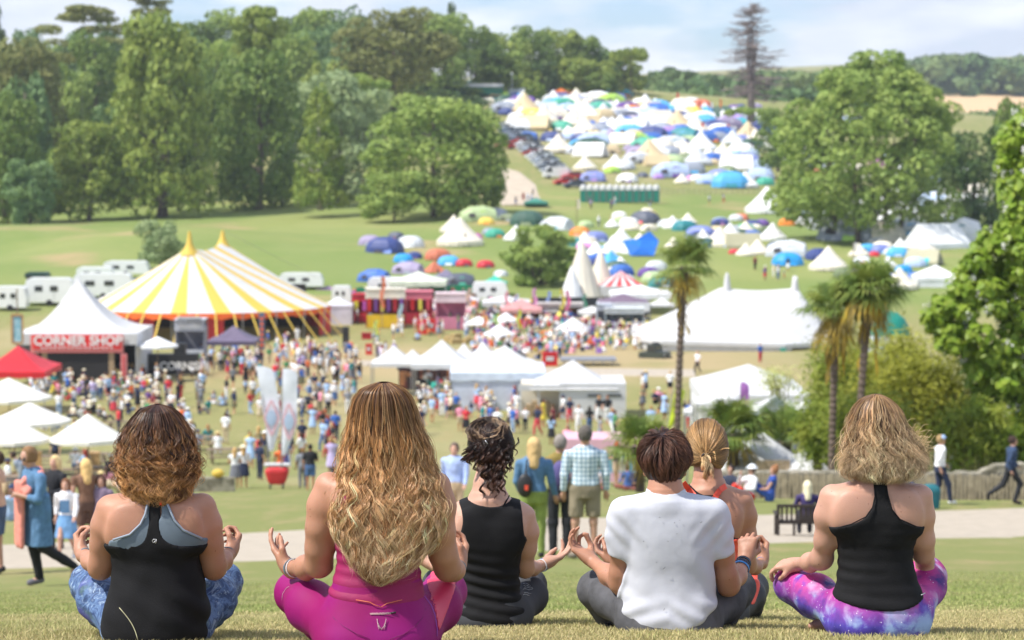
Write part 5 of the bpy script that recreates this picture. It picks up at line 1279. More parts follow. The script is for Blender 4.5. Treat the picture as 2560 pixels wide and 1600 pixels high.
def flowering_tree():
 d = 74; k = d/FPX; b = P(2520,1215,d); root = empty('flowering_tree',b,0,'bright green broad-leaved tree with white blossom at the right edge','tree')
 rng = np.random.default_rng(31); Ls = []
 edge = [(275,2545),(330,2480),(420,2470),(520,2520),(600,2420),(680,2370),(760,2318),(810,2290),(850,2340),(900,2400),(1000,2420),(1100,2410),(1190,2370)]
 for i in range(230):
  py = rng.uniform(280,1190); xl = np.interp(py,[e[0] for e in edge],[e[1] for e in edge]); x = xl+28+abs(rng.normal(0,1))*75
  if i < 60: x = xl+rng.uniform(25,60)
  s_ = rng.uniform(17,31); y = rng.uniform(-70,110)*(.4 if x < xl+80 else 1)
  Ls.append(((x-2520)*k,y*k,(1215-py)*k,s_*k*1.3,s_*k*1.3,s_*k*.8))
 for py in range(340,1190,60): Ls.append(((2585-2520)*k,20*k,(1215-py)*k,95*k,75*k,70*k))
 L_ = np.array(Ls); w = L_[:,3]*L_[:,5]; n = 18000; idx = rng.choice(len(L_),n,p=w/w.sum())
 u = rng.normal(0,1,(n,3)); u[:,2] += .3; u /= np.linalg.norm(u,axis=1,keepdims=True); c = L_[idx,:3]+u*L_[idx,3:6]*(rng.uniform(.6,1.05,n)**.7)[:,None]
 V,F = heart_leaves(c,u+np.array((0,-.3,.5)),.27,rng); mk('crown',V,F,M_CATALPA,root)
 sel = rng.choice(n,260,replace=False); V = []; F = []
 cc = [c[i]+u[i]*.12 for i in sel if u[i][1] < .2]
 V,F = leaves(np.repeat(np.array(cc),16,0)+rng.normal(0,.07,(len(cc)*16,3)),rng.normal(0,1,(len(cc)*16,3)),.10,rng); mk('blossom',V,F,M_BLOSSOM,root)
 t = MB(); limbs(t,(.9,.4,-.5),(1.2,.4,9.5),.28,random.Random(4),9,.35,.2); t.build('trunk',M_BARK,root,smooth=True)
flowering_tree()
# ---- bamboo and shrubs between the palms and the flowering tree
M_BAMBOO = leaf_material('bamboo_leaves',(.13,.14,.025),(.18,.185,.035),rough=.5,transl=.35,vs=1.2)
M_BAMBOO2 = leaf_material('green_bamboo_leaves',(.08,.11,.02),(.13,.15,.03),rough=.5,transl=.3,vs=1.2)
def bamboo(px,base_py,top_py,hw,d,m,label,seed,n=5200):
 b = P(px,base_py,d); k = d/FPX; H = P(px,top_py,d).z-b.z; root = empty('bamboo',b,0,label,'bamboo','bamboo clumps behind the low wall'); rng = np.random.default_rng(seed)
 t = MB(); C = []; U = []
 for i in range(34):
  a = rng.uniform(0,6.28); r_ = hw*k*math.sqrt(rng.uniform(0,1)); x,y = r_*math.cos(a)*.6,r_*math.sin(a)*.5; h = H*rng.uniform(.6,1.0); ex = math.cos(a)*hw*k*rng.uniform(.2,.75)
  pts = [Vector((x,y,-.3)),Vector((x+ex*.2,y,h*.5)),Vector((x+ex*.6,y,h*.85)),Vector((x+ex*1.15,y,h*.92))]; t.tube(pts,[.022,.02,.012,.004],4)
  for q in range(n//34):
   s_ = rng.uniform(.18,1)**.7; j = min(int(s_*3),2); p = pts[j].lerp(pts[j+1],s_*3-j); C.append(np.array(p)+rng.normal(0,.28,3));
 C = np.array(C); C[:,2] = np.maximum(C[:,2],.1); U = rng.normal(0,1,C.shape)*.8+np.array((0,-.2,.7))
 V,F = leaves(C,U,.24,rng,asp=.32,jit=.3); mk('foliage',V,F,m,root); t.build('canes',material('bamboo_canes',(.25,.24,.08),.5),root)
for q in [(2090,1195,815,38,84,M_BAMBOO2,'green bamboo clump at the foot of the left palm of the pair',1),(2120,1195,850,70,80,M_BAMBOO2,'leafy green clump between the two palm trunks',2),
   (2215,1195,815,75,78,M_BAMBOO,'yellow-green bamboo clump right of the palm pair',3),(2300,1200,838,80,76,M_BAMBOO,'brightest yellow bamboo clump under the flowering tree',4),
   (2380,1200,930,80,76,M_BAMBOO,'low yellow-green bamboo beside the flowering tree trunk',5),(2160,1200,980,90,74,M_BAMBOO2,'low green clump just behind the end of the stone wall',6),
   (2440,1200,1010,80,73,M_BAMBOO2,'dark green clump behind the man in navy',7),(2045,1200,1010,18,78,M_BAMBOO2,'narrow green clump right of the white tents',8)]:
 bamboo(*q)
bamboo(1950,1000,925,40,125,leaf_material('sparse_shrub_leaves',(.20,.22,.10),(.27,.28,.13),vs=2),'sparse pale shrub in front of the large white tent roof',9,700)
def far_wood():
 rng = np.random.default_rng(9); Ls = []
 def ridge(px0,px1,f_top,d0,d1,n,s):
  for i in range(n):
   px = rng.uniform(px0,px1); d = rng.uniform(d0,d1); t = rng.random(); top = f_top(px); base = float(gpy(px,d)); py = top+(max(base,top+14)-top)*t
   c = P(px,py+s*.5,d); k = d/FPX; Ls.append((c.x,c.y,c.z,s*k*rng.uniform(.7,1.3),s*k,s*k*rng.uniform(.5,.8)))
 ridge(2150,2750,lambda x: np.interp(x,[2150,2240,2330,2420,2480,2530,2600,2750],[180,168,140,138,152,150,132,120]),1400,1750,600,27)
 ridge(1600,2260,lambda x: np.interp(x,[1600,1660,1690,1730,1800,1900,2000,2260],[200,175,172,190,186,182,178,186]),860,1150,360,22)
 ridge(1560,2050,lambda x: 232,700,780,150,16)
 ridge(2360,2600,lambda x: 282,900,1050,60,14)
 V,F = crown(Ls,70000,4.2,rng,up=.6); tag(mk('distant_wood',V,F,LEAF['far']),kind='stuff')
far_wood()
# ---------------------------------------------------------------- tents, stalls and other structures
def rgb(h): return lin(h)
def setcol(o,c): o.color = (*c,1); return o
def text(name,s,size,parent,loc,m,depth=.02,rz=0.0):
 cu = bpy.data.curves.new(name,'FONT'); cu.body = s; cu.size = size; cu.align_x = 'CENTER'; cu.align_y = 'CENTER'; cu.extrude = depth; cu.offset = size*.03
 t = bpy.data.objects.new('tmp',cu); S.collection.objects.link(t)
 me = bpy.data.meshes.new_from_object(t.evaluated_get(bpy.context.evaluated_depsgraph_get())); bpy.data.objects.remove(t)
 o = bpy.data.objects.new(name,me); S.collection.objects.link(o); me.materials.clear(); me.materials.append(m); o.parent = parent; o.location = loc; o.rotation_euler = (R(90),0,rz); return o
def roof_grid(per,top,nt=8,sag=1.25,zs=0.0):
 """canvas roof: per = list of eave points, top = matching list of ridge points"""
 n = len(per); V = []; F = []
 for j in range(nt+1):
  t = j/nt
  for a,b in zip(per,top): V.append((a[0]+(b[0]-a[0])*t,a[1]+(b[1]-a[1])*t,a[2]+(b[2]-a[2])*t**sag))
 for j in range(nt):
  for i in range(n): F.append((j*n+i,j*n+(i+1) % n,(j+1)*n+(i+1) % n,(j+1)*n+i))
 return V,F
def rect_per(w,d,z,k=6,cx=0,cy=0):
 c = [(-w/2,-d/2),(w/2,-d/2),(w/2,d/2),(-w/2,d/2)]; out = []
 for i in range(4):
  a,b = c[i],c[(i+1) % 4]
  for q in range(k): t = q/k; out.append((cx+a[0]+(b[0]-a[0])*t,cy+a[1]+(b[1]-a[1])*t,z))
 return out
def gazebo(px,base_py,wpx,eave_py,peak_py,label,d=None,depth=None,col='#f2f2f2',valance=None,name='gazebo',walls=None,wallcol=None,group=None,sag=1.35,rz=0,legs=True,mat=None,vh=None,stripe=None):
 d = d or dist_at(px,base_py); base_py = float(gpy(px,d)); k = d/FPX; w = wpx*k; dp = depth or w; b = P(px,base_py,d)
 root = empty(name,b,rz,label,name.replace('_',' '),group)
 ze = (base_py-eave_py)*k; zp = (base_py-peak_py)*k; vh = vh or max(.25,.09*w)
 m = mat or M_TENT; per = rect_per(w,dp,ze,8); V,F = roof_grid(per,[(0,0,zp)]*len(per),7,sag)
 o = mk('canopy',V,F,[m,stripe] if stripe else m,root,smooth=True); setcol(o,rgb(col))
 if stripe: o.data.polygons.foreach_set('material_index',np.array([(i % 32) % 2 for i in range(len(F))],np.int32))
 vb = MB(); n = len(per)
 vb.add([(x*1.002,y*1.002,z) for x,y,z in per]+[(x*1.004,y*1.004,z-vh*(1 if i % 2 else .86)) for i,(x,y,z) in enumerate(per)],[(i,(i+1) % n,n+(i+1) % n,n+i) for i in range(n)])
 setcol(vb.build('valance',m,root),rgb(valance or col))
 if legs:
  for x,y in ((-.49,-.49),(.49,-.49),(.49,.49),(-.49,.49)):
   MB().box((x*w,y*dp,ze/2-.2),(.07,.07,ze+.4)).build('leg',M_METAL,root)
 if walls:
  for s in walls:
   q = MB()
   if s == 'b': q.box((0,dp*.49,ze/2-.1),(w*.97,.03,ze+.2))
   if s == 'f': q.box((0,-dp*.485,ze/2-.1),(w*.97,.03,ze+.2))
   if s == 'l': q.box((-w*.487,0,ze/2-.1),(.03,dp*.95,ze+.2))
   if s == 'r': q.box((w*.487,0,ze/2-.1),(.03,dp*.95,ze+.2))
   setcol(q.build('side_wall',M_TENT,root),rgb(wallcol or col))
 return root,k,w,dp,ze,zp
def parasol(px,base_py,wpx,eave_py,peak_py,label,d=None,col='#f6f4ee',n=8,name='parasol',group='white parasols over the tables'):
 d = d or dist_at(px,base_py); base_py = float(gpy(px,d)); k = d/FPX; r = wpx*k/2; b = P(px,base_py,d); root = empty(name,b,.2,label,name,group)
 ze = (base_py-eave_py)*k; zp = (base_py-peak_py)*k; per = []
 for i in range(n*4):
  a = 2*math.pi*i/(n*4); q = r*(1-.05*math.sin((i % 4)/4*math.pi)); per.append((q*math.cos(a),q*math.sin(a),ze))
 V,F = roof_grid(per,[(0,0,zp)]*len(per),6,1.12); setcol(mk('canopy',V,F,M_TENT,root,smooth=True),rgb(col)); m = len(per)
 vb = MB(); vb.add([(x,y,z) for x,y,z in per]+[(x*1.003,y*1.003,z-.16) for x,y,z in per],[(i,(i+1) % m,m+(i+1) % m,m+i) for i in range(m)]); setcol(vb.build('valance',M_TENT,root),rgb(col))
 MB().tube([(0,0,-.3),(0,0,zp+.08)],.03,8).build('pole',M_WOOD,root)
 for i in range(n):
  a = 2*math.pi*i/n; MB().tube([(0,0,zp-.15),(r*.97*math.cos(a),r*.97*math.sin(a),ze-.02)],.012,4).build('rib',M_WOOD,root)
 return root
STRIPE_Y = material('yellow_canvas',(.72,.50,.08),.7,transl=.12); STRIPE_O = material('orange_valance',(.85,.13,.01),.7)
# ---- big top
def big_top():
 d = 241; k = d/FPX; b = P(522,857,235); b.y = d; b.z = P(476,857,229).z; root = empty('big_top_tent',b,0,'yellow and white striped big top with two yellow peaks','big top tent')
 W = Vector; eave = P(476,786,229).z-b.z; A = 12.3; B = 11.0
 p1 = P(474,618,237)-b; p2 = P(557,605,246)-b
 per = []; top = []; n = 144
 for i in range(n):
  a = 2*math.pi*i/n; x,y = A*math.cos(a)+(-.9),B*math.sin(a); z = eave+.12*math.cos(a*24)*0
  t = ((W((x,y,0))-W((p1.x,p1.y,0))).dot(W((p2.x-p1.x,p2.y-p1.y,0))))/((p2.x-p1.x)**2+(p2.y-p1.y)**2)
  t = min(max(t*.75+.12,0),1); q = p1.lerp(p2,t); top.append((q.x,q.y,q.z-(.55*math.sin(t*math.pi)))); per.append((x,y,z))
 V,F = roof_grid(per,top,16,1.07)
 o = mk('canopy',V,F,[M_WHITE,STRIPE_Y],root,smooth=True)
 o.data.polygons.foreach_set('material_index',np.array([1 if (i % n) % 8 < 3 else 0 for i in range(len(F))],np.int32))
 v = MB(); v.add([(x*1.001,y*1.001,z) for x,y,z in per]+[(x*1.006,y*1.006,z-.55-.12*math.sin(i*math.pi/2)) for i,(x,y,z) in enumerate(per)],[(i,(i+1) % n,n+(i+1) % n,n+i) for i in range(n)]); v.build('valance',STRIPE_O,root)
 for p,tp in ((p1,P(474,578,237)-b),(p2,P(557,576,246)-b)):
  m = MB(); m.lathe([(1.0,-.75),(.6,-.25),(.28,.4),(.12,(tp.z-p.z))],18,tuple(p)); m.build('peak_cap',STRIPE_Y,root,smooth=True)
 for a0,a1,m in ((185,245,M_RED),(-22,5,M_RED),(5,185,M_RED),(272,280,M_RED)):
  q = MB(); s = [(A*.93*math.cos(R(a)),B*.93*math.sin(R(a))) for a in np.linspace(a0,a1,24)]
  for i in range(23): q.add([(*s[i],-.5),(*s[i+1],-.5),(*s[i+1],eave-.1),(*s[i],eave-.1)],[(0,1,2,3)])
  q.build('side_wall',m,root)
 MB().box((0,5.5,2),(17,.3,5)).build('inner_shade_sheet',M_DARK,root)  # near-black sheet painted as the shade inside the big top
 STR = STRIPE_Y
 for i,a in enumerate(np.arange(190,352,8.2)):
  ca,sa = math.cos(R(a)),math.sin(R(a)); L_ = 2.2 if a < 285 else 3.0
  s = Vector((A*ca-.9,B*sa,eave-.05)); e = Vector(((A+L_)*ca-.9,(B+L_)*sa,-.3)); w = Vector((-sa,ca,0))*.085
  t = MB(); t.add([s-w,s+w,e+w,e-w,s-w+Vector((0,0,.03)),s+w+Vector((0,0,.03)),e+w+Vector((0,0,.03)),e-w+Vector((0,0,.03))],[(3,2,1,0),(4,5,6,7),(0,1,5,4),(1,2,6,5),(2,3,7,6),(3,0,4,7)]); t.build('guy_strap',STR,root)
  if i % 2 == 0: MB().tube([(A*.97*ca,B*.97*sa,-.3),(A*.985*ca,B*.985*sa,eave)],.06,6).build('pole',M_METAL,root)
 for p in (p1,p2):
  MB().tube([tuple(p+Vector((0,0,1.2))),(p.x+9*(1 if p is p2 else -.3),p.y+6,eave+2.2)],.02,4).build('guy_rope',M_METAL,root)
big_top()
# ---- corner shop stage tent
def corner_shop():
 d = 186; k = d/FPX; b = P(215,935,d); root = empty('pagoda_tent',b,0,'white pointed tent with the red CORNER SHOP sign over its dark stage','tent')
 w = 300*k; ze = (935-822)*k; zp = (935-690)*k
 per = rect_per(w,w*.9,ze,10); V,F = roof_grid(per,[(-.55,0,zp)]*len(per),12,2.0); mk('canopy',V,F,M_WHITE,root,smooth=True)
 n = len(per); v = MB(); v.add([(x*1.001,y*1.001,z) for x,y,z in per]+[(x*1.002,y*1.002,z-.85) for x,y,z in per],[(i,(i+1) % n,n+(i+1) % n,n+i) for i in range(n)]); v.build('valance',M_WHITE,root)
 for s in (-1,1): MB().box((s*w*.49,0,ze/2),(.05,w*.88,ze)).build('side_wall',M_WHITE,root)
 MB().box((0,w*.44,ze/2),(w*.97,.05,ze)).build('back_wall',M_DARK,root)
 y = -w*.45-.06; X = lambda p: (p-215)*k; Z = lambda p: (935-p)*k
 for s,e in ((X(108)+.0,1),(X(333),1)): MB().box((s,y,Z(905)),(.45,.3,(935-868)*k*.0+Z(868))).build('sign_post',material('pink_panel',(.72,.25,.24),.7,var=.15),root)
 for s in (X(138),X(302)): MB().box((s,y+.1,Z(900)),(.4,.2,Z(866))).build('timber_post',M_PALEWOOD,root)
 MB().box((X(220),y+.05,Z(890)),((308-130)*k,.04,(945-862)*k)).build('stage_shade_sheet',M_DARK,root)  # near-black sheet across the front stands in for the shaded stage
 sg = MB().box((X(219),y-.1,Z(846)),((333-106)*k,.12,(868-824)*k)); sg = sg.build('sign_board',material('pink_border',(.75,.22,.20),.6),root)
 red = MB(); red.box((X(219),y-.19,Z(842)),((328-112)*k,.05,(860-827)*k)); r = red.build('sign_panel',material('sign_red',(.75,.02,.02),.5),root)
 wt = material('sign_white',(.82,.80,.78),.6)
 text('lettering','CORNER SHOP',.98,root,(X(222),y-.23,Z(839.5)),wt)
 for i in range(17): MB().box((X(134+i*10.6),y-.225,Z(855.5)),(.22,.02,.09),M=Matrix.Rotation(.5*(-1)**i,4,'Y')).build('scroll_mark',wt,root)
 for s in (108,333):
  for i in range(5): MB().box((X(s),y-.17,Z(880+i*10)),(.16,.03,.2)).build('panel_lettering',M_RED,root)
corner_shop()
# ---- white marquee with two spires
def marquee():
 d = 222; k = d/FPX; b = P(1785,905,d); root = empty('marquee',b,0,'large white marquee with two tall rounded spires','marquee')
 X = lambda p: (p-1785)*k; Z = lambda p: (905-p)*k
 per = []; top = []; w0,w1,dp = X(1583),X(2070),15.0; ze = Z(832); r0,r1 = X(1800),X(1992)
 base = [(w0,-dp*.28),(X(1640),-dp/2),(X(1940),-dp/2),(w1,-dp*.3),(w1+.6,dp*.3),(X(1960),dp/2),(X(1640),dp/2),(w0,dp*.28)]
 for i in range(8):
  a,c = base[i],base[(i+1) % 8]
  for q in range(6):
   t = q/6; x,y = a[0]+(c[0]-a[0])*t,a[1]+(c[1]-a[1])*t; per.append((x,y,ze-(.5 if y < 0 else 0)*((x-w0)/(w1-w0)))); tx = min(max(r0+(x-w0)/(w1-w0)*(r1-r0)*1.5-(r1-r0)*.25,r0),r1); top.append((tx,0,Z(718)-.25*math.sin((tx-r0)/(r1-r0)*math.pi)))
 V,F = roof_grid(per,top,12,1.08); mk('canopy',V,F,M_WHITE,root,smooth=True)
 n = len(per); v = MB(); v.add([(x*.98,y*.98,z-.02) for x,y,z in per]+[(x*.985,y*.985,-1) for x,y,z in per],[(i,(i+1) % n,n+(i+1) % n,n+i) for i in range(n) if not (13 <= i <= 16)]); v.build('side_wall',M_WHITE,root)
 v = MB(); v.add([(x*1.001,y*1.001,z) for x,y,z in per]+[(x*1.004,y*1.004,z-.35) for x,y,z in per],[(i,(i+1) % n,n+(i+1) % n,n+i) for i in range(n)]); v.build('valance',M_WHITE,root)
 for x,tp in ((r0+.6,680),(r1-.2,690)):
  MB().lathe([(.5,-.9),(.33,0),(.27,.5),(.2,1.0),(.12,(Z(tp)-Z(716))-.1),(.02,Z(tp)-Z(716))],14,(x,0,Z(716))).build('spire',M_WHITE,root,smooth=True)
 for i in range(9): x = X(1650+i*33); MB().tube([(x,-dp/2*.985-.02,ze-.3),(x,-dp/2*.985-.03,-.5)],.035,5).build('wall_seam',M_WHITE,root)
 t = material('teal_bunting',(.03,.30,.22),.7)
 MB().add([(X(1927),-dp/2-.3,Z(850)),(X(1942),-dp/2-.3,Z(850)),(X(1937),-dp/2-.3,Z(915)),(X(1933),-dp/2-.3,Z(915))],[(0,1,2,3)]).build('drape',t,root)
 MB().box((X(1980),-dp*.38,Z(878)),(2.6,2,1.0)).build('counter',material('orange_counter',(.5,.18,.08),.7),root)
marquee()
# ---- row of white pointed gazebos in the centre and the side tents
G1 = 'white pointed gazebos joined in a row'
for px,w,pk,lab in ((985,110,862,'leftmost low white gazebo of the joined row, open-sided'),(1032,80,872,'narrow low white gazebo second in the joined row'),(1105,150,847,'biggest white gazebo of the joined row, with a dark stall beneath'),
      (1160,90,856,'small white gazebo peak right of the biggest in the joined row'),(1208,105,852,'white gazebo peak fourth from the right tent of the joined row'),(1262,150,861,'rightmost white gazebo peak of the joined row')):
 gazebo(px,975 if px < 1200 else 960,w,903 if px < 1200 else 905,pk,lab,d=168 if px != 1105 else 165,col='#f4f5f7',group=G1,mat=M_WHITE,legs=px in (985,1105))
o = MB(); k = 168/FPX
root = empty('stall',P(1070,975,172),0,'dark wooden stall full of goods under the joined white gazebos','stall')
MB().box((0,0,1.1),(150*k,.2,2.4)).build('backdrop',material('dark_red_brown',(.06,.025,.02),.9,var=.6,vscale=2),root)
rr = random.Random(5)
for i in range(14):
 c = rr.choice(['#7a3b2c','#3c2a28','#9c6a44','#c8b8a0','#5a2330','#b07a50','#2c2430']); setcol(MB().box((rr.uniform(-70,70)*k,-.2-rr.random()*.8,rr.uniform(.2,1.9)),(.5,.3,rr.uniform(.5,1.1))).build('hanging_rug' if i % 2 else 'basket',M_TENT,root),rgb(c))
gazebo(1245,1000,235,918,888,'pale blue-white tent with grey striped walls beside the joined gazebos',d=160,depth=7,col='#dbe6f5',name='tent',walls='bflr',wallcol='#cfd6e6',sag=1.05)
for i in range(6): pass
root = empty('frame_tent',P(1432,1040,153),0,'square white tent with two dark slot windows on its right wall','tent')
k = 153/FPX; X = lambda p: (p-1432)*k; Z = lambda p: (1040-p)*k
per = rect_per(X(1540)-X(1320),5.5,Z(962),8,X(1432)); V,F = roof_grid(per,[(0,0,Z(898))]*len(per),8,1.25); mk('canopy',V,F,M_WHITE,root,smooth=True)
MB().box((X(1480),0,Z(995)),(X(1562)-X(1400),5.2,Z(960)+.4)).build('side_wall',M_WHITE,root); MB().box((X(1350),1.0,Z(995)),(X(1400)-X(1305),3.0,Z(965))).build('back_wall',M_CREAM,root)
MB().box((X(1352),-2.6,Z(958)),(X(1415)-X(1300),.1,.35)).build('valance',M_WHITE,root)
for x in (1483,1532): MB().box((X(x),-2.63,Z(977)),(38*k*.9,.05,.13)).build('window',M_GLASSY,root)
for x in (1300,1345,1398): MB().box((X(x),-2.6,Z(990)),(.08,.08,Z(955))).build('pole',M_WHITE,root)
for i in range(5): MB().box((X(1322+i*14),-1.2,.5+.2*(i % 2)),(.4,.5,.8)).build('counter_goods',M_PALEWOOD,root)
# ---- gazebos and parasols elsewhere
gazebo(48,995,175,918,862,'red gazebo at the left edge of the photo',d=160,col='#d8202c',depth=6)
PG = 'white parasols over the tables'
for a in ((25,1075,215,990,942,'white parasol highest at the left edge, over the benches',130),(78,1150,205,1048,1003,'white parasol second in the stack at the left edge, with pale pattern',110),
   (38,1180,180,1094,1040,'white parasol lowest of those at the left edge',100),(222,1170,190,1092,1031,'white parasol just left of the curly haired woman',100),
   (395,915,104,862,840,'small pale blue-white parasol right of the corner stage',183),(1197,835,74,807,790,'small white parasol in the food court, upper left one',0),
   (1265,828,66,800,780,'small white parasol touching the striped stall front',0),(1247,868,82,834,810,'white parasol nearest the joined gazebos in the food court',0),(1432,850,92,821,792,'white parasol over the red benches on the right of the food court',0)):
 parasol(a[0],a[1],a[2],a[3],a[4],a[5],d=a[6] or None,col='#f3f4f6' if a[0] > 300 else '#f4f1e8')
gazebo(585,925,120,848,812,'dark purple-grey gazebo in front of the big top',d=190,col='#6d6278',valance='#5a5068')
gazebo(1558,800,125,752,733,'white and grey gazebo with a dusky purple top beside the palm',d=250,col='#7a6678',valance='#eef0f2',vh=1.0)
gazebo(1552,742,110,712,676,'red and white striped pointed tent above the dusky purple gazebo',d=272,col='#f4f4f4',valance='#f4f4f4',mat=M_WHITE,stripe=M_RED,vh=1.2,sag=1.1)
gazebo(1600,760,150,730,712,'long low white tent behind the dusky purple gazebo',d=262,col='#f2f3f4')
gazebo(1303,812,104,770,747,'pink striped stall roof over red cloth walls in the middle of the valley',d=252,col='#d99a96',valance='#e0a8a2',walls='blr',wallcol='#b01822')
gazebo(1320,238,44,225,213,'red gazebo on the hilltop',d=600,col='#d8282c'); gazebo(1402,236,34,228,221,'orange gazebo on the hilltop',d=600,col='#e87828')
gazebo(1340,512,60,505,494,'dark green gazebo left of the toilet cabins',d=405,col='#3d8a78',walls='b',wallcol='#8fa8a4')
gazebo(1047,742,140,700,678,'pale green tent roof behind the red stalls',d=272,col='#dfe6cf',walls='blr',wallcol='#e4e8ea')
gazebo(1115,708,60,690,672,'mauve awning with a dark opening beside the green tunnel tent',d=285,col='#7e7890',walls='lr'); gazebo(1237,725,62,705,688,'turquoise gazebo left of the spreading tree',d=275,col='#3cc0a6')
gazebo(820,735,60,722,714,'mauve gazebo right of the big top',d=280,col='#9a7f9c'); gazebo(775,728,46,718,708,'pinkish gazebo between the caravan and the mauve gazebo',d=284,col='#b08fa6')
gazebo(846,800,75,760,742,'white canvas booth beside the big top guy straps',d=250,col='#e6e6ee',walls='bflr',wallcol='#e2e2ec')
gazebo(2338,728,105,690,662,'white box-shaped tent under the dark tree on the right',d=283,col='#f3f3f5',walls='blrf',sag=1.0)
gazebo(1870,1010,265,965,908,'broad white tent roof behind the purple flag',d=135,depth=9,col='#f2f2f3',mat=M_WHITE,walls='bflr',sag=1.08)
gazebo(1800,1075,130,1000,972,'low white tent with an open front left of the purple flag',d=118,col='#f6f6f7',mat=M_WHITE,walls='br')
gazebo(1935,1090,150,1035,985,'white tent with a folded roof right of the purple flag',d=115,col='#f4f4f6',mat=M_WHITE,walls='bl',depth=5)
gazebo(2010,1095,110,1045,1000,'white tent roof partly behind the bamboo',d=112,col='#f4f4f6',mat=M_WHITE,depth=5)
gazebo(1905,1215,190,1150,1078,'white tent with a timber front behind the stone wall',d=82,depth=5,col='#f0f0f1',mat=M_WHITE,walls='flr',sag=1.1)
gazebo(1800,1215,150,1120,1070,'white tent behind the wall, left of the timber-fronted tent',d=86,depth=4,col='#f3f3f4',mat=M_WHITE,walls='fr'); gazebo(2010,1215,110,1165,1120,'small white tent behind the wall at the foot of the bamboo',d=80,depth=3,col='#f3f3f4',mat=M_WHITE,walls='flr')
k = 79/FPX; root = empty('timber_screen',P(1935,1205,79),0,'slatted timber front under the white tent behind the stone wall','screen')
for i in range(16): MB().box(((i-8)*5.4*k,0,.35),(.055,.03,.75)).build('slat',M_PALEWOOD,root)
# ---- pink and blue painted booth
k = 98/FPX; root = empty('painted_booth',P(1500,1205,98),0,'long booth painted pink above and sky blue below, behind the man in the checked shirt','booth')
MB().box((0,.6,.62),(175*k,2.2,1.3)).build('wall',material('booth_blue',(.25,.55,.72),.6,var=.08),root); MB().box((0,.5,1.55),(182*k,2.4,.6)).build('fascia',material('booth_pink',(.72,.42,.50),.6,var=.08),root)
for x in (-.9,-.2,.9): MB().lathe([(.28,0),(.28,.04),(0,.05)],16).build('painted_cloud',material('booth_cloud',(.75,.72,.72),.6),root).matrix_local = Matrix.Translation((x,-.5,.8)) @ Matrix.Rotation(R(90),4,'X')
MB().box((0,-.55,.25),(175*k,.05,.4)).build('skirting',bpy.data.materials['booth_pink'],root)
# ---- coloured stalls in the middle distance
def booth(px,base_py,wpx,top_py,label,body,fascia,d=None,sign=None,counter=None,name='stall',cat='stall',stripes=None):
 d = d or dist_at(px,base_py); base_py = float(gpy(px,d)); k = d/FPX; w = wpx*k; h = (base_py-top_py)*k; root = empty(name,P(px,base_py,d),0,label,cat)
 setcol(MB().box((0,1.2,h*.45),(w,.15,h*.9)).build('back_wall',M_TENT,root),rgb(body))
 for s in (-1,1): setcol(MB().box((s*w*.49,.3,h*.42),(.15,2.1,h*.84)).build('side_wall',M_TENT,root),rgb(body))
 setcol(MB().box((0,-.85,h*.88),(w*1.04,.2,h*.24)).build('fascia',M_TENT,root),rgb(fascia)); setcol(MB().box((0,.2,h*1.01),(w*1.06,2.5,.08)).build('roof',M_TENT,root),rgb(fascia))
 setcol(MB().box((0,-.75,h*.17),(w*.96,.5,h*.34)).build('counter',M_TENT,root),rgb(counter or fascia))
 if stripes:
  for i,c in enumerate(stripes): setcol(MB().box(((i+.5)/len(stripes)*w-w/2,-.98,h*.60),(w/len(stripes)*.45,.04,h*.34)).build('streamer',M_TENT,root),rgb(c))
 if sign: text('lettering',sign[0],sign[1],root,(0,-.98,h*.88),sign[2])
 return root
wt = bpy.data.materials['sign_white']; bk = M_BLACK
booth(478,892,72,798,'grey timber coffee kiosk with a white COFFEE sign','#8b8d98','#c9ccd4',d=200,name='kiosk',cat='kiosk')
r_ = empty('sign',P(475,892,199),0,'white COFFEE sign on top of the grey kiosk','sign'); k = 199/FPX
MB().box((0,0,(892-805)*k),(58*k,.1,28*k)).build('board',M_WHITE,r_); text('lettering','COFFEE',.62,r_,(0,-.08,(892-804)*k),bpy.data.materials['grey_metal'])
root = empty('bar_counter',P(430,932,188),0,'long black counter with a white painted name, right of the corner stage','counter'); k = 188/FPX
MB().box((0,0,.75),(135*k,.9,1.5)).build('counter',M_BLACK,root); MB().box((0,-.5,.05),(135*k,.1,.3)).build('plinth',M_BLACK,root); text('lettering','CORNISH',.85,root,(32*k*.95,-.48,.55),wt)
MB().box((20*k,.2,1.9),(30*k,.8,.8)).build('machine',M_BLACK,root)
booth(965,788,96,722,'red and yellow stall with a cream signboard and purple streamers','#9c1c2a','#f0ead8',d=246,counter='#e8c020',stripes=['#e02828','#7a4a9a','#f0e030','#7a4a9a','#c02030','#8a5ab0'])
booth(1042,786,78,728,'pink-topped stall with red streamers right of the red and yellow stall','#b02838','#e88090',d=250,counter='#c03040',stripes=['#f4a0b0','#e02828','#f8f060','#e05060'])
booth(913,770,62,735,'small red stall with coloured streamers left of the red and yellow stall','#b81a24','#d02030',d=252,stripes=['#e8e040','#d060c0','#e03030'])
booth(1127,795,74,733,'pink food van with two dark serving hatches','#d987a2','#f0d8dc',d=244,counter='#d987a2',name='food_van',cat='food van')
booth(1400,800,110,758,'sand-coloured stall with a purple slanting banner in the middle of the valley','#b08a58','#cfc6c0',d=255,counter='#54407a')
booth(1560,815,95,770,'plant and flower stall under the dusky purple gazebo','#8c9aa0','#dfe4e6',d=243,counter='#c8ced2')
booth(1510,812,36,760,'grey shed-like stall left of the plant stall','#a8aeb8','#c8ccd4',d=244)
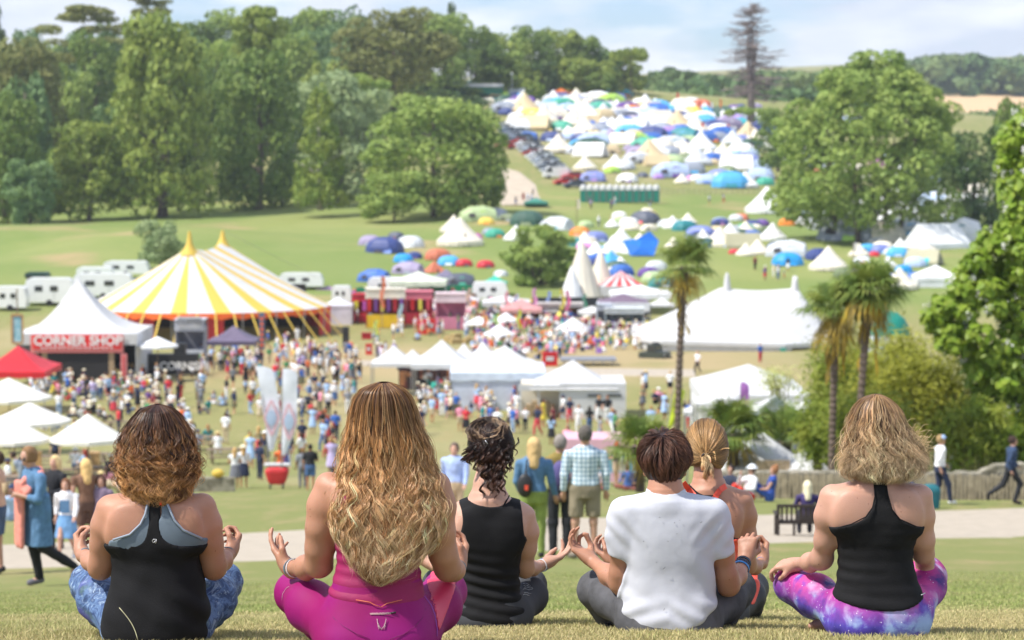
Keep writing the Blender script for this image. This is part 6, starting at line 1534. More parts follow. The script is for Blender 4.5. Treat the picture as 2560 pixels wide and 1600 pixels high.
FL = [(955,690,822,'#f08050'),(900,735,800,'#e8f060'),(1000,760,830,'#b8d8e0'),(985,745,812,'#b070c8'),(1170,720,800,'#f0c8b0'),(1335,720,800,'#e8a0d0'),(1405,722,810,'#f0e050'),(1418,726,812,'#f070a0'),(1240,785,852,'#b8e060'),(1210,775,848,'#f09060'),(1295,775,850,'#e0e040'),(1370,728,790,'#90a8d8'),(1290,735,800,'#c8d8f0'),(1265,728,800,'#f0b0b8'),(920,745,812,'#d060d0'),(938,800,862,'#d8e868'),(1100,735,805,'#e05050'),(1460,735,790,'#50a080')]
names = {'#f08050':'orange','#e8f060':'lime yellow','#b8d8e0':'pale blue','#b070c8':'purple','#f0c8b0':'peach','#e8a0d0':'pink','#f0e050':'yellow','#f070a0':'hot pink','#b8e060':'light green','#f09060':'coral','#e0e040':'bright yellow','#90a8d8':'blue-grey','#c8d8f0':'icy blue','#f0b0b8':'rose','#d060d0':'magenta','#d8e868':'pale lime','#e05050':'red','#50a080':'sea green'}
for px,top,base,c in FL:
 d = dist_at(px,base); k = d/FPX; r_ = empty('streamer_pole',P(px,base,d),0,names[c]+' streamer hanging from a pole among the stalls','streamer'); h = (base-top)*k
 MB().tube([(0,0,-.2),(0,0,h)],.035,5).build('pole',M_METAL,r_)
 rr = random.Random(px); V = []; F = []
 for i in range(9): z = h-i*h*.075; x = .05+.1*math.sin(i*.9+px); V += [(x-.16,.02*i,z),(x+.2,.03*math.sin(i),z)]
 for i in range(8): F.append((2*i,2*i+1,2*i+3,2*i+2))
 setcol(mk('streamer',V,F,M_TENT,r_),rgb(c))
def feather(px,base_py,top_py,wpx,d,label,lean=0,col='#f2f4fd',emblem=True):
 k = d/FPX; H = (base_py-top_py)*k; root = empty('feather_flag',P(px,base_py,d),0,label,'flag'); w = wpx*k
 MB().tube([(0,0,-.3),(lean*.3,0,H*.5),(lean*.7,0,H*.9),(lean+w*.4,0,H)],[.03,.025,.015,.01],6).build('pole',M_METAL,root)
 V = []; F = []; n = 24; f = lambda t: 1.0 if t > .35 else .25+.75*(t/.35)
 for i in range(n+1):
  t = i/n; z = H*(.06+.92*t); xl = lean*t; wd = w*f(t)*(1 if t < .97 else .9); V += [(xl+.02,-.02,z),(xl+wd*.5,-.06*math.sin(t*9)-.02,z),(xl+wd,.04*math.sin(t*7),z-(.12 if t > .9 else 0))]
 for i in range(n):
  for j in range(2): F.append((3*i+j,3*i+j+1,3*i+j+4,3*i+j+3))
 setcol(mk('banner',V,F,M_TENT,root,smooth=True),rgb(col))
 if emblem:
  m1 = material('flag_red_print',(.75,.45,.50),.7); m2 = material('flag_blue_print',(.45,.55,.72),.7)
  cx,cz = lean*.42+w*.48,H*.42
  for s in (-1,1):
   MB().tube([(cx+s*w*.42,-.10,cz),(cx+s*w*.15,-.10,cz+H*.13),(cx,-.10,cz+H*.19)],.05,4).build('emblem',m1,root)
   MB().tube([(cx+s*w*.42,-.10,cz),(cx+s*w*.15,-.10,cz-H*.13),(cx,-.10,cz-H*.19)],.05,4).build('emblem',m1,root)
  MB().lathe([(.20,0),(.20,.03),(0,.04)],14).build('emblem',m2,root).matrix_local = Matrix.Translation((cx,-.12,cz)) @ Matrix.Rotation(R(90),4,'X') @ Matrix.Diagonal((1,1.6,1,1))
feather(672,1140,908,44,98,'left one of the two white feather flags with a red diamond print',lean=-.5)
feather(704,1152,914,39,95,'right one of the two white feather flags with a red diamond print',lean=.05)
feather(1850,1060,952,22,110,'small purple flag in front of the white tents',lean=.0,col='#b070c0',emblem=False)
feather(1668,1080,965,26,112,'lime green flag beside the tallest palm trunk',lean=.35,col='#d8e838',emblem=False)
feather(690,875,800,0.1,205,'thin flagless pole',lean=0) if False else None
k = 205/FPX; r_ = empty('banner',P(655,880,205),0,'tall narrow orange-lettered banner at the mouth of the big top','banner')
MB().box((0,0,1.8),(14*k,.06,3.2)).build('board',material('slate_blue',(.12,.15,.22),.7),r_)
for i in range(6): MB().box((0,-.05,.6+i*.45),(.22,.04,.25)).build('letter',STRIPE_O,r_)
k = 222/FPX; r_ = empty('loudspeaker',P(865,868,222),0,'tall black loudspeaker stack right of the big top','loudspeaker'); MB().box((0,0,.95),(16*k,.6,1.9)).build('cabinet',M_BLACK,r_); MB().box((0,-.32,1.3),(12*k,.04,.5)).build('grille',M_DARK,r_)
k = 175/FPX; r_ = empty('framed_picture',P(45,935,175),0,'tall picture in an ornate gold frame left of the corner stage','picture');
for x,z,w,h in ((0,2.9+2.0,26*k,.18),(0,2.85,26*k,.18),(-.38,3.9,.14,2.0),(.38,3.9,.14,2.0)): MB().box((x,0,z-.6),(w,.12,h)).build('frame',material('old_gold',(.45,.25,.10),.5),r_)
MB().box((0,.02,3.3),(20*k,.05,1.9)).build('picture',material('painted_sea',(.15,.40,.50),.6,color2=(.45,.62,.68),vscale=1.5),r_); MB().tube([(0,.1,-.3),(0,.1,6.2)],.06,6).build('post',M_WOOD,r_)
for px,py,w,h,d,lab,c in ((84,1165,22,50,112,'pale wooden screen between the left parasols','#c9a06a'),(226,1150,30,48,112,'pale wooden screen under the parasol left of the curly haired woman','#c9a06a'),
       (1375,915,38,32,0,'pair of red bins with white labels by the joined gazebos','#d8141c'),(1055,835,22,34,0,'left red recycling bin in front of the stalls','#e01c1c'),(1078,832,20,32,0,'right red recycling bin in front of the stalls','#e8241c'),(921,886,16,24,0,'red bin at the left end of the joined gazebos','#d82018'),
       (915,848,24,14,0,'low red crate near the stalls','#b01820'),(1480,866,22,9,0,'flat red cool box in the food court','#c81828')):
 d = d or dist_at(px,py); k = d/FPX; bin_ = 'red' in lab; r_ = empty('bin' if bin_ else 'wooden_screen',G(px,d),0,lab,'bin' if bin_ else 'screen')
 setcol(MB().box((0,0,h*k/2),(w*k,.5 if bin_ else .12,h*k)).build('body',M_TENT,r_),rgb(c)); setcol(MB().box((0,0,h*k+.05),(w*k*1.06,.56 if bin_ else .18,.1)).build('lid' if bin_ else 'cap',M_TENT,r_),rgb(c))
 if 'bin' in lab: MB().box((0,-.27,h*k*.6),(w*k*.5,.04,h*k*.35)).build('label',M_WHITE,r_)
k = 196/FPX; r_ = empty('stage_deck',P(1470,905,196),0,'low grey stage platform on the dry grass','platform'); MB().box((0,0,.25),(140*k,3.0,.18)).build('deck',M_METAL,r_)
for i in range(6): MB().box(((i-2.5)*24*k,-1.2,.05),(.1,.1,.4)).build('leg',M_METAL,r_)
M_STRAW = material('straw_bale',(.5,.36,.15),.95,var=.3,vscale=6,bump=.03,bscale=20)
rr = random.Random(8); first = None
for i in range(26):
 px,py = (rr.uniform(1110,1240),rr.uniform(845,860)) if i < 9 else (rr.uniform(1190,1400),rr.uniform(855,890)); p = ground_pt(px,py)
 if first is None:
  bl = MB(); bl.box((0,0,.23),(1.0,.5,.45)); first = bl.build('straw_bale',M_STRAW); o = first
 else: o = first.copy(); S.collection.objects.link(o)
 o.location = p; o.rotation_euler = (0,0,rr.uniform(0,3)); tag(o,'straw bale used as a seat on the trampled ground of the food court','straw bale','straw bales in the food court')
# ---- caravans and vehicles
def caravan(px,base_py,wpx,hpx,label,d=None,rz=0,col='#f1f1ee',kind='caravan',win=2,depth=2.2):
 d = d or dist_at(px,base_py); hpx += float(gpy(px,d))-base_py; base_py = float(gpy(px,d)); k = d/FPX; w,h = wpx*k,hpx*k; r_ = empty(kind.replace(' ','_'),P(px,base_py,d),rz,label,kind)
 pr = [(-w/2,.35),(w/2,.35),(w/2,h*.55),(w*.44,h*.92),(w*.36,h),(-w*.40,h),(-w*.47,h*.93),(-w/2,h*.75)]
 b = MB(); b.prism(pr,-depth/2,depth/2); setcol(b.build('body',M_PAINT,r_),rgb(col))
 for i in range(win): MB().box((-w*.22+i*w*.32,-depth/2-.01,h*.62),(w*.16,.04,h*.2)).build('window',M_GLASSY,r_)
 MB().box((w*.1,-depth/2-.01,h*.5),(.02,.03,h*.6)).build('door',M_METAL,r_)
 for s in (-1,1): MB().lathe([(.01,-.1),(.33,-.1),(.33,.1),(.01,.1)],16).build('wheel',M_BLACK,r_).matrix_local = Matrix.Translation((0 if kind == 'caravan' else w*.3*s,s*(depth/2-.05) if kind == 'caravan' else -depth/2+.05,.33)) @ Matrix.Rotation(R(90),4,'X')
 return r_
for a in ((128,762,120,68,'white caravan with two dark windows above the corner stage',0),(262,745,150,62,'white caravan behind the pointed tent, nearest the big top',0),(318,690,112,38,'long white caravan highest in the caravan row',0),(240,705,90,38,'white caravan left of the highest caravan',0),
   (755,722,108,40,'white caravan just right of the big top canopy',0),(855,760,48,46,'white camper with a turquoise side beside the red stalls',0),(30,775,80,60,'white ribbed marquee-like trailer at the left edge',0),(1225,752,88,48,'rounded white caravan left of the spreading tree',0),(985,745,130,52,'big white rounded tent-trailer behind the red and yellow stall',0)):
 caravan(a[0],a[1],a[2],a[3],a[4],col='#f3f3f1')
caravan(95,700,58,20,'dark green trailer between the tent and the caravans at the left',col='#2c4a46',win=0,kind='trailer')
caravan(2195,840,40,70,'pale grey-blue cabin behind the right-hand palm',d=190,col='#d3dde0',win=1,kind='cabin')
def pickup():
 d = 205; k = d/FPX; r_ = empty('pickup_truck',P(1637,912,d),R(-28),'dark green off-road pickup parked left of the white marquee','off-road pickup'); m = material('drab_green_paint',(.045,.055,.04),.5)
 MB().prism([(-1.15,.45),(1.15,.45),(1.15,1.1),(.4,1.15),(.25,1.15),(-1.15,1.1)],-.85,.85).build('body',m,r_); MB().prism([(-.45,1.1),(.45,1.1),(.3,1.75),(-.4,1.78)],-.75,.75).build('cab',m,r_)
 MB().prism([(-.36,1.2),(.36,1.2),(.24,1.68),(-.32,1.68)],-.77,.77).build('window',M_GLASSY,r_); MB().box((.37,0,1.42),(.04,1.2,.4)).build('windscreen',M_GLASSY,r_)
 for x in (-.75,.75):
  for y in (-.8,.8): MB().lathe([(.01,-.1),(.36,-.1),(.36,.1),(.01,.1)],14).build('wheel',M_BLACK,r_).matrix_local = Matrix.Translation((x,y,.36)) @ Matrix.Rotation(R(90),4,'X')
 MB().box((1.18,0,.6),(.12,1.7,.18)).build('bumper',M_BLACK,r_); MB().box((.1,0,1.85),(.5,.5,.16)).build('roof_rack',M_BLACK,r_)
 for y in (-.6,.6): MB().lathe([(.1,0),(.1,.03),(0,.04)],10).build('headlight',M_WHITE,r_).matrix_local = Matrix.Translation((1.16,y,.9)) @ Matrix.Rotation(R(90),4,'Y')
 r_.scale = (1.0,1.0,1.0)
pickup()
def car(loc,rz,c,label,van=False,group='cars parked in a line beside the camp',sc=1):
 r_ = empty('parked_van' if van else 'parked_car',loc,rz,label,'van' if van else 'car',group,scale=sc);
 pr = [(-2.1,.3),(2.1,.3),(2.15,.75),(1.1,.95),(.55,1.42),(-1.1,1.45),(-1.75,.98),(-2.1,.9)] if not van else [(-2.4,.35),(2.4,.35),(2.4,1.0),(1.9,1.2),(1.5,2.1),(-2.4,2.15)]
 setcol(MB().prism(pr,-.85,.85).build('body',M_PAINT,r_),c)
 g = [(.98,.98),(.5,1.36),(-1.05,1.39),(-1.6,1.0)] if not van else [(1.85,1.22),(1.5,1.95),(.7,1.95),(.7,1.22)]
 MB().prism(g,-.865,.865).build('side_window',M_GLASSY,r_)
 MB().box((.80,0,1.18) if not van else (1.74,0,1.6),(.05,1.45,.42),M=Matrix.Rotation(-.9 if not van else -.42,4,'Y')).build('windscreen',M_GLASSY,r_)
 for x in (-1.3,1.3):
  for y in (-.8,.8): MB().lathe([(.01,-.1),(.31,-.1),(.31,.1),(.01,.1)],12).build('wheel',M_BLACK,r_).matrix_local = Matrix.Translation((x,y,.31)) @ Matrix.Rotation(R(90),4,'X')
 for y in (-.6,.6): MB().box((2.15 if not van else 2.42,y,.68 if not van else .8),(.05,.3,.14)).build('headlight',M_WHITE,r_)
 return r_
cl = [('#e8eaee','white'),('#c8ccd4','silver'),('#8ea0b4','blue-grey'),('#d8dce2','pale silver'),('#dfe3ea','white'),('#7f8c9c','slate'),('#c4302c','red'),('#e4e6ea','white'),('#d0d4da','silver'),('#a8b2be','grey'),('#b8392f','red'),('#dcdfe4','pale grey'),('#e6e8ec','white'),('#aab4c0','steel'),('#dadde2','silver'),('#606a78','dark grey'),('#c8cdd4','silver'),('#e8eaec','white')]
for i,(c,nm) in enumerate(cl):
 t = i/17; px = 1255+t*130; py = 318+t*122; p = ground_pt(px,py)
 car(p,R(-160)+.1*math.sin(i*3),rgb(c),'%s car %s, in the line up the hill' % (nm,['at the very top','second from the top','third from the top','near the top, behind a blue-grey one','fifth from the top','sixth from the top','seventh from the top','eighth from the top','in the upper middle','in the exact middle','just past the middle','second below the middle','seventh from the bottom','sixth from the bottom','in the lower third','darkest','third above the white van','directly above the white van'][i]))
 if i % 2 == 0: q = ground_pt(px+24,py+3); car(q,R(-160),rgb(cl[(i*5+3) % 18][0]),'second-row car beside the line, '+['top one','second one','third one','fourth one','fifth one','sixth one','seventh one','eighth one','lowest one'][i//2]+' from the top',group='cars in the second row of the line')
car(ground_pt(1388,446),R(-172),rgb('#f2f2f2'),'long white van above the red cars at the foot of the line',True)
car(ground_pt(1412,462),R(-165),rgb('#d82820'),'bright red car at the foot of the line'); car(ground_pt(1432,448),R(-165),rgb('#c8382c'),'red car behind the bright red one'); car(ground_pt(1436,470),R(-165),rgb('#5a6270'),'dark grey car lowest in the line'); car(ground_pt(1262,372),R(-160),rgb('#c82828'),'red car alone left of the line')
M_TGREEN = material('toilet_green',(.005,.16,.115),.5)
def toilets():
 d = dist_at(1548,507); k = d/FPX
 first = None
 for i in range(12):
  px = 1458+i*16.6; r_ = empty('portable_toilet',P(px,506,d),.0,'green portable toilet with a white domed roof in the row of twelve','portable toilet','row of green portable toilets')
  if first is None:
   a = MB().box((0,0,1.05),(1.08,1.1,2.1)).build('cabin',M_TGREEN,r_); c = MB().lathe([(.62,0),(.61,.4),(.5,.75),(.2,.95),(0,1.0)],12,(0,0,2.1)).build('roof',M_WHITE,r_,smooth=True); dd = MB().box((0,-.57,1.0),(.7,.05,1.8)).build('door',material('toilet_door',(.01,.23,.17),.5),r_); e = MB().box((.5,-.57,1.0),(.12,.05,2.0)).build('door_frame',M_METAL,r_); first = [a,c,dd,e]
  else:
   for q in first: q2 = q.copy(); S.collection.objects.link(q2); q2.parent = r_
toilets()
k = 620/FPX; r_ = empty('marquee',P(1195,232,590),0,'long low white roofed building on the hilltop above the tents','building'); MB().box((0,0,1.8),(120*k,4,.8)).build('roof',M_WHITE,r_); MB().box((0,.2,.6),(118*k,3.6,1.8)).build('wall',M_GREEN,r_)
k = 600/FPX; r_ = empty('shed',P(1110,226,595),0,'sand-coloured flat building left of the white hilltop roof','building'); MB().box((0,0,.9),(50*k,3,2.0)).build('wall',material('sand_wall',(.5,.38,.24),.8),r_); MB().box((0,0,1.95),(52*k,3.2,.15)).build('roof',M_WHITE,r_)
k = 590/FPX; r_ = empty('lamp_mast',P(1280,232,590),0,'floodlight mast on the hilltop','lamp'); MB().tube([(0,0,-1),(0,0,4.4)],.09,6).build('mast',M_METAL,r_); MB().lathe([(.01,-.3),(.35,0),(.01,.3)],12,(0,0,4.6)).build('lamp',M_WHITE,r_)
k = 430/FPX; r_ = empty('house',P(205,335,440),0,'pale house roof with two chimneys showing between the left trees','house'); MB().prism([(-1.6,-4),(1.6,-4),(1.6,.2),(0,1.3),(-1.6,.2)],0,4).build('wall',material('pale_render',(.55,.53,.48),.8),r_); MB().box((-.2,.5,1.4),(.4,.4,1.0)).build('chimney',M_PALEWOOD,r_); MB().box((1.3,.5,1.0),(.5,.5,1.4)).build('chimney',material('brick_chimney',(.4,.18,.10),.8),r_); MB().tube([(0,.6,1.6),(0,.6,6.8)],.05,5).build('aerial',M_METAL,r_)
for x0,x1,py,h,lab,m in ((890,1005,745,26,'bright green screen left of the tent-trailer','#0f8a5c'),(1075,1235,735,22,'long green screen behind the pink food van','#0f8a5c'),(1330,1500,765,22,'dark screen behind the sand-coloured stall','#2c3038')):
 d = dist_at((x0+x1)/2,py)-3; k = d/FPX; r_ = empty('screen',P((x0+x1)/2,py,d),0,lab,'screen'); setcol(MB().box((0,0,h*k/2),((x1-x0)*k,.08,h*k)).build('panel',M_TENT,r_),rgb(m))
 for s in (-.5,0,.5): MB().box((s*(x1-x0)*k,.08,h*k/2-.1),(.1,.1,h*k+.3)).build('post',M_METAL,r_)
r_ = empty('wire_fence',ground_pt(1750,482),0,'thin post fence crossing the slope below the upper camp','fence'); o0 = r_.location
for i in range(44):
 px = 1465+i*13.5; p = ground_pt(px,487-i*.0)-o0; MB().tube([p-Vector((0,0,.2)),p+Vector((0,0,1.1))],.05,4).build('post',M_WOOD,r_)
a = ground_pt(1465,487)-o0; b = ground_pt(2046,487)-o0
for z in (.5,1.0): MB().tube([a+Vector((0,0,z)),(a+b)/2+Vector((0,0,z)),b+Vector((0,0,z))],.03,4).build('wire',M_METAL,r_)
k = 185/FPX; r_ = empty('canopy',P(2225,838,185),0,'green curved canvas end beside the grey-blue cabin','canopy'); MB().lathe([(1.5,0),(1.45,.6),(1.1,1.3),(.5,1.75),(0,1.85)],18).build('canvas',material('sea_green_canvas',(.0,.22,.16),.6),r_,smooth=True)

def clutter():
 r = random.Random(17); parts = []; cs = [lin(c) for c in ('#d82838','#e87898','#f0e060','#e8884c','#5c8c4c','#3c6cb4','#f4f2ee','#f4f2ee','#f4f2ee','#c8a878','#7c5438','#8c68b0','#3cb0a0','#2c3040','#e8d8b8','#f0a8b8')]
 for x0,x1,y0,y1,n,h in ((880,1100,768,802,120,1.0),(1080,1245,775,810,60,.9),(1225,1420,790,822,70,.9),(1410,1620,788,826,110,.9),(880,1000,740,770,40,1.4),(1190,1560,835,885,110,.6),(70,380,905,930,40,.8),(1050,1130,955,985,30,.7),(330,500,915,935,24,1.0),(1090,1240,755,775,30,1.2)):
  for i in range(n):
   p = ground_pt(r.uniform(x0,x1),r.uniform(y0,y1)); q = MB(); w = r.uniform(.25,.9)
   if r.random() < .35: q.lathe([(w*.5,0),(w*.55,h*.5),(w*.3,h*r.uniform(.6,1)),(.01,h)],8)
   else: q.box((0,0,h*.4),(w,w*.7,h*r.uniform(.4,1.0)),r.uniform(0,3))
   V = np.array(q.v)+np.array(p); c = r.choice(cs)
   for f in q.f: parts.append((V[list(f)],np.array([[0,1,2,3]]),np.array(c)))
 V,F,C = join(parts); tag(mk('stall_goods',V,F,material('mixed_wares',(.5,.5,.5),.7,vcol=True),col=C),kind='stuff')
clutter()

for px,w,ey,py_,d,lab in ((1265,120,752,738,262,'white flat-topped canopy behind the food court parasols'),(1350,90,770,757,256,'white canopy right of the pink striped stall'),(1480,70,778,764,252,'small white canopy left of the grey shed'),(1655,60,760,742,250,'white canopy behind the tallest palm trunk'),(1170,60,748,736,266,'white canopy behind the pink food van'),(1960,70,1010,985,125,'white canopy peak behind the left palm of the pair'),(1745,70,1025,1000,122,'white canopy at the left end of the right-hand white tents')):
 gazebo(px,800,w,ey,py_,lab,d=d,col='#f4f4f5',mat=M_WHITE)
# ---------------------------------------------------------------- the camp
def unit_tents():
 U = {}
 def bell(wall=.10,H=.60,n=16):
  m = MB(); m.lathe([(.5,0),(.5,wall),(.36,wall+(H-wall)*.24),(.2,wall+(H-wall)*.55),(.07,wall+(H-wall)*.86),(.004,H)],n)
  return m
 U['bell'] = [('canvas',bell(),0),('door',MB().add([(-.07,-.50,.0),(.07,-.50,.0),(.0,-.33,.30),(0,-.52,.0)],[(0,1,2)]),2),('pole_tip',MB().box((0,0,.61),(.01,.01,.05)),2)]
 U['pyramid'] = [('canvas',MB().add([(-.5,-.5,0),(.5,-.5,0),(.5,.5,0),(-.5,.5,0),(0,0,.62)],[(0,1,4),(1,2,4),(2,3,4),(3,0,4)]),0),('door',MB().add([(-.09,-.505,0),(.09,-.505,0),(0,-.33,.25)],[(0,1,2)]),2)]
 U['teepee'] = [('canvas',MB().lathe([(.5,0),(.40,.28),(.26,.68),(.12,1.08),(.03,1.32)],14),0),('door',MB().add([(-.1,-.505,0),(.1,-.505,0),(0,-.40,.4)],[(0,1,2)]),2),('poles',MB().tube([(-.04,0,1.2),(.05,0,1.42)],.008,4).tube([(.04,0,1.2),(-.05,.02,1.40)],.008,4),3)]
 def dome(h=.40,p=1.0):
  m = MB(); n,q = 12,5
  V = []; F = []
  for j in range(q+1):
   t = j/q*math.pi/2; r = math.cos(t)**.8*.5; z = math.sin(t)**.9*h
   for i in range(n): a = 2*math.pi*i/n; k = 1/(abs(math.cos(a))**3+abs(math.sin(a))**3)**(1/3.0); V.append((r*k*math.cos(a)*.98,r*k*math.sin(a)*.8*.98,z))
  for j in range(q):
   for i in range(n): F.append((j*n+i,j*n+(i+1)%n,(j+1)*n+(i+1)%n,(j+1)*n+i))
  return m.add(V,F)
 def panel(x0,x1,ztop,y=-.43): return MB().add([(x0,y,.0),(x1,y,.0),(x1*.7+x0*.3,y+.13,ztop*.7),((x0+x1)/2,y+.22,ztop),(x0*.7+x1*.3,y+.13,ztop*.7)],[(0,1,2,3,4)])
 U['dome'] = [('flysheet',dome(),0),('door',panel(-.16,.16,.31),1)]
 U['dome_open'] = [('flysheet',dome(),0),('doorway',panel(-.13,.10,.30),2),('inner_panel',panel(.13,.36,.26,-.41),1)]
 def tunnel():
  m = MB(); V = []; F = []; n = 10; xs = [(-.5,.02),(-.44,.24),(-.2,.36),(.15,.38),(.42,.30),(.5,.03)]
  for x,h in xs:
   for i in range(n+1): a = math.pi*i/n; V.append((x,-.30*math.cos(a)*(.6+.4*h/.38),h*math.sin(a)**.8))
  for j in range(len(xs)-1):
   for i in range(n): F.append((j*(n+1)+i,(j+1)*(n+1)+i,(j+1)*(n+1)+i+1,j*(n+1)+i+1))
  F.append(tuple(range(n+1))); F.append(tuple((len(xs)-1)*(n+1)+i for i in range(n,-1,-1))); return m.add(V,F)
 U['tunnel'] = [('flysheet',tunnel(),0),('door',MB().add([(-.02,-.315,.0),(.2,-.315,.0),(.17,-.24,.26),(.02,-.24,.26)],[(0,1,2,3)]),1),('window',MB().add([(-.3,-.30,.10),(-.12,-.31,.10),(-.13,-.26,.2),(-.28,-.25,.19)],[(0,1,2,3)]),2)]
 U['ridge'] = [('canvas',MB().add([(-.5,-.32,.08),(.5,-.32,.08),(.5,.32,.08),(-.5,.32,.08),(-.46,0,.42),(.46,0,.42),(-.5,-.33,0),(.5,-.33,0),(.5,.33,0),(-.5,.33,0)],[(0,1,5,4),(2,3,4,5),(0,4,3),(1,2,5),(6,7,1,0),(7,8,2,1),(8,9,3,2),(9,6,0,3)]),0),('door',MB().add([(.503,-.1,0),(.503,.1,0),(.49,0,.3)],[(0,1,2)]),2)]
 return U
UT = unit_tents(); UMESH = {}
M_OPEN = material('tent_opening_shade',(.045,.04,.05),.9); MM = [M_TENT,M_TENT,M_OPEN,M_WOOD]  # near-black patches paint the shade of open doors and windows; pole tips share it
TCOL = {'navy blue':'#3a4a86','mid blue':'#3f6fc0','sky blue':'#58b4ea','azure':'#2aa0e8','pale blue':'#b9cbe8','periwinkle':'#8490cc','teal':'#2f8a92','sea green':'#48ae92','dark green':'#3c5f50','olive green':'#76845c','pale green':'#bccf9a','lime green':'#b4dc5c','grey':'#9fa6b2','dark grey':'#565c6c','pale grey':'#d3d7db','mauve':'#a79ab8','purple':'#70509a','lilac':'#b894dc','pink':'#e89ad0','magenta':'#c858b0','red':'#d83440','terracotta':'#d27858','orange':'#f08a2c','yellow':'#ecd060','sand':'#d9c49a','cream':'#efe6d2','white':'#f4f4f2','khaki':'#b0ac8c','turquoise':'#3cc4cc'}
tent_labels = {}
WORDS = {'bell':'bell tent','pyramid':'small pyramid tent','teepee':'teepee','dome':'dome tent','dome_open':'dome tent, door open','tunnel':'tunnel tent','ridge':'ridge tent'}
def tent(px,py,wpx,kind,col,col2=None,label=None,rz=None,d=None,zone='camp',r=random.Random(99)):
 d = d or dist_at(px,py); k = d/FPX; w = wpx*k; p = G(px,d)
 if kind not in UMESH:
  UMESH[kind] = []
  for nm,mb,mi in UT[kind]:
   o = mb.build(nm,MM[mi],None,smooth=False); UMESH[kind].append((nm,o.data,mi)); bpy.data.objects.remove(o)
 rz = r.uniform(-.6,.6) if rz is None else rz
 c2 = col2 or r.choice(['grey','pale grey','dark grey','navy blue','teal','orange','white'])
 lab = label or '%s %s%s, %s' % (col,WORDS[kind],'' if kind in ('bell','pyramid','teepee','ridge') else ' with %s panel' % c2,zone)
 root = empty('tent',p,rz,lab,'tent','tents pitched on the hillside',scale=(w,w,w))
 for nm,me,mi in UMESH[kind]:
  o = bpy.data.objects.new(nm,me); S.collection.objects.link(o); o.parent = root; o.color = (*lin(TCOL[c2 if mi == 1 else col]),1)
 return root
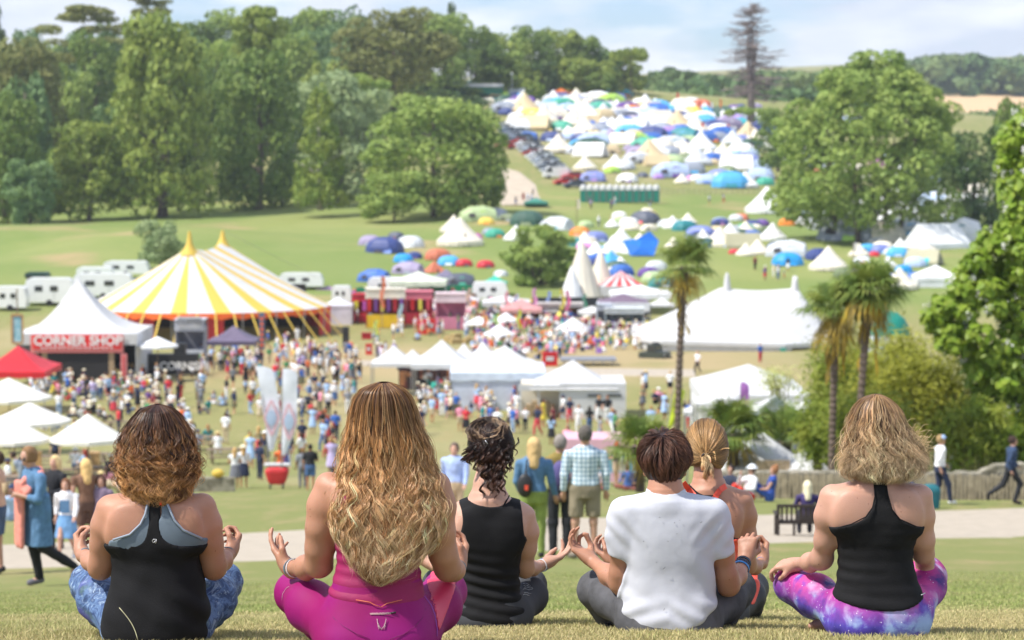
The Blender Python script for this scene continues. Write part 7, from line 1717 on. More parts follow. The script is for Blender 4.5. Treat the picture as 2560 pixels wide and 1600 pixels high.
E = [
 (925,612,62,'dome','mauve','grey','mauve dome tent at the left end of the lower camp'),(962,634,98,'dome_open','navy blue','mid blue','navy dome tent with its dark door open, left end of the lower camp'),
 (990,594,44,'dome','dark grey','red','dark and red dome tent behind the navy one'),(1026,618,72,'dome','pale grey','pale grey','pale grey dome tent right of the navy one'),
 (1150,613,118,'bell','cream',None,'large cream bell tent with an open brown doorway'),(1135,580,72,'bell','cream',None,'cream bell tent just behind the large one'),
 (1195,552,100,'tunnel','pale green','lime green','long pale green and lime tunnel tent behind the bell tents'),(1188,598,38,'dome','magenta','mauve','magenta and mauve tent right of the large bell tent'),
 (1095,648,68,'dome','terracotta','white','terracotta and white dome tent below the large bell tent'),(1122,662,60,'dome','sky blue','white','sky blue dome tent right of the terracotta one'),
 (1008,655,52,'dome','azure','sky blue','azure dome tent above the grey tunnel tent'),(1036,646,42,'dome','navy blue','purple','small navy tent right of the azure one'),
 (1020,684,82,'tunnel','mauve','grey','mauve grey tunnel tent below the azure one'),(1086,680,46,'pyramid','terracotta',None,'patterned brown pyramid tent below the terracotta dome'),
 (1160,664,44,'dome','red','dark grey','small red and dark tent below the big bell tent'),(1214,668,46,'dome','red','dark grey','red-topped tent left of the spreading tree'),
 (935,704,84,'tunnel','mid blue','teal','big blue tunnel tent above the green screen'),(1150,712,80,'tunnel','dark grey','sea green','grey tunnel tent with a green front above the green screen'),
 (1252,690,38,'dome','pale grey','white','pale box-like tent left of the spreading tree'),(1290,600,64,'bell','white',None,'white bell tent just above the spreading tree'),
 (1238,592,52,'dome','sea green','orange','sea green dome tent left of that white bell tent'),(1216,560,44,'dome','yellow','orange','yellow and orange dome tent above the sea green one'),
 (1224,585,40,'dome','grey','mauve','grey tent between the yellow and the sea green ones'),(1240,545,66,'dome','grey','pale blue','pale blue-grey dome tent beside the dark green one'),
 (1318,562,92,'dome','dark green','olive green','large dark green dome tent, lower camp'),(1270,552,50,'tunnel','olive green','grey','green tunnel tent joined to the dark green dome'),
 (1392,574,88,'tunnel','pale grey','sky blue','pale tunnel tent with a sky blue roof stripe'),(1450,588,54,'dome','orange','terracotta','bright orange dome tent beside the khaki one'),
 (1490,604,66,'dome','periwinkle','pale blue','periwinkle dome tent right of the orange one'),(1455,614,64,'tunnel','khaki','white','khaki tunnel tent below the orange dome'),
 (1553,628,98,'bell','white',None,'white bell tent beside the bright blue tarpaulin'),(1500,652,54,'dome','mid blue','navy blue','blue dome tent left of the sky blue sheet'),
 (1528,664,62,'pyramid','sky blue',None,'sky blue pyramid sheet tent'),(1542,680,72,'dome','dark green','olive green','dark green dome tent under the sky blue sheet'),
 (1622,690,58,'dome','purple','mauve','purple dome tent behind the pale green one'),(1636,704,66,'dome','pale green','sky blue','pale green dome tent beside the tallest palm'),
 (1560,716,50,'tunnel','dark grey','mauve','dark mauve tent left of the striped pointed tent'),
 (1455,752,112,'teepee','cream',None,'tallest cream teepee right of the spreading tree'),(1502,738,86,'teepee','cream',None,'second cream teepee with a purple patch'),(1430,770,80,'teepee','white',None,'cream teepee nearest the spreading tree trunk'),
 (1612,558,80,'dome','dark grey','red','red and dark grey dome tent alone on the slope'),(1690,566,44,'dome','pale grey','orange','small pale tent left of the teal dome'),
 (1712,576,66,'dome','teal','teal','teal dome tent left of the periwinkle one'),(1752,596,82,'dome','periwinkle','mauve','large periwinkle dome tent'),(1782,606,42,'dome','pale grey','white','small pale grey dome below the periwinkle one'),(1798,600,40,'dome','navy blue','periwinkle','navy corner tent right of the periwinkle dome'),
 (1800,562,48,'dome','pale blue','navy blue','pale blue dome tent with a navy end'),(1826,592,60,'bell','white',None,'white bell tent right of the periwinkle tents'),(1862,590,44,'dome','mauve','pink','pinkish dome tent right of the white bell tent'),
 (1882,594,48,'dome','mid blue','teal','blue dome tent beside the pinkish one'),(1906,584,44,'dome','olive green','grey','grey-green dome tent beside the blue one'),(1932,600,74,'bell','white',None,'white bell tent at the foot of the big oak'),
 (1800,616,84,'bell','cream',None,'low cream bell tent in front of the white one'),(1858,620,90,'ridge','khaki',None,'khaki ridge tent with a dark opening'),(1836,634,30,'dome','red','dark grey','small red tent beside the khaki ridge tent'),
 (1968,640,108,'tunnel','pale grey','grey','big pale grey tunnel tent beside the oak trunks'),(1970,662,80,'dome','azure','azure','bright azure tent on the grass'),
 (2048,648,70,'dome','navy blue','dark grey','navy dome tent under the oak'),(2072,674,100,'bell','cream',None,'cream bell tent with an open brown door, nearest the palm pair'),
 (2148,640,54,'bell','cream',None,'cream bell tent with an orange base among the oak trunks'),(2200,632,56,'dome','periwinkle','sky blue','periwinkle tent among the oak trunks'),(2186,640,30,'dome','red','red','small red tent among the oak trunks'),
 (2245,640,60,'dome','sky blue','pale blue','sky blue tent right of the oak trunks'),(2310,660,88,'ridge','khaki',None,'brown ridge tent right of the oak'),(2250,722,92,'bell','cream',None,'cream bell tent behind the right-hand palm'),
 (2290,700,52,'dome','mid blue','grey','blue tent between the cream bell tent and the white box tent'),(2110,690,56,'dome','olive green','grey','grey-green dome tent hidden by the palms'),(2260,680,46,'dome','azure','azure','azure tent below the brown ridge tent'),
 (1917,532,112,'bell','white',None,'large white bell tent at the left edge of the big oak'),
 (1862,468,68,'bell','white',None,'white bell tent below a red one in the upper camp'),(1335,322,82,'ridge','sand',None,'sand-coloured ridge tent at the top left of the camp'),
 (1396,380,78,'bell','cream',None,'largest cream bell tent above the cars'),(1462,424,62,'bell','cream',None,'cream bell tent right of the cars'),(1538,424,66,'bell','white',None,'cream bell tent with a green front'),
 (1530,432,44,'dome','lime green','olive green','lime green porch in front of a cream bell tent'),(1482,452,66,'tunnel','periwinkle','lilac','periwinkle tunnel tent right of the red car'),(1680,412,66,'dome','pale green','khaki','pale green dome tent, largest in the middle of the upper camp'),
 (1600,392,76,'tunnel','mauve','pink','pinkish mauve tunnel tent above the toilets'),(1812,446,66,'tunnel','pale green','sea green','pale green tunnel tent near the white bell tent'),(1768,458,60,'dome','pale blue','mid blue','light blue dome tent beside the pink one'),
 (1728,450,30,'dome','pink','lilac','pink tent right in the middle of the upper camp'),(1645,446,30,'dome','lilac','purple','lilac tent above the green toilets'),(1606,442,30,'dome','dark grey','dark grey','small dark tent beside the lilac one'),(1570,444,24,'dome','red','red','small red tent above the toilets'),
 (1483,342,36,'pyramid','navy blue',None,'dark navy pyramid tent alone on the grass'),(1530,330,64,'bell','white',None,'tall white bell tent above the mauve one'),(1526,356,64,'bell','mauve',None,'mauve grey bell tent below the tall white one'),(1526,382,56,'dome_open','sand','sand','sand-coloured dome tent, door open, left of camp centre'),
 (1436,316,82,'bell','cream',None,'wide cream bell tent left in the upper camp'),(1462,332,70,'bell','cream',None,'cream bell tent touching the wide one'),(1440,246,44,'bell','cream',None,'cream bell tent on the skyline'),
 (1548,262,42,'bell','cream',None,'second cream bell tent on the skyline'),(1690,272,42,'bell','white',None,'white bell tent with a red flag on the skyline'),(1760,276,32,'bell','white',None,'small white bell tent near the dead tree'),
 (1612,290,60,'bell','cream',None,'cream bell tent behind the orange ones'),(1650,302,64,'ridge','cream',None,'cream ridge tent below the skyline'),(1610,330,64,'bell','white',None,'tall white bell tent with a teal porch'),
 (1700,335,62,'dome','mid blue','navy blue','large blue dome tent in the middle of the camp'),(1380,352,62,'dome','navy blue','pale blue','navy dome tent behind the largest cream bell tent'),
 (1436,384,52,'tunnel','pale grey','yellow','pale tunnel tent with a yellow end'),(1320,348,52,'tunnel','mid blue','sky blue','blue and pale tunnel tent beside the cars'),(1376,342,34,'pyramid','yellow',None,'pale yellow pyramid tent'),
 (1365,262,0,'bell','white',None,None)]
for q in E:
 if q[2]: tent(q[0],q[1],q[2],q[3],q[4],q[5],q[6])
p = ground_pt(1622,640); r_ = empty('tarpaulin',p,0,'bright blue tarpaulin stretched like a sail beside a white bell tent','tarpaulin'); k = p.y/FPX
V = [((x-1622)*k,y,(640-z)*k) for x,z,y in ((1555,600,0),(1592,598,.5),(1625,578,.8),(1648,602,.6),(1634,638,-1),(1575,638,-1),(1600,618,-.8),(1605,600,.2))]
setcol(mk('sheet',V,[(0,6,7,1),(1,7,3,2),(7,6,4,3),(0,5,6),(6,5,4)],M_TENT,r_),lin('#2478e0')); MB().tube([V[2],(V[2][0],V[2][1],-.2)],.04,5).build('pole',M_WOOD,r_)
r = random.Random(42); placed = [(q[0],q[1],q[2]) for q in E if q[2]]
POS = [('above the parked cars',1180,1310,200,300),('left in the upper camp',1290,1420,225,330),('high up in the camp',1400,1560,235,300),('left of camp centre',1400,1560,300,400),('near the camp skyline',1560,1760,262,310),('in the middle of camp',1540,1740,310,380),('low in the upper camp',1560,1900,380,470),('right in the upper camp',1740,1930,290,380),('behind the upper oak crown',1930,2130,320,430),('behind the lower oak crown',1960,2420,430,610),('right of the big oak',2330,2450,430,640)]
CNT = [16,20,26,12,26,26,20,28,8,20,8]
seen = {}
PAL = ['mid blue']*5+['pale blue']*4+['navy blue']*3+['white']*6+['cream']*6+['pale grey']*4+['grey']*3+['teal']*2+['dark green']*2+['pale green']*2+['sky blue']*3+['periwinkle']*3+['mauve']*2+['sea green']*2+['red','orange','terracotta','yellow','purple','lilac','pink','olive green','lime green','turquoise','dark grey','sand']
for (zn,x0,x1,y0,y1),cn in zip(POS,CNT):
 for i in range(cn):
  for _ in range(40):
   px,py = r.uniform(x0,x1),r.uniform(y0,y1)
   if px < 1440 and py > 300+(px-1255)*.95-6: continue
   if py < float(gpy(px,655))+4: continue
   if all(abs(px-a)/(c*.36+10) + abs(py-b)/(5 if py < 330 else 10) > .9 for a,b,c in placed): break
  white = 'oak' in zn
  kind = r.choice(['dome','dome','tunnel','dome_open','bell','tunnel','ridge'] if not white else ['bell','bell','dome','tunnel','ridge'])
  col = r.choice(PAL) if kind not in ('bell','ridge') else r.choice(['cream','white','white','sand','pale grey'])
  if white and r.random() < .75: col = 'white'
  d = dist_at(px,py); w = {'bell': 5.2,'ridge': 5.0,'tunnel': 5.4}.get(kind,4.2)*r.uniform(1.0,1.5)*(1.25 if white else 1); wpx = w*FPX/d
  placed.append((px,py,wpx)); c2 = None
  for t_ in range(12):
   c2 = r.choice(['grey','pale grey','dark grey','navy blue','teal','orange','white','sky blue','lime green','red','purple'])
   key = (zn,kind,col,c2 if kind not in ('bell','ridge') else '')
   if key not in seen: break
   if t_ > 4: kind = r.choice(['dome','tunnel','dome_open']); col = r.choice(PAL) if not white else r.choice(['white','pale grey','cream','pale blue'])
  seen[key] = 1
  tent(px,py,wpx,kind,col,c2,zone=zn)
def more_tents():
 r = random.Random(8); parts = []
 cols = [lin(TCOL[c]) for c in PAL]
 for x0,x1,y0,y1,n in ((1180,1300,205,290,26),(1300,1560,232,300,50),(1560,1900,268,320,55),(1420,1930,310,400,60),(1560,1920,400,470,16),(1930,2420,380,610,26),(1050,1480,530,605,26),(900,1290,650,722,16),(1380,1560,600,700,14),(1700,2060,560,635,30),(1450,1680,640,725,12),(1500,1700,520,560,5),(1300,1900,545,640,44),(1080,1300,560,650,12),(2060,2330,620,690,16)):
  for i in range(n):
   px,py = r.uniform(x0,x1),r.uniform(y0,y1)
   if (px < 1440 and py > 300+(px-1255)*.95-6) or py < float(gpy(px,655))+4: continue
   kd = r.choice(['dome','tunnel','bell','dome_open','pyramid']); w = r.uniform(2.8,4.6) if py < 500 else r.uniform(2.2,3.4); p = ground_pt(px,py); a = r.uniform(-.7,.7); M = Matrix.Translation(p) @ Matrix.Rotation(a,4,'Z') @ Matrix.Scale(w,4); c = r.choice(cols) if kd not in ('bell','pyramid') else lin(r.choice(['#f4f4f2','#efe6d2'])); c2 = r.choice(cols)
   for nm,mb,mi in UT[kd]:
    for f in mb.f:
     if len(f) == 4: parts.append((np.array([M @ Vector(mb.v[j]) for j in f]),np.array([[0,1,2,3]]),np.array((c,c2,(.05,.05,.05),(.2,.15,.1))[mi])))
 V,F,C = join(parts); tag(mk('tent_crowd',V,F,material('tent_mass',(.5,.5,.5),.6,vcol=True,transl=.1),col=C),kind='stuff')
more_tents()
for px,py,h,c,lab in ((1690,268,36,'#d83030','red flag above a white bell tent on the skyline'),(1745,300,48,'#e04838','left one of two orange-red streamers by the flat-topped pine'),(1797,300,52,'#e88038','tallest orange and yellow streamer left of the flat-topped pine'),(1752,335,30,'#d83838','short red streamer below the left orange one'),(1816,338,28,'#d84838','short red streamer below the tall orange one'),(1775,290,34,'#e8e8e8','white flag between the two orange streamers'),(1440,520,0,'',''),(1442,560,62,'#e8dcc0','cream flag on a tall pole above the spreading tree'),(2134,668,62,'#e8e2d8','small white flag on a pole in front of the oak trunks')):
 if not h: continue
 p = ground_pt(px,py); k = p.y/FPX; r_ = empty('flag',p,0,lab,'flag'); MB().tube([(0,0,-.2),(0,0,h*k)],.06,5).build('pole',M_WOOD,r_)
 setcol(mk('cloth',[(0,0,h*k),(.55,.1,h*k-.1),(.5,-.1,h*k*.62),(0,0,h*k*.6)],[(0,1,2,3)],M_TENT,r_),lin(c))
# ---------------------------------------------------------------- standing, walking and sitting people
HAIRC = {'brown':'#4a3226','dark':'#241b18','blonde':'#c9a368','grey':'#7c7670','red':'#8c3324','fair':'#a67d4e'}
def figure(pose,h=.03,sleeve=.5,bottom='trousers',hair='short',hat=False,fine=False,female=False,bulk=1.0,headyaw=0,headpitch=0):
 """returns {part: (V, F)} for a 1.7 m person facing +Y, feet at z = 0"""
 J = dict(hip=.93,sh=1.41,head=1.60,fwd=0.0,legs=None,arms=None,lean=0.0); J.update(pose)
 zh,zs,zd = J['hip'],J['sh'],J['head']; ln = J['lean']
 f0 = Field((-.55,-.75,-.06),(.55,.95,zd+.24),h)
 y = lambda z: ln*(z-zh)
 sw = .165 if female else .185; b = bulk
 T = f0.copy(); T.stack([(zh-.07,0,y(zh-.07),.15*b,.105*b),(zh+.02,0,y(zh),.165*b,.115*b),(zh+.16,0,y(zh+.16),.125*b if female else .15*b,.10*b),(zh+.32,0,y(zh+.32),.15*b,.11*b),(zs-.06,0,y(zs-.06),sw,.105*b),(zs,0,y(zs),sw*.9,.085),(zs+.05,0,y(zs+.05),.09,.06)],.02)
 arms = J['arms'] or [[(.21,0,1.36),(.25,-.02,1.10),(.26,.06,.86)],[(-.21,0,1.36),(-.25,-.02,1.10),(-.26,.06,.86)]]
 legs = J['legs'] or [[(.09,0,.90),(.10,.01,.48),(.10,-.02,.08),(.11,.12,.035)],[(-.09,0,.90),(-.10,.01,.48),(-.10,-.02,.08),(-.11,.12,.035)]]
 Lg = f0.copy(); Lg.stack([(zh-.12,0,y(zh-.1),.15*b,.11*b),(zh,0,y(zh),.165*b,.118*b),(zh+.06,0,y(zh+.05),.158*b,.11*b)],.02)
 for l in legs: Lg.chain(l[:3],[.083*b,.058,.038],.03)
 B = f0.copy(); B.smin((slice(None),)*3,T.F+.004,.001); B.smin((slice(None),)*3,Lg.F+.006,.03)
 for l in legs: B.cap(l[2],l[3],.037,.03,.02)
 for a in arms:
  B.chain(a,[.05*b,.038,.026],.03)
  if fine:
   D = np.array(a[2])-np.array(a[1]); hand(B,a[2],D,(0,1,.2) if abs(D[1]) < .2 else (0,0,1),1 if a[2][0] > 0 else -1,(.3,.35,.3),sc=.95)
  else: D = np.array(a[2])-np.array(a[1]); D /= np.linalg.norm(D); B.cap(a[2],np.array(a[2])+D*.13,.034,.022,.02)
 hc = (0,y(zd)+J['fwd'],zd); B.cap((0,y(zs),zs),(0,y(zd-.08)+J['fwd']*.8,zd-.06),.06,.052,.03); head(B,hc,1.0,headyaw,face=fine,pitch=headpitch) if fine else B.ell(hc,(.078,.098,.118),.02)
 out = {'body': B.mesh()}
 C = f0.copy(); C.smin((slice(None),)*3,T.F-.012,.001)
 for a in arms:
  a = np.array(a,float)
  if sleeve <= .5: e = a[0]+(a[1]-a[0])*sleeve*1.5; C.cap(a[0],e,.066*b,.056,.03)
  else: C.cap(a[0],a[1],.064*b,.052,.03); C.cap(a[1],a[1]+(a[2]-a[1])*min(1,(sleeve-.5)*2),.052,.042,.02)
 cut = zh-.05 if bottom != 'dress' else zh+.02
 if bottom == 'coat': C.stack([(zh-.42,0,.0,.215,.17),(zh-.2,0,0,.195,.15),(zh,0,0,.175,.13),(zh+.2,0,0,.17,.13)],.05); cut = zh-.42
 C.F = np.maximum(C.F,(cut-C.ax[2])[None,None,:]); C.F = np.maximum(C.F,(C.ax[2]-(zs+.065))[None,None,:])
 out['top'] = C.mesh()
 D = f0.copy()
 if bottom in ('skirt','dress'):
  if zh > .8: D.stack([(zh-.45,0,y(zh-.3),.25,.20),(zh-.2,0,y(zh-.2),.21,.17),(zh+.02,0,y(zh),.178*b,.13*b),(zh+.12,0,y(zh+.1),.15*b,.12*b)],.02)
  else:
   for l in legs: D.chain(l[:2],[.12,.10],.06)
 else:
  D.smin((slice(None),)*3,Lg.F-.013,.001)
  if bottom == 'shorts':
   for s_,l in zip((1,-1),legs):
    l = np.array(l); m = l[0]+(l[1]-l[0])*.8; D.cap(l[0],m,.098*b,.085,.03)
   kz = min(l[1][2] for l in legs)+.07 if zh > .8 else -1
   D.F = np.maximum(D.F,(kz-D.ax[2])[None,None,:])
  else:
   ank = .07 if zh > .8 else -1
   D.F = np.maximum(D.F,(ank-D.ax[2])[None,None,:])
 out['bottom'] = D.mesh()
 E = f0.copy(); hx = np.array(hc)
 E.ell(hx+(0,-.015,.012),(.092,.108,.118),.02)
 if hair == 'long': E.cap(hx+(0,-.06,0),hx+(0,-.10-ln*.2,-.26),.085,.07,.04); E.cap(hx+(-.05,-.04,-.02),hx+(-.07,-.03,-.2),.05,.035,.03); E.cap(hx+(.05,-.04,-.02),hx+(.07,-.03,-.2),.05,.035,.03)
 if hair == 'bun': E.ell(hx+(0,-.07,.11),(.05,.05,.045),.02)
 E.F = np.maximum(E.F,-(-(E.ax[1][None,:,None]-hx[1])+.045+.6*np.maximum(E.ax[2][None,None,:]-hx[2]-.045,0)))
 if hair == 'short': E.F = np.maximum(E.F,(hx[2]-.07-E.ax[2])[None,None,:])
 out['hair'] = E.mesh()
 if hat:
  Hh = f0.copy(); Hh.ell(hx+(0,-.01,.075),(.098,.112,.075),.01); Hh.ell(hx+(0,.0,.05),(.17,.18,.014),.02); Hh.F = np.maximum(Hh.F,(hx[2]+.03-Hh.ax[2])[None,None,:]); out['hat'] = Hh.mesh()
 return out
def sitp(v=0):   # sitting on the ground, knees up, or on a bench
 if v == 0: return dict(hip=.16,sh=.62,head=.82,lean=-.15,legs=[[(.09,0,.14),(.14,.36,.42),(.10,.62,.06),(.10,.72,.04)],[(-.09,0,.14),(-.12,.40,.36),(-.12,.66,.06),(-.12,.76,.04)]],arms=[[(.2,-.06,.58),(.26,.08,.36),(.14,.32,.36)],[(-.2,-.06,.58),(-.26,.08,.36),(-.12,.32,.34)]])
 if v == 1: return dict(hip=.48,sh=.95,head=1.15,lean=.05,legs=[[(.09,0,.47),(.11,.42,.48),(.11,.44,.08),(.11,.56,.04)],[(-.09,0,.47),(-.13,.42,.48),(-.13,.40,.08),(-.13,.52,.04)]],arms=[[(.2,0,.90),(.26,.10,.68),(.16,.34,.66)],[(-.2,0,.90),(-.26,.12,.68),(-.12,.34,.70)]])
 return dict(hip=.14,sh=.60,head=.80,lean=.08,legs=[[(.10,0,.12),(.34,.22,.14),(.05,.38,.08),(-.06,.40,.06)],[(-.10,0,.12),(-.34,.22,.14),(-.05,.34,.08),(.06,.34,.06)]],arms=[[(.2,.02,.56),(.27,.06,.32),(.2,.28,.24)],[(-.2,.02,.56),(-.27,.06,.32),(-.16,.28,.28)]])
WALK = dict(legs=[[(.08,0,.90),(.09,.20,.50),(.08,.26,.09),(.08,.38,.06)],[(-.08,0,.90),(-.09,.02,.48),(-.09,-.30,.14),(-.09,-.22,.03)]],arms=[[(.2,0,1.36),(.24,-.12,1.12),(.24,-.06,.88)],[(-.2,0,1.36),(-.24,.08,1.12),(-.23,.24,.94)]],lean=.04)
HOLD = dict(arms=[[(.2,0,1.36),(.25,.02,1.10),(.10,.26,1.16)],[(-.2,0,1.36),(-.25,-.02,1.10),(-.24,.05,.86)]])
HOLD2 = dict(arms=[[(.2,0,1.36),(.25,.04,1.11),(.06,.26,1.10)],[(-.2,0,1.36),(-.25,.04,1.11),(-.06,.26,1.05)]])
RAISE = dict(arms=[[(.2,0,1.36),(.30,.12,1.22),(.18,.22,1.46)],[(-.2,0,1.36),(-.25,-.02,1.10),(-.26,.05,.86)]])
VAR = [('standing',{},dict(bottom='trousers',hair='short')),('standing',HOLD,dict(bottom='shorts',hair='short')),('standing',HOLD2,dict(bottom='skirt',hair='long',female=True,sleeve=.2)),('walking',WALK,dict(bottom='trousers',hair='long',female=True)),
  ('walking',WALK,dict(bottom='shorts',hair='short',hat=True)),('standing',{},dict(bottom='dress',hair='bun',female=True,sleeve=.15)),('standing',RAISE,dict(bottom='trousers',hair='short',hat=True)),('standing',HOLD,dict(bottom='skirt',hair='long',female=True,hat=True,sleeve=.9)),
  ('sitting on the grass',sitp(0),dict(bottom='trousers',hair='short')),('sitting on the grass',sitp(2),dict(bottom='shorts',hair='long',female=True)),('sitting',sitp(1),dict(bottom='trousers',hair='short',hat=True)),('sitting',sitp(1),dict(bottom='skirt',hair='long',female=True)),('sitting on the grass',sitp(0),dict(bottom='skirt',hair='bun',female=True,hat=True))]
VM = []
for nm,ps,kw in VAR:
 F_ = figure(ps,**kw); VM.append({k: (v[0],v[1]) for k,v in F_.items()})
CM = []
for i,fm in enumerate(VM):
 d_ = {}
 for k,(v,f) in fm.items():
  o = mk({'body': 'person','top': 'top','bottom': VAR[i][2]['bottom'],'hair': 'hair','hat': 'sun_hat'}[k],v,f,M_SKINO if k == 'body' else M_CLOTH,smooth=True); d_[k] = o.data; bpy.data.objects.remove(o)
 CM.append(d_)
TOPC = {'white':'#f0f0f2','navy':'#26304e','red':'#d23340','pink':'#ec9ab2','pale blue':'#a9c6ea','blue':'#3a68b8','black':'#222226','grey':'#8d9098','cream':'#e6dcc6','teal':'#2c8c8c','purple':'#7c58a0','orange':'#ea7038','green':'#4c8a58','striped grey':'#b8bcc8','maroon':'#7c2c38','lavender':'#c2b4dc','yellow':'#e8d04c','khaki':'#9c9270'}
TW = ['white']*7+['navy']*4+['pale blue']*3+['grey']*3+['black']*2+list(TOPC)
BOTC = {'navy':'#28304a','denim':'#4c6a98','black':'#1e1e22','beige':'#c4b494','grey':'#74767e','white':'#e8e8e8','red':'#c83c48','olive':'#6c6a4c','pale blue':'#9cb4d4'}
HATC = {'cream':'#ece0c0','white':'#f2f0ec','navy':'#2a3454','straw':'#dcc288'}
SKC = ['#d8a482','#e0b294','#c98f6c','#b87c58','#dfae8c','#8a5a40']
used = set()
def crowd_person(px,py,vi,place,r,sc=1.0,rz=None,top=None,bot=None,hair=None,pos=None):
 st,ps,kw = VAR[vi]
 for _ in range(60):
  t = top or r.choice(TW); b = bot or r.choice(list(BOTC)); hc = hair or r.choice(['brown','brown','dark','blonde','grey','fair','red']); ht = r.choice(list(HATC))
  who = ('person' if sc > .75 else 'child'); bw = kw['bottom']
  b2 = t if bw == 'dress' else b
  lab = ('%s in %s %s' % (who,t,'dress' if bw == 'dress' else 'top')) + ('' if bw == 'dress' else ' and %s %s' % (b,bw)) + ', ' + ('%s hat' % ht if kw.get('hat') else '%s hair%s' % (hc,' in a bun' if kw['hair'] == 'bun' else '')) + ', ' + st + ' ' + place
  if len(lab.split()) > 16: lab = lab.replace(' on the grass','',1)
  if len(lab.split()) > 16: lab = lab.replace(', %s hair' % hc,'').replace(' in a bun','')
  if len(lab.split()) > 16: lab = lab.replace(' just','').replace('standing ','').replace('walking walking','walking')
  if len(lab.split()) > 16: lab = lab.replace('striped grey','striped').replace(', %s hat' % ht,'')
  if len(lab.split()) > 16: lab = lab.replace(' and %s %s' % (b,bw),'')
  if lab not in used: break
 used.add(lab)
 p = pos or ground_pt(px,py); rz = r.uniform(0,6.28) if rz is None else rz; s = sc*r.uniform(.94,1.05)
 o = bpy.data.objects.new('person',CM[vi]['body']); S.collection.objects.link(o); o.location = p; o.rotation_euler = (0,0,rz); o.scale = (s,s,s); o.color = (*lin(r.choice(SKC)),1)
 tag(o,lab,'person' if sc > .75 else 'child','people in the festival crowd')
 for k,c,nm in (('top',TOPC[t],'top'),('bottom',TOPC[t] if bw == 'dress' else BOTC[b2],bw),('hair',HAIRC[hc],'hair'),('hat',HATC[ht],'sun_hat')):
  if k in CM[vi]:
   q = bpy.data.objects.new(nm,CM[vi][k]); S.collection.objects.link(q); q.parent = o; q.color = (*lin(c),1)
 return o
ST,WK,SG,SB = [0,1,2,5,6,7],[3,4],[8,9,12],[10,11]
Z = [(70,390,925,1000,44,SB+SG+SB,'before the corner stage'),(200,430,1000,1060,16,SG+ST,'on the grass left of centre'),(500,650,900,945,22,ST,'queueing at the grey kiosk'),(380,640,945,1010,14,ST+WK,'on the lawn below the kiosk'),
  (440,640,1010,1100,9,ST+WK+SG,'between the kiosk lawn and the flags'),(700,900,895,960,26,ST+WK,'on the lawn right of the flags'),(700,900,960,1040,16,ST+SG+WK,'sitting area right of the flags'),(560,760,1150,1225,7,ST,'beside the red cart'),
  (740,900,1080,1210,9,WK+ST,'walking left of the long blonde hair'),(1040,1300,985,1070,20,ST+WK,'below the pale blue tent'),(1300,1560,1050,1120,11,ST+WK,'below the slot-windowed tent'),(1570,1760,985,1060,9,SG+ST,'near the tallest palm'),
  (930,1190,840,880,10,ST+SG,'above the joined gazebos'),(1190,1420,832,895,20,SB+SG+ST,'in the food court'),(1420,1590,835,880,11,ST+SB,'right in the food court'),(890,1200,800,835,8,ST+WK,'in front of the coloured stalls'),
  (650,780,850,885,6,ST+WK,'under the big top straps'),(1870,1975,668,705,7,ST+WK,'on the slope above the marquee'),(1440,1640,512,525,5,ST+WK,'outside the toilet cabins'),(1280,1340,488,515,5,ST+WK,'on the dirt track'),
  (2120,2250,715,745,4,WK,'behind the palm pair'),(1490,1530,562,572,2,ST,'above the white bell tent'),(1040,1110,935,1000,7,SG+ST,'in the dark stall'),(300,520,928,945,5,ST,'at the black counter'),(940,1040,900,935,6,ST+SG,'left of the joined gazebos')]
r = random.Random(77); total = 0
for x0,x1,y0,y1,n,vs,pl in Z:
 for i in range(n):
  px,py = r.uniform(x0,x1),r.uniform(y0,y1); crowd_person(px,py,r.choice(vs),pl,r,sc=.62 if r.random() < .12 else 1.0); total += 1
crowd_person(1773,512,4,'alone below the wire fence',r,top='white',bot='navy'); crowd_person(1808,508,3,'beside the lone walker by the fence',r,top='lavender')
crowd_person(1746,935,3,'alone on the dry grass by the marquee',r,top='white',bot='black'); crowd_person(1903,908,0,'against the marquee wall',r,top='blue',bot='red'); crowd_person(2240,728,4,'in the gap behind the right palm',r,top='white',bot='black',rz=2)
crowd_person(1525,800,2,'between the grey shed and the plant stall',r,top='pink'); crowd_person(1640,1010,8,'on the grass left of the lime flag',r,top='navy')
def mass():
 r = np.random.default_rng(6); parts = []
 vs = [figure(VAR[i][1],h=.055,**VAR[i][2]) for i in (0,2,4,8,10,12)]
 ZZ = [(60,390,915,1000,90,(3,4,5,4)),(640,900,890,960,45,(0,1,2)),(500,660,892,950,22,(0,1,2)),(900,1230,780,850,60,(0,1,2,3)),(1180,1440,812,900,110,(0,3,4,4,5)),(1400,1600,820,880,60,(0,4,4)),(1040,1320,985,1100,45,(0,1,2)),(90,520,1000,1090,40,(3,4,5,0)),(640,900,940,1080,30,(0,1,3)),(1090,1180,740,800,10,(0,1)),(890,1060,765,800,20,(0,1,2)),(1230,1340,775,812,14,(0,1))]
 tc = [lin(c) for c in TOPC.values()]+[lin('#f0f0f2')]*7; bc = [lin(c) for c in BOTC.values()]; sk = [lin(c) for c in SKC]; hc = [lin(c) for c in HAIRC.values()]
 for x0,x1,y0,y1,n,vv in ZZ:
  for i in range(n):
   p = np.array(ground_pt(r.uniform(x0,x1),r.uniform(y0,y1))); a = r.uniform(0,6.28); M = np.array(((math.cos(a),math.sin(a),0),(-math.sin(a),math.cos(a),0),(0,0,1)))*r.uniform(.85,1.05); fm = vs[vv[r.integers(len(vv))]]
   for k,c in (('body',sk[r.integers(6)]),('top',tc[r.integers(len(tc))]),('bottom',bc[r.integers(len(bc))]),('hair',hc[r.integers(6)]),('hat',lin('#ece0c0'))):
    if k in fm: parts.append((fm[k][0]@M+p,fm[k][1],np.array(c)))
 V,F,C = join(parts); tag(mk('crowd',V,F,material('crowd_clothing',(.5,.5,.5),.85,vcol=True),smooth=True,col=C),kind='stuff')
mass()
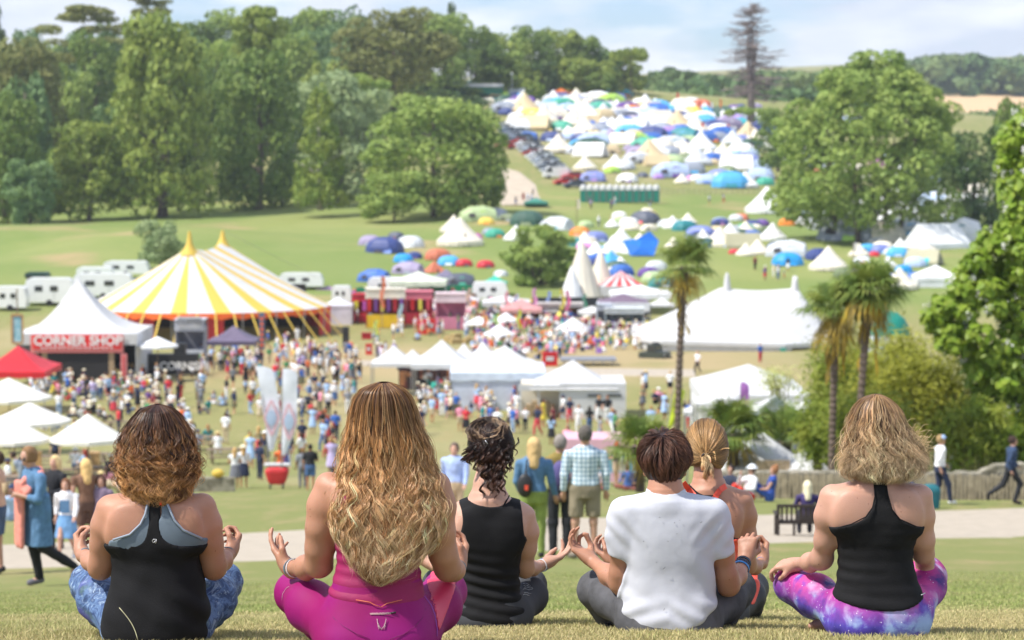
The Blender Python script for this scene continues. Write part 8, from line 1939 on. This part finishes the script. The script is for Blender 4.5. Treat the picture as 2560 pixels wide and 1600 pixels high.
for px,py,vi,t,b,h,pl,rz in ((582,1222,2,'white','grey','blonde','third from the red cart, seen from behind',0),(604,1220,7,'white','navy','blonde','beside the red cart, seen from behind',0),(645,1200,0,'navy','navy','dark','leaning over the red cart',-.8),(708,1190,5,'blue','navy','dark','right of the red cart',.2),
  (752,1130,4,'navy','red','brown','walking towards the camera right of the flags',3.1),(722,1135,2,'grey','grey','fair','just right of the flags',2.9),(806,1130,3,'pale blue','denim','brown','walking left of the long blonde hair',2.6),(836,1105,0,'blue','navy','dark','in bright blue near the long blonde hair',0),
  (826,1195,5,'lavender','grey','fair','left of the blonde hair in lavender',0),(772,1228,1,'black','denim','dark','in denim shorts with their back turned',0),(752,1222,0,'grey','grey','fair','beside the person in denim shorts',.2),
  (1420,1150,3,'pink','black','grey','above the man in the checked shirt',2.8),(1448,1082,3,'white','white','dark','in white trousers below the slot-windowed tent',2.9),(1520,1058,0,'black','white','dark','in loose white trousers by the tent wall',3),(1475,1085,3,'black','denim','dark','in jeans below the slot-windowed tent',0),
  (1440,1040,5,'red','red','dark','in a red dress against the white tent',0),(1378,1030,2,'black','denim','brown','in a long blue skirt by the tent opening',0),(1150,1080,1,'pink','beige','grey','in beige shorts below the joined gazebos',0),(1205,1060,0,'pink','navy','grey','in pink and navy below the pale tent',0),
  (1630,1090,0,'pale blue','grey','fair','in bright aqua at the palm foot',0),(1727,1075,0,'blue','red','brown','with a blue bag right of the palm',.2),(1748,1060,2,'pink','beige','dark','in pink beside the blue bag carrier',0)):
 crowd_person(px,py,vi,pl,r,rz=rz,top=t,bot=b,hair=h)
# ---- larger people in the middle ground
def mid(px,py,label,pose,kw,cols,skin=SK_D,rz=0,sc=1.0,d=None,bottom_mat=None,top_mat=None,shoes='#2a2a2c',h=.013):
 d = d or dist_at(px,py); p = P(px,py,d); p.z = float(gz(p.x,p.y))
 fm = figure(pose,h=h,fine=True,**kw); V,F = fm['body']; V = relax(V,F,1,.4)
 o = mk('person',V,F,skin,smooth=True,loc=p); o.rotation_euler = (0,0,rz); o.scale = (sc,)*3; tag(o,label,'person')
 nm = {'trousers': 'trousers','shorts': 'shorts','skirt': 'skirt','dress': 'dress','coat': 'leggings'}[kw.get('bottom','trousers')]
 for k,n2,m in (('top','coat' if nm == 'leggings' else 'top',top_mat),('bottom',nm,bottom_mat)):
  V,F = fm[k]; V = relax(V,F,2,.5); V = V+normals_of(V,F)*(.006*fbm(V,(16,16,9),px))[:,None]; q = mk(n2,V,F,m or M_CLOTH,o,smooth=True); setcol(q,lin(cols[k]))
 V,F = fm['hair']; V = V+normals_of(V,F)*(.004*fbm(V,(60,60,30),px))[:,None]; q = mk('hair',V,F,M_CLOTH,o,smooth=True); setcol(q,lin(cols['hair']))
 if 'hat' in fm and 'hat' in cols: q = mk('hat',*fm['hat'],M_CLOTH,o,smooth=True); setcol(q,lin(cols['hat']))
 J = pose.get('legs') or [[0,0,(.10,-.02,.08),(.11,.12,.035)],[0,0,(-.10,-.02,.08),(-.11,.12,.035)]]
 for l in J:
  f = Field(np.minimum(l[2],l[3])-.1,np.maximum(l[2],l[3])+.1,.011); f.cap(np.array(l[2])-(0,.02,.02),np.array(l[3])-(0,0,.0),.045,.038,.01); V,F = f.mesh(); q = mk('shoe',V,F,M_CLOTH,o,smooth=True); setcol(q,lin(shoes))
 return o
def check_material():
 m = material('checked_shirt',(.6,.68,.72),.85); t = m.node_tree; b = [n for n in t.nodes if n.type == 'BSDF_PRINCIPLED'][0]
 g = t.nodes.new('ShaderNodeTexCoord'); w = []
 for ax in ('X','Z'):
  n = t.nodes.new('ShaderNodeTexWave'); n.bands_direction = ax; n.inputs['Scale'].default_value = 5.5; t.links.new(g.outputs['Object'],n.inputs['Vector']); w.append(n)
 r1 = [t.nodes.new('ShaderNodeValToRGB') for _ in w]
 for a,c in zip(w,r1): c.color_ramp.elements[0].position = .18; c.color_ramp.elements[1].position = .42; c.color_ramp.elements[0].color = (.50,.61,.68,1); c.color_ramp.elements[1].color = (1,1,1,1); t.links.new(a.outputs['Fac'],c.inputs[0])
 x = t.nodes.new('ShaderNodeMixRGB'); x.blend_type = 'MULTIPLY'; x.inputs[0].default_value = 1; t.links.new(r1[0].outputs[0],x.inputs[1]); t.links.new(r1[1].outputs[0],x.inputs[2])
 y = t.nodes.new('ShaderNodeMixRGB'); y.blend_type = 'MULTIPLY'; y.inputs[0].default_value = 1; y.inputs[2].default_value = (.68,.76,.80,1); t.links.new(x.outputs[0],y.inputs[1]); t.links.new(y.outputs[0],b.inputs['Base Color']); return m
M_CHECK = check_material(); M_DENIMB = material('blue_denim',(.10,.21,.36),.9,var=.25,vscale=25,bump=.003,bscale=12); M_KHAKI = material('khaki_cotton',(.25,.21,.14),.9,var=.2,vscale=8,bump=.004,bscale=10)
arms_dn = [[(.22,0,1.34),(.27,-.03,1.09),(.27,.02,.86)],[(-.22,0,1.34),(-.27,-.03,1.09),(-.27,.02,.86)]]
mid(1462,1400,'man seen from behind in a pale checked shirt and khaki shorts',dict(arms=arms_dn,legs=[[(.1,0,.9),(.11,.0,.48),(.12,-.02,.08),(.14,.10,.035)],[(-.1,0,.9),(-.12,.0,.48),(-.14,-.02,.08),(-.17,.10,.035)]]),dict(bottom='shorts',sleeve=.98,hair='short',bulk=1.05),dict(top='#ffffff',bottom='#ffffff',hair='#5c5650'),top_mat=M_CHECK,bottom_mat=M_KHAKI,sc=1.06,rz=.05,d=32.4,shoes='#7c7468')
o = mid(1335,1392,'blonde woman seen from behind in a denim shirt and green leggings',dict(arms=[[(.2,0,1.34),(.25,.0,1.09),(.30,.05,.88)],[(-.2,0,1.34),(-.25,.02,1.09),(-.2,.14,.95)]]),dict(bottom='trousers',sleeve=.98,hair='long',female=True,bulk=1.08),dict(top='#ffffff',bottom='#8a9c50',hair='#cfae78'),top_mat=M_DENIMB,sc=.97,rz=0,d=32.8)
f = Field((-.35,-.4,.75),(.15,.05,1.5),.013); f.ell((-.13,-.2,1.06),(.11,.06,.17),.02); f.cap((-.12,-.17,1.2),(-.10,-.13,1.42),.018,.012,.03); V,F = f.mesh(); bo = mk('shoulder_bag',V,F,M_BLACK,smooth=True); bo.location = o.location; bo.scale = o.scale; tag(bo,'black teardrop shoulder bag on the back of the blonde woman in denim','bag')
MB().box((-.11,-.265,1.04),(.05,.01,.07)).build('badge',M_CORAL,bo)
mid(1400,1392,'person in dark trousers with a purple rucksack, between the denim shirt and checked shirt',dict(arms=arms_dn),dict(bottom='trousers',sleeve=.98,hair='short',bulk=.95),dict(top='#8c7a3c',bottom='#26282e',hair='#8c847c'),sc=1.0,rz=.1,d=33.6)
f = Field((-.25,-.4,.9),(.25,.0,1.45),.016); f.ell((0,-.19,1.17),(.13,.09,.21),.02); V,F = f.mesh(); bo = mk('rucksack',V,F,M_CLOTH,smooth=True); bo.location = P(1400,1392,33.6); bo.location.z = float(gz(bo.location.x,33.6)); setcol(bo,lin('#5c5488')); tag(bo,'purple rucksack worn beside the man in the checked shirt','rucksack')
mid(1137,1300,'man in a pale blue shirt and beige trousers left of the dark bun',WALK,dict(bottom='trousers',sleeve=.98,hair='short',bulk=1.1),dict(top='#a8bce6',bottom='#c8b08c',hair='#6c5c50'),rz=3.0,d=46)
o = mid(98,1475,'woman in a long blue denim coat with a coral scarf, looking down as she walks',dict(lean=.10,fwd=.05,legs=[[(.08,0,.9),(.10,.02,.5),(.10,-.05,.08),(.12,.07,.035)],[(-.08,0,.9),(-.09,-.02,.5),(-.10,-.42,.22),(-.10,-.40,.05)]],arms=[[(.2,.04,1.36),(.25,.10,1.10),(.07,.30,1.18)],[(-.2,.04,1.36),(-.25,.10,1.10),(-.05,.30,1.16)]]),dict(bottom='coat',sleeve=.7,hair='short',female=True,bulk=1.05,headpitch=-.6),dict(top='#ffffff',bottom='#1c1c20',hair='#8c6a48'),top_mat=M_DENIMB,rz=R(125),d=28.5,sc=.98,shoes='#6a6870')
M_SCARF = material('coral_scarf',(.72,.26,.20),.9,var=.2,vscale=20,bump=.006,bscale=14)
f = Field((-.4,-.35,.3),(.4,.5,1.6),.014)
for i in range(5): t = i*.022; f.cap((.16-t,-.08,1.40-t*.3),(.05-t*2,.20,1.26-t),.04,.04,.02)
for i in range(4): f.cap((-.02+i*.05,.21,1.28),(-.05+i*.045,.24,.52+.03*(i % 2)),.036,.034,.012)
f.cap((.16,-.10,1.40),(.20,-.17,1.05),.05,.04,.03); f.cap((-.15,.02,1.40),(0,.15,1.32),.045,.05,.03)
V,F = f.mesh(); sc_ = mk('scarf',relax(V,F,1),F,M_SCARF,o,smooth=True); cup = MB().lathe([(.03,0),(.04,.11),(.0,.11)],12,(.02,.40,1.16)).build('paper_cup',M_PALEWOOD,smooth=True); cup.location = o.location; cup.rotation_euler = o.rotation_euler; tag(cup,'small snack cup held by the woman with the coral scarf','cup')
sg_ = MB().box((0,.135,0),(.15,.01,.04)).build('sunglasses',M_BLACK,o); sg_.location = (0,.06,1.575)
o = mid(168,1418,'girl with long brown hair in denim dungarees and a white blouse',WALK,dict(bottom='dress',sleeve=.95,hair='long',female=True,bulk=.9),dict(top='#eceaea',bottom='#6f9cc8',hair='#7c5234'),rz=R(175),sc=.76,d=38,shoes='#eeeeee')
q = MB().box((0,.0,1.16),(.2,.03,.24)).build('bib',M_DENIMB,o); q.location = (0,.125,0)
mid(218,1400,'woman with wavy blonde hair in a patterned brown playsuit',{},dict(bottom='shorts',sleeve=.2,hair='long',female=True),dict(top='#7c5c48',bottom='#5c4438',hair='#dcb878'),rz=.4,d=40,sc=.95)
mid(140,1345,'blonde woman in a black cardigan behind the coral scarf',HOLD2,dict(bottom='trousers',sleeve=.95,hair='long',female=True),dict(top='#1c1e24',bottom='#22242a',hair='#e0c48c'),rz=2.6,d=43)
mid(256,1400,'girl partly hidden by the curly hair at the left',{},dict(bottom='dress',sleeve=.5,hair='long',female=True),dict(top='#7c6c80',bottom='#7c6c80',hair='#5c3c2c'),rz=2.9,d=40,sc=.78)
mid(30,1302,'person in a pale blue shirt and cap sitting on the grass at the left edge',sitp(0),dict(bottom='trousers',sleeve=.95,hair='short',hat=True),dict(top='#b4cdf0',bottom='#9cb4d8',hair='#3c2c24',hat='#2c3c5c'),rz=.5,d=60)
mid(-6,1400,'bare arm and shoulder of someone leaving at the left edge',{},dict(bottom='shorts',sleeve=.1,hair='short'),dict(top='#d8a890',bottom='#4c5c7c',hair='#4c382c'),rz=1.5,d=33)
mid(62,1245,'man in a grey hoodie and red neckerchief bending over a bench',dict(lean=.5,fwd=.06),dict(bottom='trousers',sleeve=.98,hair='short',bulk=1.1),dict(top='#8a94a2',bottom='#2c3040',hair='#3c2c24'),rz=1.3,d=76)
o = mid(2348,1262,'man in a white shirt, navy trousers and pale blue cap walking right',WALK,dict(bottom='trousers',sleeve=.75,hair='short'),dict(top='#f4f4f4',bottom='#2a3450',hair='#a4885c'),rz=R(-80),d=61,shoes='#e8e8e8',sc=1.04)
f = Field((-.15,-.15,1.5),(.15,.2,1.78),.012); f.ell((0,.045,1.625),(.092,.107,.10),.02); f.F = np.maximum(f.F,(1.63-f.ax[2])[None,None,:]); setcol(mk('cap',*f.mesh(),M_CLOTH,o,smooth=True),lin('#a8c4ea'))
mid(2525,1262,'young man in a navy jumper and black trousers striding right',dict(WALK,legs=[[(.08,0,.9),(.09,.22,.54),(.08,.10,.12),(.08,.24,.06)],[(-.08,0,.9),(-.09,-.16,.5),(-.09,-.50,.28),(-.09,-.52,.14)]],lean=.08),dict(bottom='trousers',sleeve=.98,hair='short'),dict(top='#2e4260',bottom='#24262c',hair='#3a2820'),rz=R(-85),d=61,shoes='#1c1c20',sc=1.03)
mid(1925,1262,'woman in a sleeveless blue dress sitting by the stone wall',sitp(0),dict(bottom='trousers',sleeve=.1,hair='bun',female=True),dict(top='#2c4c9c',bottom='#3458a8',hair='#9c6c48'),rz=1.5,d=62)
mid(1872,1262,'person in a grey top and white cap sitting by the wall, hand raised',dict(sitp(0),arms=[[(.2,-.06,.58),(.28,.12,.42),(.10,.20,.72)],[(-.2,-.06,.58),(-.26,.08,.36),(-.12,.32,.34)]]),dict(bottom='trousers',sleeve=.95,hair='short',hat=True),dict(top='#dcdcdc',bottom='#e04838',hair='#4c382c',hat='#f0f4f8'),rz=2.2,d=62)
mid(1822,1258,'dark-haired person sitting behind the ponytailed woman near the wall',sitp(0),dict(bottom='trousers',sleeve=.5,hair='short'),dict(top='#2c3448',bottom='#3c4458',hair='#2c201c'),rz=2.5,d=63)
mid(2268,1258,'person crouching behind the teal bag beside the wall',sitp(0),dict(bottom='trousers',sleeve=.95,hair='short'),dict(top='#3a3c48',bottom='#3c3e4a',hair='#6c4c3c'),rz=1.8,d=60)
f = Field((-.35,-.25,-.05),(.35,.25,.75),.02); f.stack([(0,0,0,.22,.14),(.3,0,0,.24,.15),(.55,0,0,.2,.12),(.62,0,0,.1,.06)],.02); V,F = f.mesh(); b_ = mk('bag',V,F,material('teal_bag',(.01,.14,.17),.7,var=.2),smooth=True,loc=G(2330,59)); tag(b_,'teal bag standing on the grass beside the stone wall','bag')
p = G(2330,59); b_.location = G(2335,59.5)
mid(1540,1212,'red-haired woman in a dark patterned top by the pink and blue booth',HOLD2,dict(bottom='shorts',sleeve=.5,hair='long',female=True),dict(top='#5c4460',bottom='#c8a890',hair='#b02c30'),rz=1.2,d=92)
for px,py,t_,lb,rz_ in ((1570,1240,'#4868a8','person in a blue top sitting among bags near the booth',.4),(1492,1225,'#c8c0c0','person in a pale top sitting left of the red-haired woman',2.8),(1602,1238,'#98a4c4','person in a grey-blue top sitting at the end of the booth',1.9)):
 mid(px,py,lb,sitp(2),dict(bottom='trousers',sleeve=.6,hair='short'),dict(top=t_,bottom='#8c5448',hair='#4c382c'),rz=rz_,d=82,h=.02)
o = mid(2018,1345,'person with long white-blonde hair sitting on the dark bench',sitp(1),dict(bottom='trousers',sleeve=.6,hair='long',female=True),dict(top='#44386c',bottom='#2c2c38',hair='#ece2bc'),rz=0,d=46.25,sc=.86)
k = 98/FPX; p = ground_pt(688,1222); r_ = empty('red_cart',p,0,'red covered cart with a white top among people below the flags','cart'); f = Field((-.5,-.4,.1),(.5,.4,1.1),.03); f.stack([(.2,0,0,.3,.25),(.5,0,0,.42,.3),(.85,0,0,.40,.28),(.95,0,0,.25,.2)],.03,5); V,F = f.mesh(); mk('cover',V,F,M_RED,r_,smooth=True); MB().box((0,0,.98),(1.0,.5,.06)).build('shelf',M_WHITE,r_)
for x in (-.25,.25): MB().lathe([(.01,-.03),(.14,-.03),(.14,.03),(.01,.03)],12).build('wheel',M_BLACK,r_).matrix_local = Matrix.Translation((x,-.2,.12)) @ Matrix.Rotation(R(90),4,'Y')
for i,px in enumerate((728,752,770)):
 p = ground_pt(px,1040-i*6); r_ = empty('pushchair',p,.4*i,['black pushchair nearest the white feather flags','pushchair with a white cover in the middle of three','pushchair furthest right of the three'][i],'pushchair','pushchairs parked on the lawn')
 MB().box((0,0,.5),(.45,.6,.12),M=Matrix.Rotation(.3,4,'X')).build('seat',M_BLACK,r_); setcol(MB().lathe([(.3,0),(.27,.2),(.0,.32)],10,(0,.15,.7)).build('hood',M_CLOTH,r_),lin(['#222226','#e8e4da','#2c3040'][i]))
 for x in (-.25,.25):
  for y in (-.3,.3): MB().lathe([(.01,-.03),(.12,-.03),(.12,.03),(.01,.03)],10).build('wheel',M_BLACK,r_).matrix_local = Matrix.Translation((x,y,.12)) @ Matrix.Rotation(R(90),4,'Y')
 MB().tube([(0,-.2,.5),(0,-.45,1.0)],.02,5).build('handle',M_METAL,r_)
print('crowd',total)
# ---------------------------------------------------------------- wall, benches, near grass
M_STONE = material('rubble_stone',(.16,.145,.10),.95,color2=(.33,.30,.23),vscale=3.5,bump=.05,bscale=7)
M_PALE = material('grey_brown_pale',(.40,.33,.23),.9,var=.4)
def stone_wall():
 r_ = empty('stone_wall',G(2100,66),0,'low rubble stone wall with wooden pales along it, right side','wall'); o = r_.location; b = MB(); rr = random.Random(2)
 pts = [(1745,67.5),(1850,67),(2000,66.5),(2150,66),(2230,66),(2330,65.5),(2450,65.5),(2560,65.5),(2700,65)]
 n = 90; xs = [np.interp(i/n,np.linspace(0,1,len(pts)),[q[0] for q in pts]) for i in range(n+1)]; ds = [np.interp(i/n,np.linspace(0,1,len(pts)),[q[1] for q in pts]) for i in range(n+1)]
 V = []; F = []
 for i in range(n+1):
  p = G(xs[i],ds[i])-o; h = .72+.05*rr.random(); h += .25*np.clip((xs[i]-2450)/60,0,1)
  V += [p+Vector((0,-.2,-.3)),p+Vector((0,-.2+.03*rr.random(),h*.5)),p+Vector((0,-.18,h)),p+Vector((0,.2,h+.02)),p+Vector((0,.22,-.3))]
 for i in range(n):
  for j in range(4): F.append((5*i+j,5*(i+1)+j,5*(i+1)+j+1,5*i+j+1))
 mk('wall',V,F,M_STONE,r_)
 for i in range(98):
  px = 1750+i*9.6+rr.uniform(-1.5,1.5); d = float(np.interp(px,[q[0] for q in pts],[q[1] for q in pts]))-.33; p = G(px,d)-o
  MB().box(p+Vector((0,0,.34)),(.07,.03,.70+rr.uniform(-.08,.06)),M=Matrix.Rotation(rr.uniform(-.05,.05),4,'Y')).build('pale',M_PALE,r_)
stone_wall()
def park_bench():
 d = 36.3; r_ = empty('park_bench',G(1990,d),0,'dark wooden park bench seen from behind at the edge of the path','bench'); k = d/FPX; m = material('dark_stained_wood',(.035,.025,.02),.7,var=.3,vscale=10,bump=.004); w = 1.35
 d = 46; r_.location = G(2030,d); r_.scale = (.92,.92,.72); s = MB(); s.box((0,0,.42),(w,.42,.04)); s.build('seat',m,r_)
 MB().box((0,-.24,.90),(w,.05,.08)).build('top_rail',m,r_); MB().box((0,-.22,.46),(w,.05,.07)).build('bottom_rail',m,r_)
 for i in range(13): MB().box((-w/2+.08+i*(w-.16)/12,-.235,.68),(.05 if not 3 < i < 9 else .085,.02,.40)).build('slat',m,r_)
 for sx in (-1,1):
  MB().box((sx*w/2,-.24,.47),(.06,.06,.94)).build('leg',m,r_); MB().box((sx*w/2,.2,.32),(.06,.06,.64)).build('leg',m,r_)
  MB().box((sx*(w/2+.02),-.02,.66),(.08,.52,.04),M=Matrix.Rotation(.04,4,'X')).build('armrest',m,r_)
 for sx in (-.25,.2): MB().box((sx*w,-.2,.2),(.05,.05,.4)).build('leg',m,r_)
park_bench()
def picnic(px,py,rz,label,d=None,L_=1.9):
 p = ground_pt(px,py); r_ = empty('picnic_table',p,rz,label,'picnic table','picnic tables on the left lawn')
 MB().box((0,0,.74),(L_,.75,.05)).build('table_top',M_WOOD,r_)
 for s in (-1,1):
  MB().box((0,s*.72,.44),(L_,.26,.05)).build('seat',M_WOOD,r_)
  MB().box((s*L_*.36,0,.38),(.07,1.5,.09)).build('crossbar',M_WOOD,r_)
  for q in (-1,1): MB().box((s*L_*.36,q*.45,.37),(.07,.09,.8),M=Matrix.Rotation(q*.5,4,'X')).build('leg',M_WOOD,r_)
for a in ((30,1240,.1,'picnic table cut by the left edge'),(150,1218,.05,'picnic table behind the blonde woman in the cardigan'),(235,1212,-.05,'picnic table just left of the curly hair'),(90,1180,.1,'picnic table in the shade of the left parasols'),(215,1172,0,'picnic table under the parasol left of the curly hair'),(20,1120,0,'picnic table far up under the highest left parasol'),(300,1085,.3,'picnic table on the lawn above the curly hair'),(500,1125,-.2,'picnic table right of the curly hair'),(560,1160,.2,'picnic table left of the yellow bag')): picnic(*a)
r = random.Random(5)
for px,py,vi,pl,t in ((8,1228,10,'on the bench at the left edge','white'),(50,1210,11,'on the bench behind the grey hoodie','pale blue'),(130,1172,0,'by the pale screen under the parasols','navy'),(180,1185,10,'below the nearest parasol','white'),(205,1195,11,'below the nearest parasol','pale blue'),(258,1222,9,'beside the curly hair','pink'),(290,1232,8,'left of the curly hair','white'),(270,1212,10,'behind the table by the curly hair','navy'),(240,1236,12,'on the grass by the curly hair','cream'),(196,1300,9,'on the far grass edge','white'),(490,1130,10,'right of the curly hair','grey'),(515,1120,11,'right of the curly hair','teal'),(540,1140,10,'right of the curly hair','white'),(470,1105,10,'right of the curly hair','white'),(560,1110,0,'right of the curly hair','white')):
 crowd_person(px,py,vi,pl,r,top=t)
r_ = empty('stone_wall',G(525,92),0,'short stretch of stone edging right of the curly hair','wall'); MB().box((0,0,.25),(1.7,.4,.6)).build('wall',M_STONE,r_)
f = Field((-.3,-.3,-.1),(.3,.3,.5),.03); f.ell((0,0,.17),(.24,.16,.17),.03); V,F = f.mesh(); b_ = mk('bag',V,F,STRIPE_Y,smooth=True,loc=G(540,92)+Vector((0,-.1,.55))); tag(b_,'bright yellow bag lying on the stone edging','bag')
p = ground_pt(940,985); f = Field((-1.2,-.8,-.1),(1.2,.8,.9),.05); f.stack([(0,0,0,.95,.6),(.3,0,0,.7,.45),(.55,0,0,.25,.2),(.6,0,0,.1,.1)],.02); V,F = f.mesh(); b_ = mk('beach_tent',V,F,M_TENT,smooth=True,loc=p); setcol(b_,lin('#a8e08c')); tag(b_,'low lime green pop-up shelter left of the joined gazebos','shelter')
s_ = MB().tube([(-.045,0,.006),(-.01,.004,.011),(.03,-.003,.009),(.055,.002,.012)],[.004,.006,.0055,.003],6).build('stick',M_PALEWOOD,smooth=True,loc=G(700,8.15)); tag(s_,'short dry stick lying on the grass by the blonde woman','stick')
s_.location.z = float(gz(s_.location.x,s_.location.y)); s_.scale = (1.3,1,1)
def grass(name,d0,d1,n,h0,h1,seed,w=.0016):
 rng = np.random.default_rng(seed); d = np.sqrt(rng.uniform(d0**2,d1**2,n)) if d1 < 14 else d0+(d1-d0)*rng.uniform(0,1,n)**1.7; px = rng.uniform(-60,2620,n); x = (px-1280)/FPX*d
 z = gz(x,d); pat = .5+.5*np.sin(x*1.7+2*np.sin(d*.9))*np.sin(d*1.3+1.5*np.sin(x*1.1)); hh = rng.uniform(h0,h1,n)*(.5+.7*pat)
 a = rng.uniform(0,6.28,n); lean = rng.normal(0,.45,(n,2))*hh[:,None]; ww = w*rng.uniform(.7,1.5,n)
 b = np.stack([x,d,z-.001],-1); s = np.stack([np.cos(a)*ww,np.sin(a)*ww,0*ww],-1); m = b+np.stack([lean[:,0]*.4,lean[:,1]*.4,hh*.6],-1); t = b+np.stack([lean[:,0],lean[:,1],hh],-1)
 V = np.stack([b-s,b+s,m+s*.8,t,m-s*.8],1).reshape(-1,3); i = np.arange(n)[:,None]*5
 F = np.concatenate([i+np.array([[0,1,2,4]]),i+np.array([[4,2,3,3]])])[:0]
 me_f = [None]
 F1 = i+np.array([[0,1,2,4]]); F2 = i+np.array([[4,2,3]])
 dry = np.clip(.52*(d < 12)+.25+.4*(.5-pat)+rng.normal(0,.22,n),0,1)[:,None]
 g = np.array((.30,.36,.11))*rng.uniform(.75,1.3,(n,1)); y = np.array((.60,.50,.26))*rng.uniform(.7,1.25,(n,1)); C = g*(1-dry)+y*dry
 C = np.repeat(C,5,0)
 V2 = V.copy(); tri = np.concatenate([F1[:,[0,1,2]],F1[:,[0,2,3]],F2])
 return tag(mk(name,V2,tri,M_BLADE,col=C),kind='stuff')
M_BLADE = material('grass_blades',(.15,.2,.04),.8,vcol=True,transl=.25,spec=.2)
grass('grass',7.4,11.2,150000,.010,.030,1); grass('grass',11.0,26,130000,.008,.024,2,.0028)
rng = np.random.default_rng(3); n = 2600; d = rng.uniform(7.5,16,n); x = (rng.uniform(-40,2600,n)-1280)/FPX*d; c = np.stack([x,d,gz(x,d)+rng.uniform(.003,.02,n)],-1)
V,F = leaves(c,np.array((0,0,1.0))+np.zeros((n,3)),.011,rng,asp=.45,jit=.4); tag(mk('dry_clippings',V,F,material('dry_clippings',(.55,.45,.26),.9,color2=(.22,.15,.08),vscale=9)),kind='stuff')
# ---------------------------------------------------------------- summer haze in the valley air
hm = bpy.data.materials.new('haze_air'); hm.use_nodes = True; t = hm.node_tree; t.nodes.clear()
o_ = t.nodes.new('ShaderNodeOutputMaterial'); v_ = t.nodes.new('ShaderNodeVolumePrincipled'); v_.inputs['Color'].default_value = (.86,.92,1,1); v_.inputs['Density'].default_value = .00014; v_.inputs['Anisotropy'].default_value = .2
t.links.new(v_.outputs[0],o_.inputs['Volume'])
b = MB().box((0,1480,60),(4400,3080,280)); hz = b.build('haze',hm); tag(hz,kind='stuff'); hz.display_type = 'WIRE'
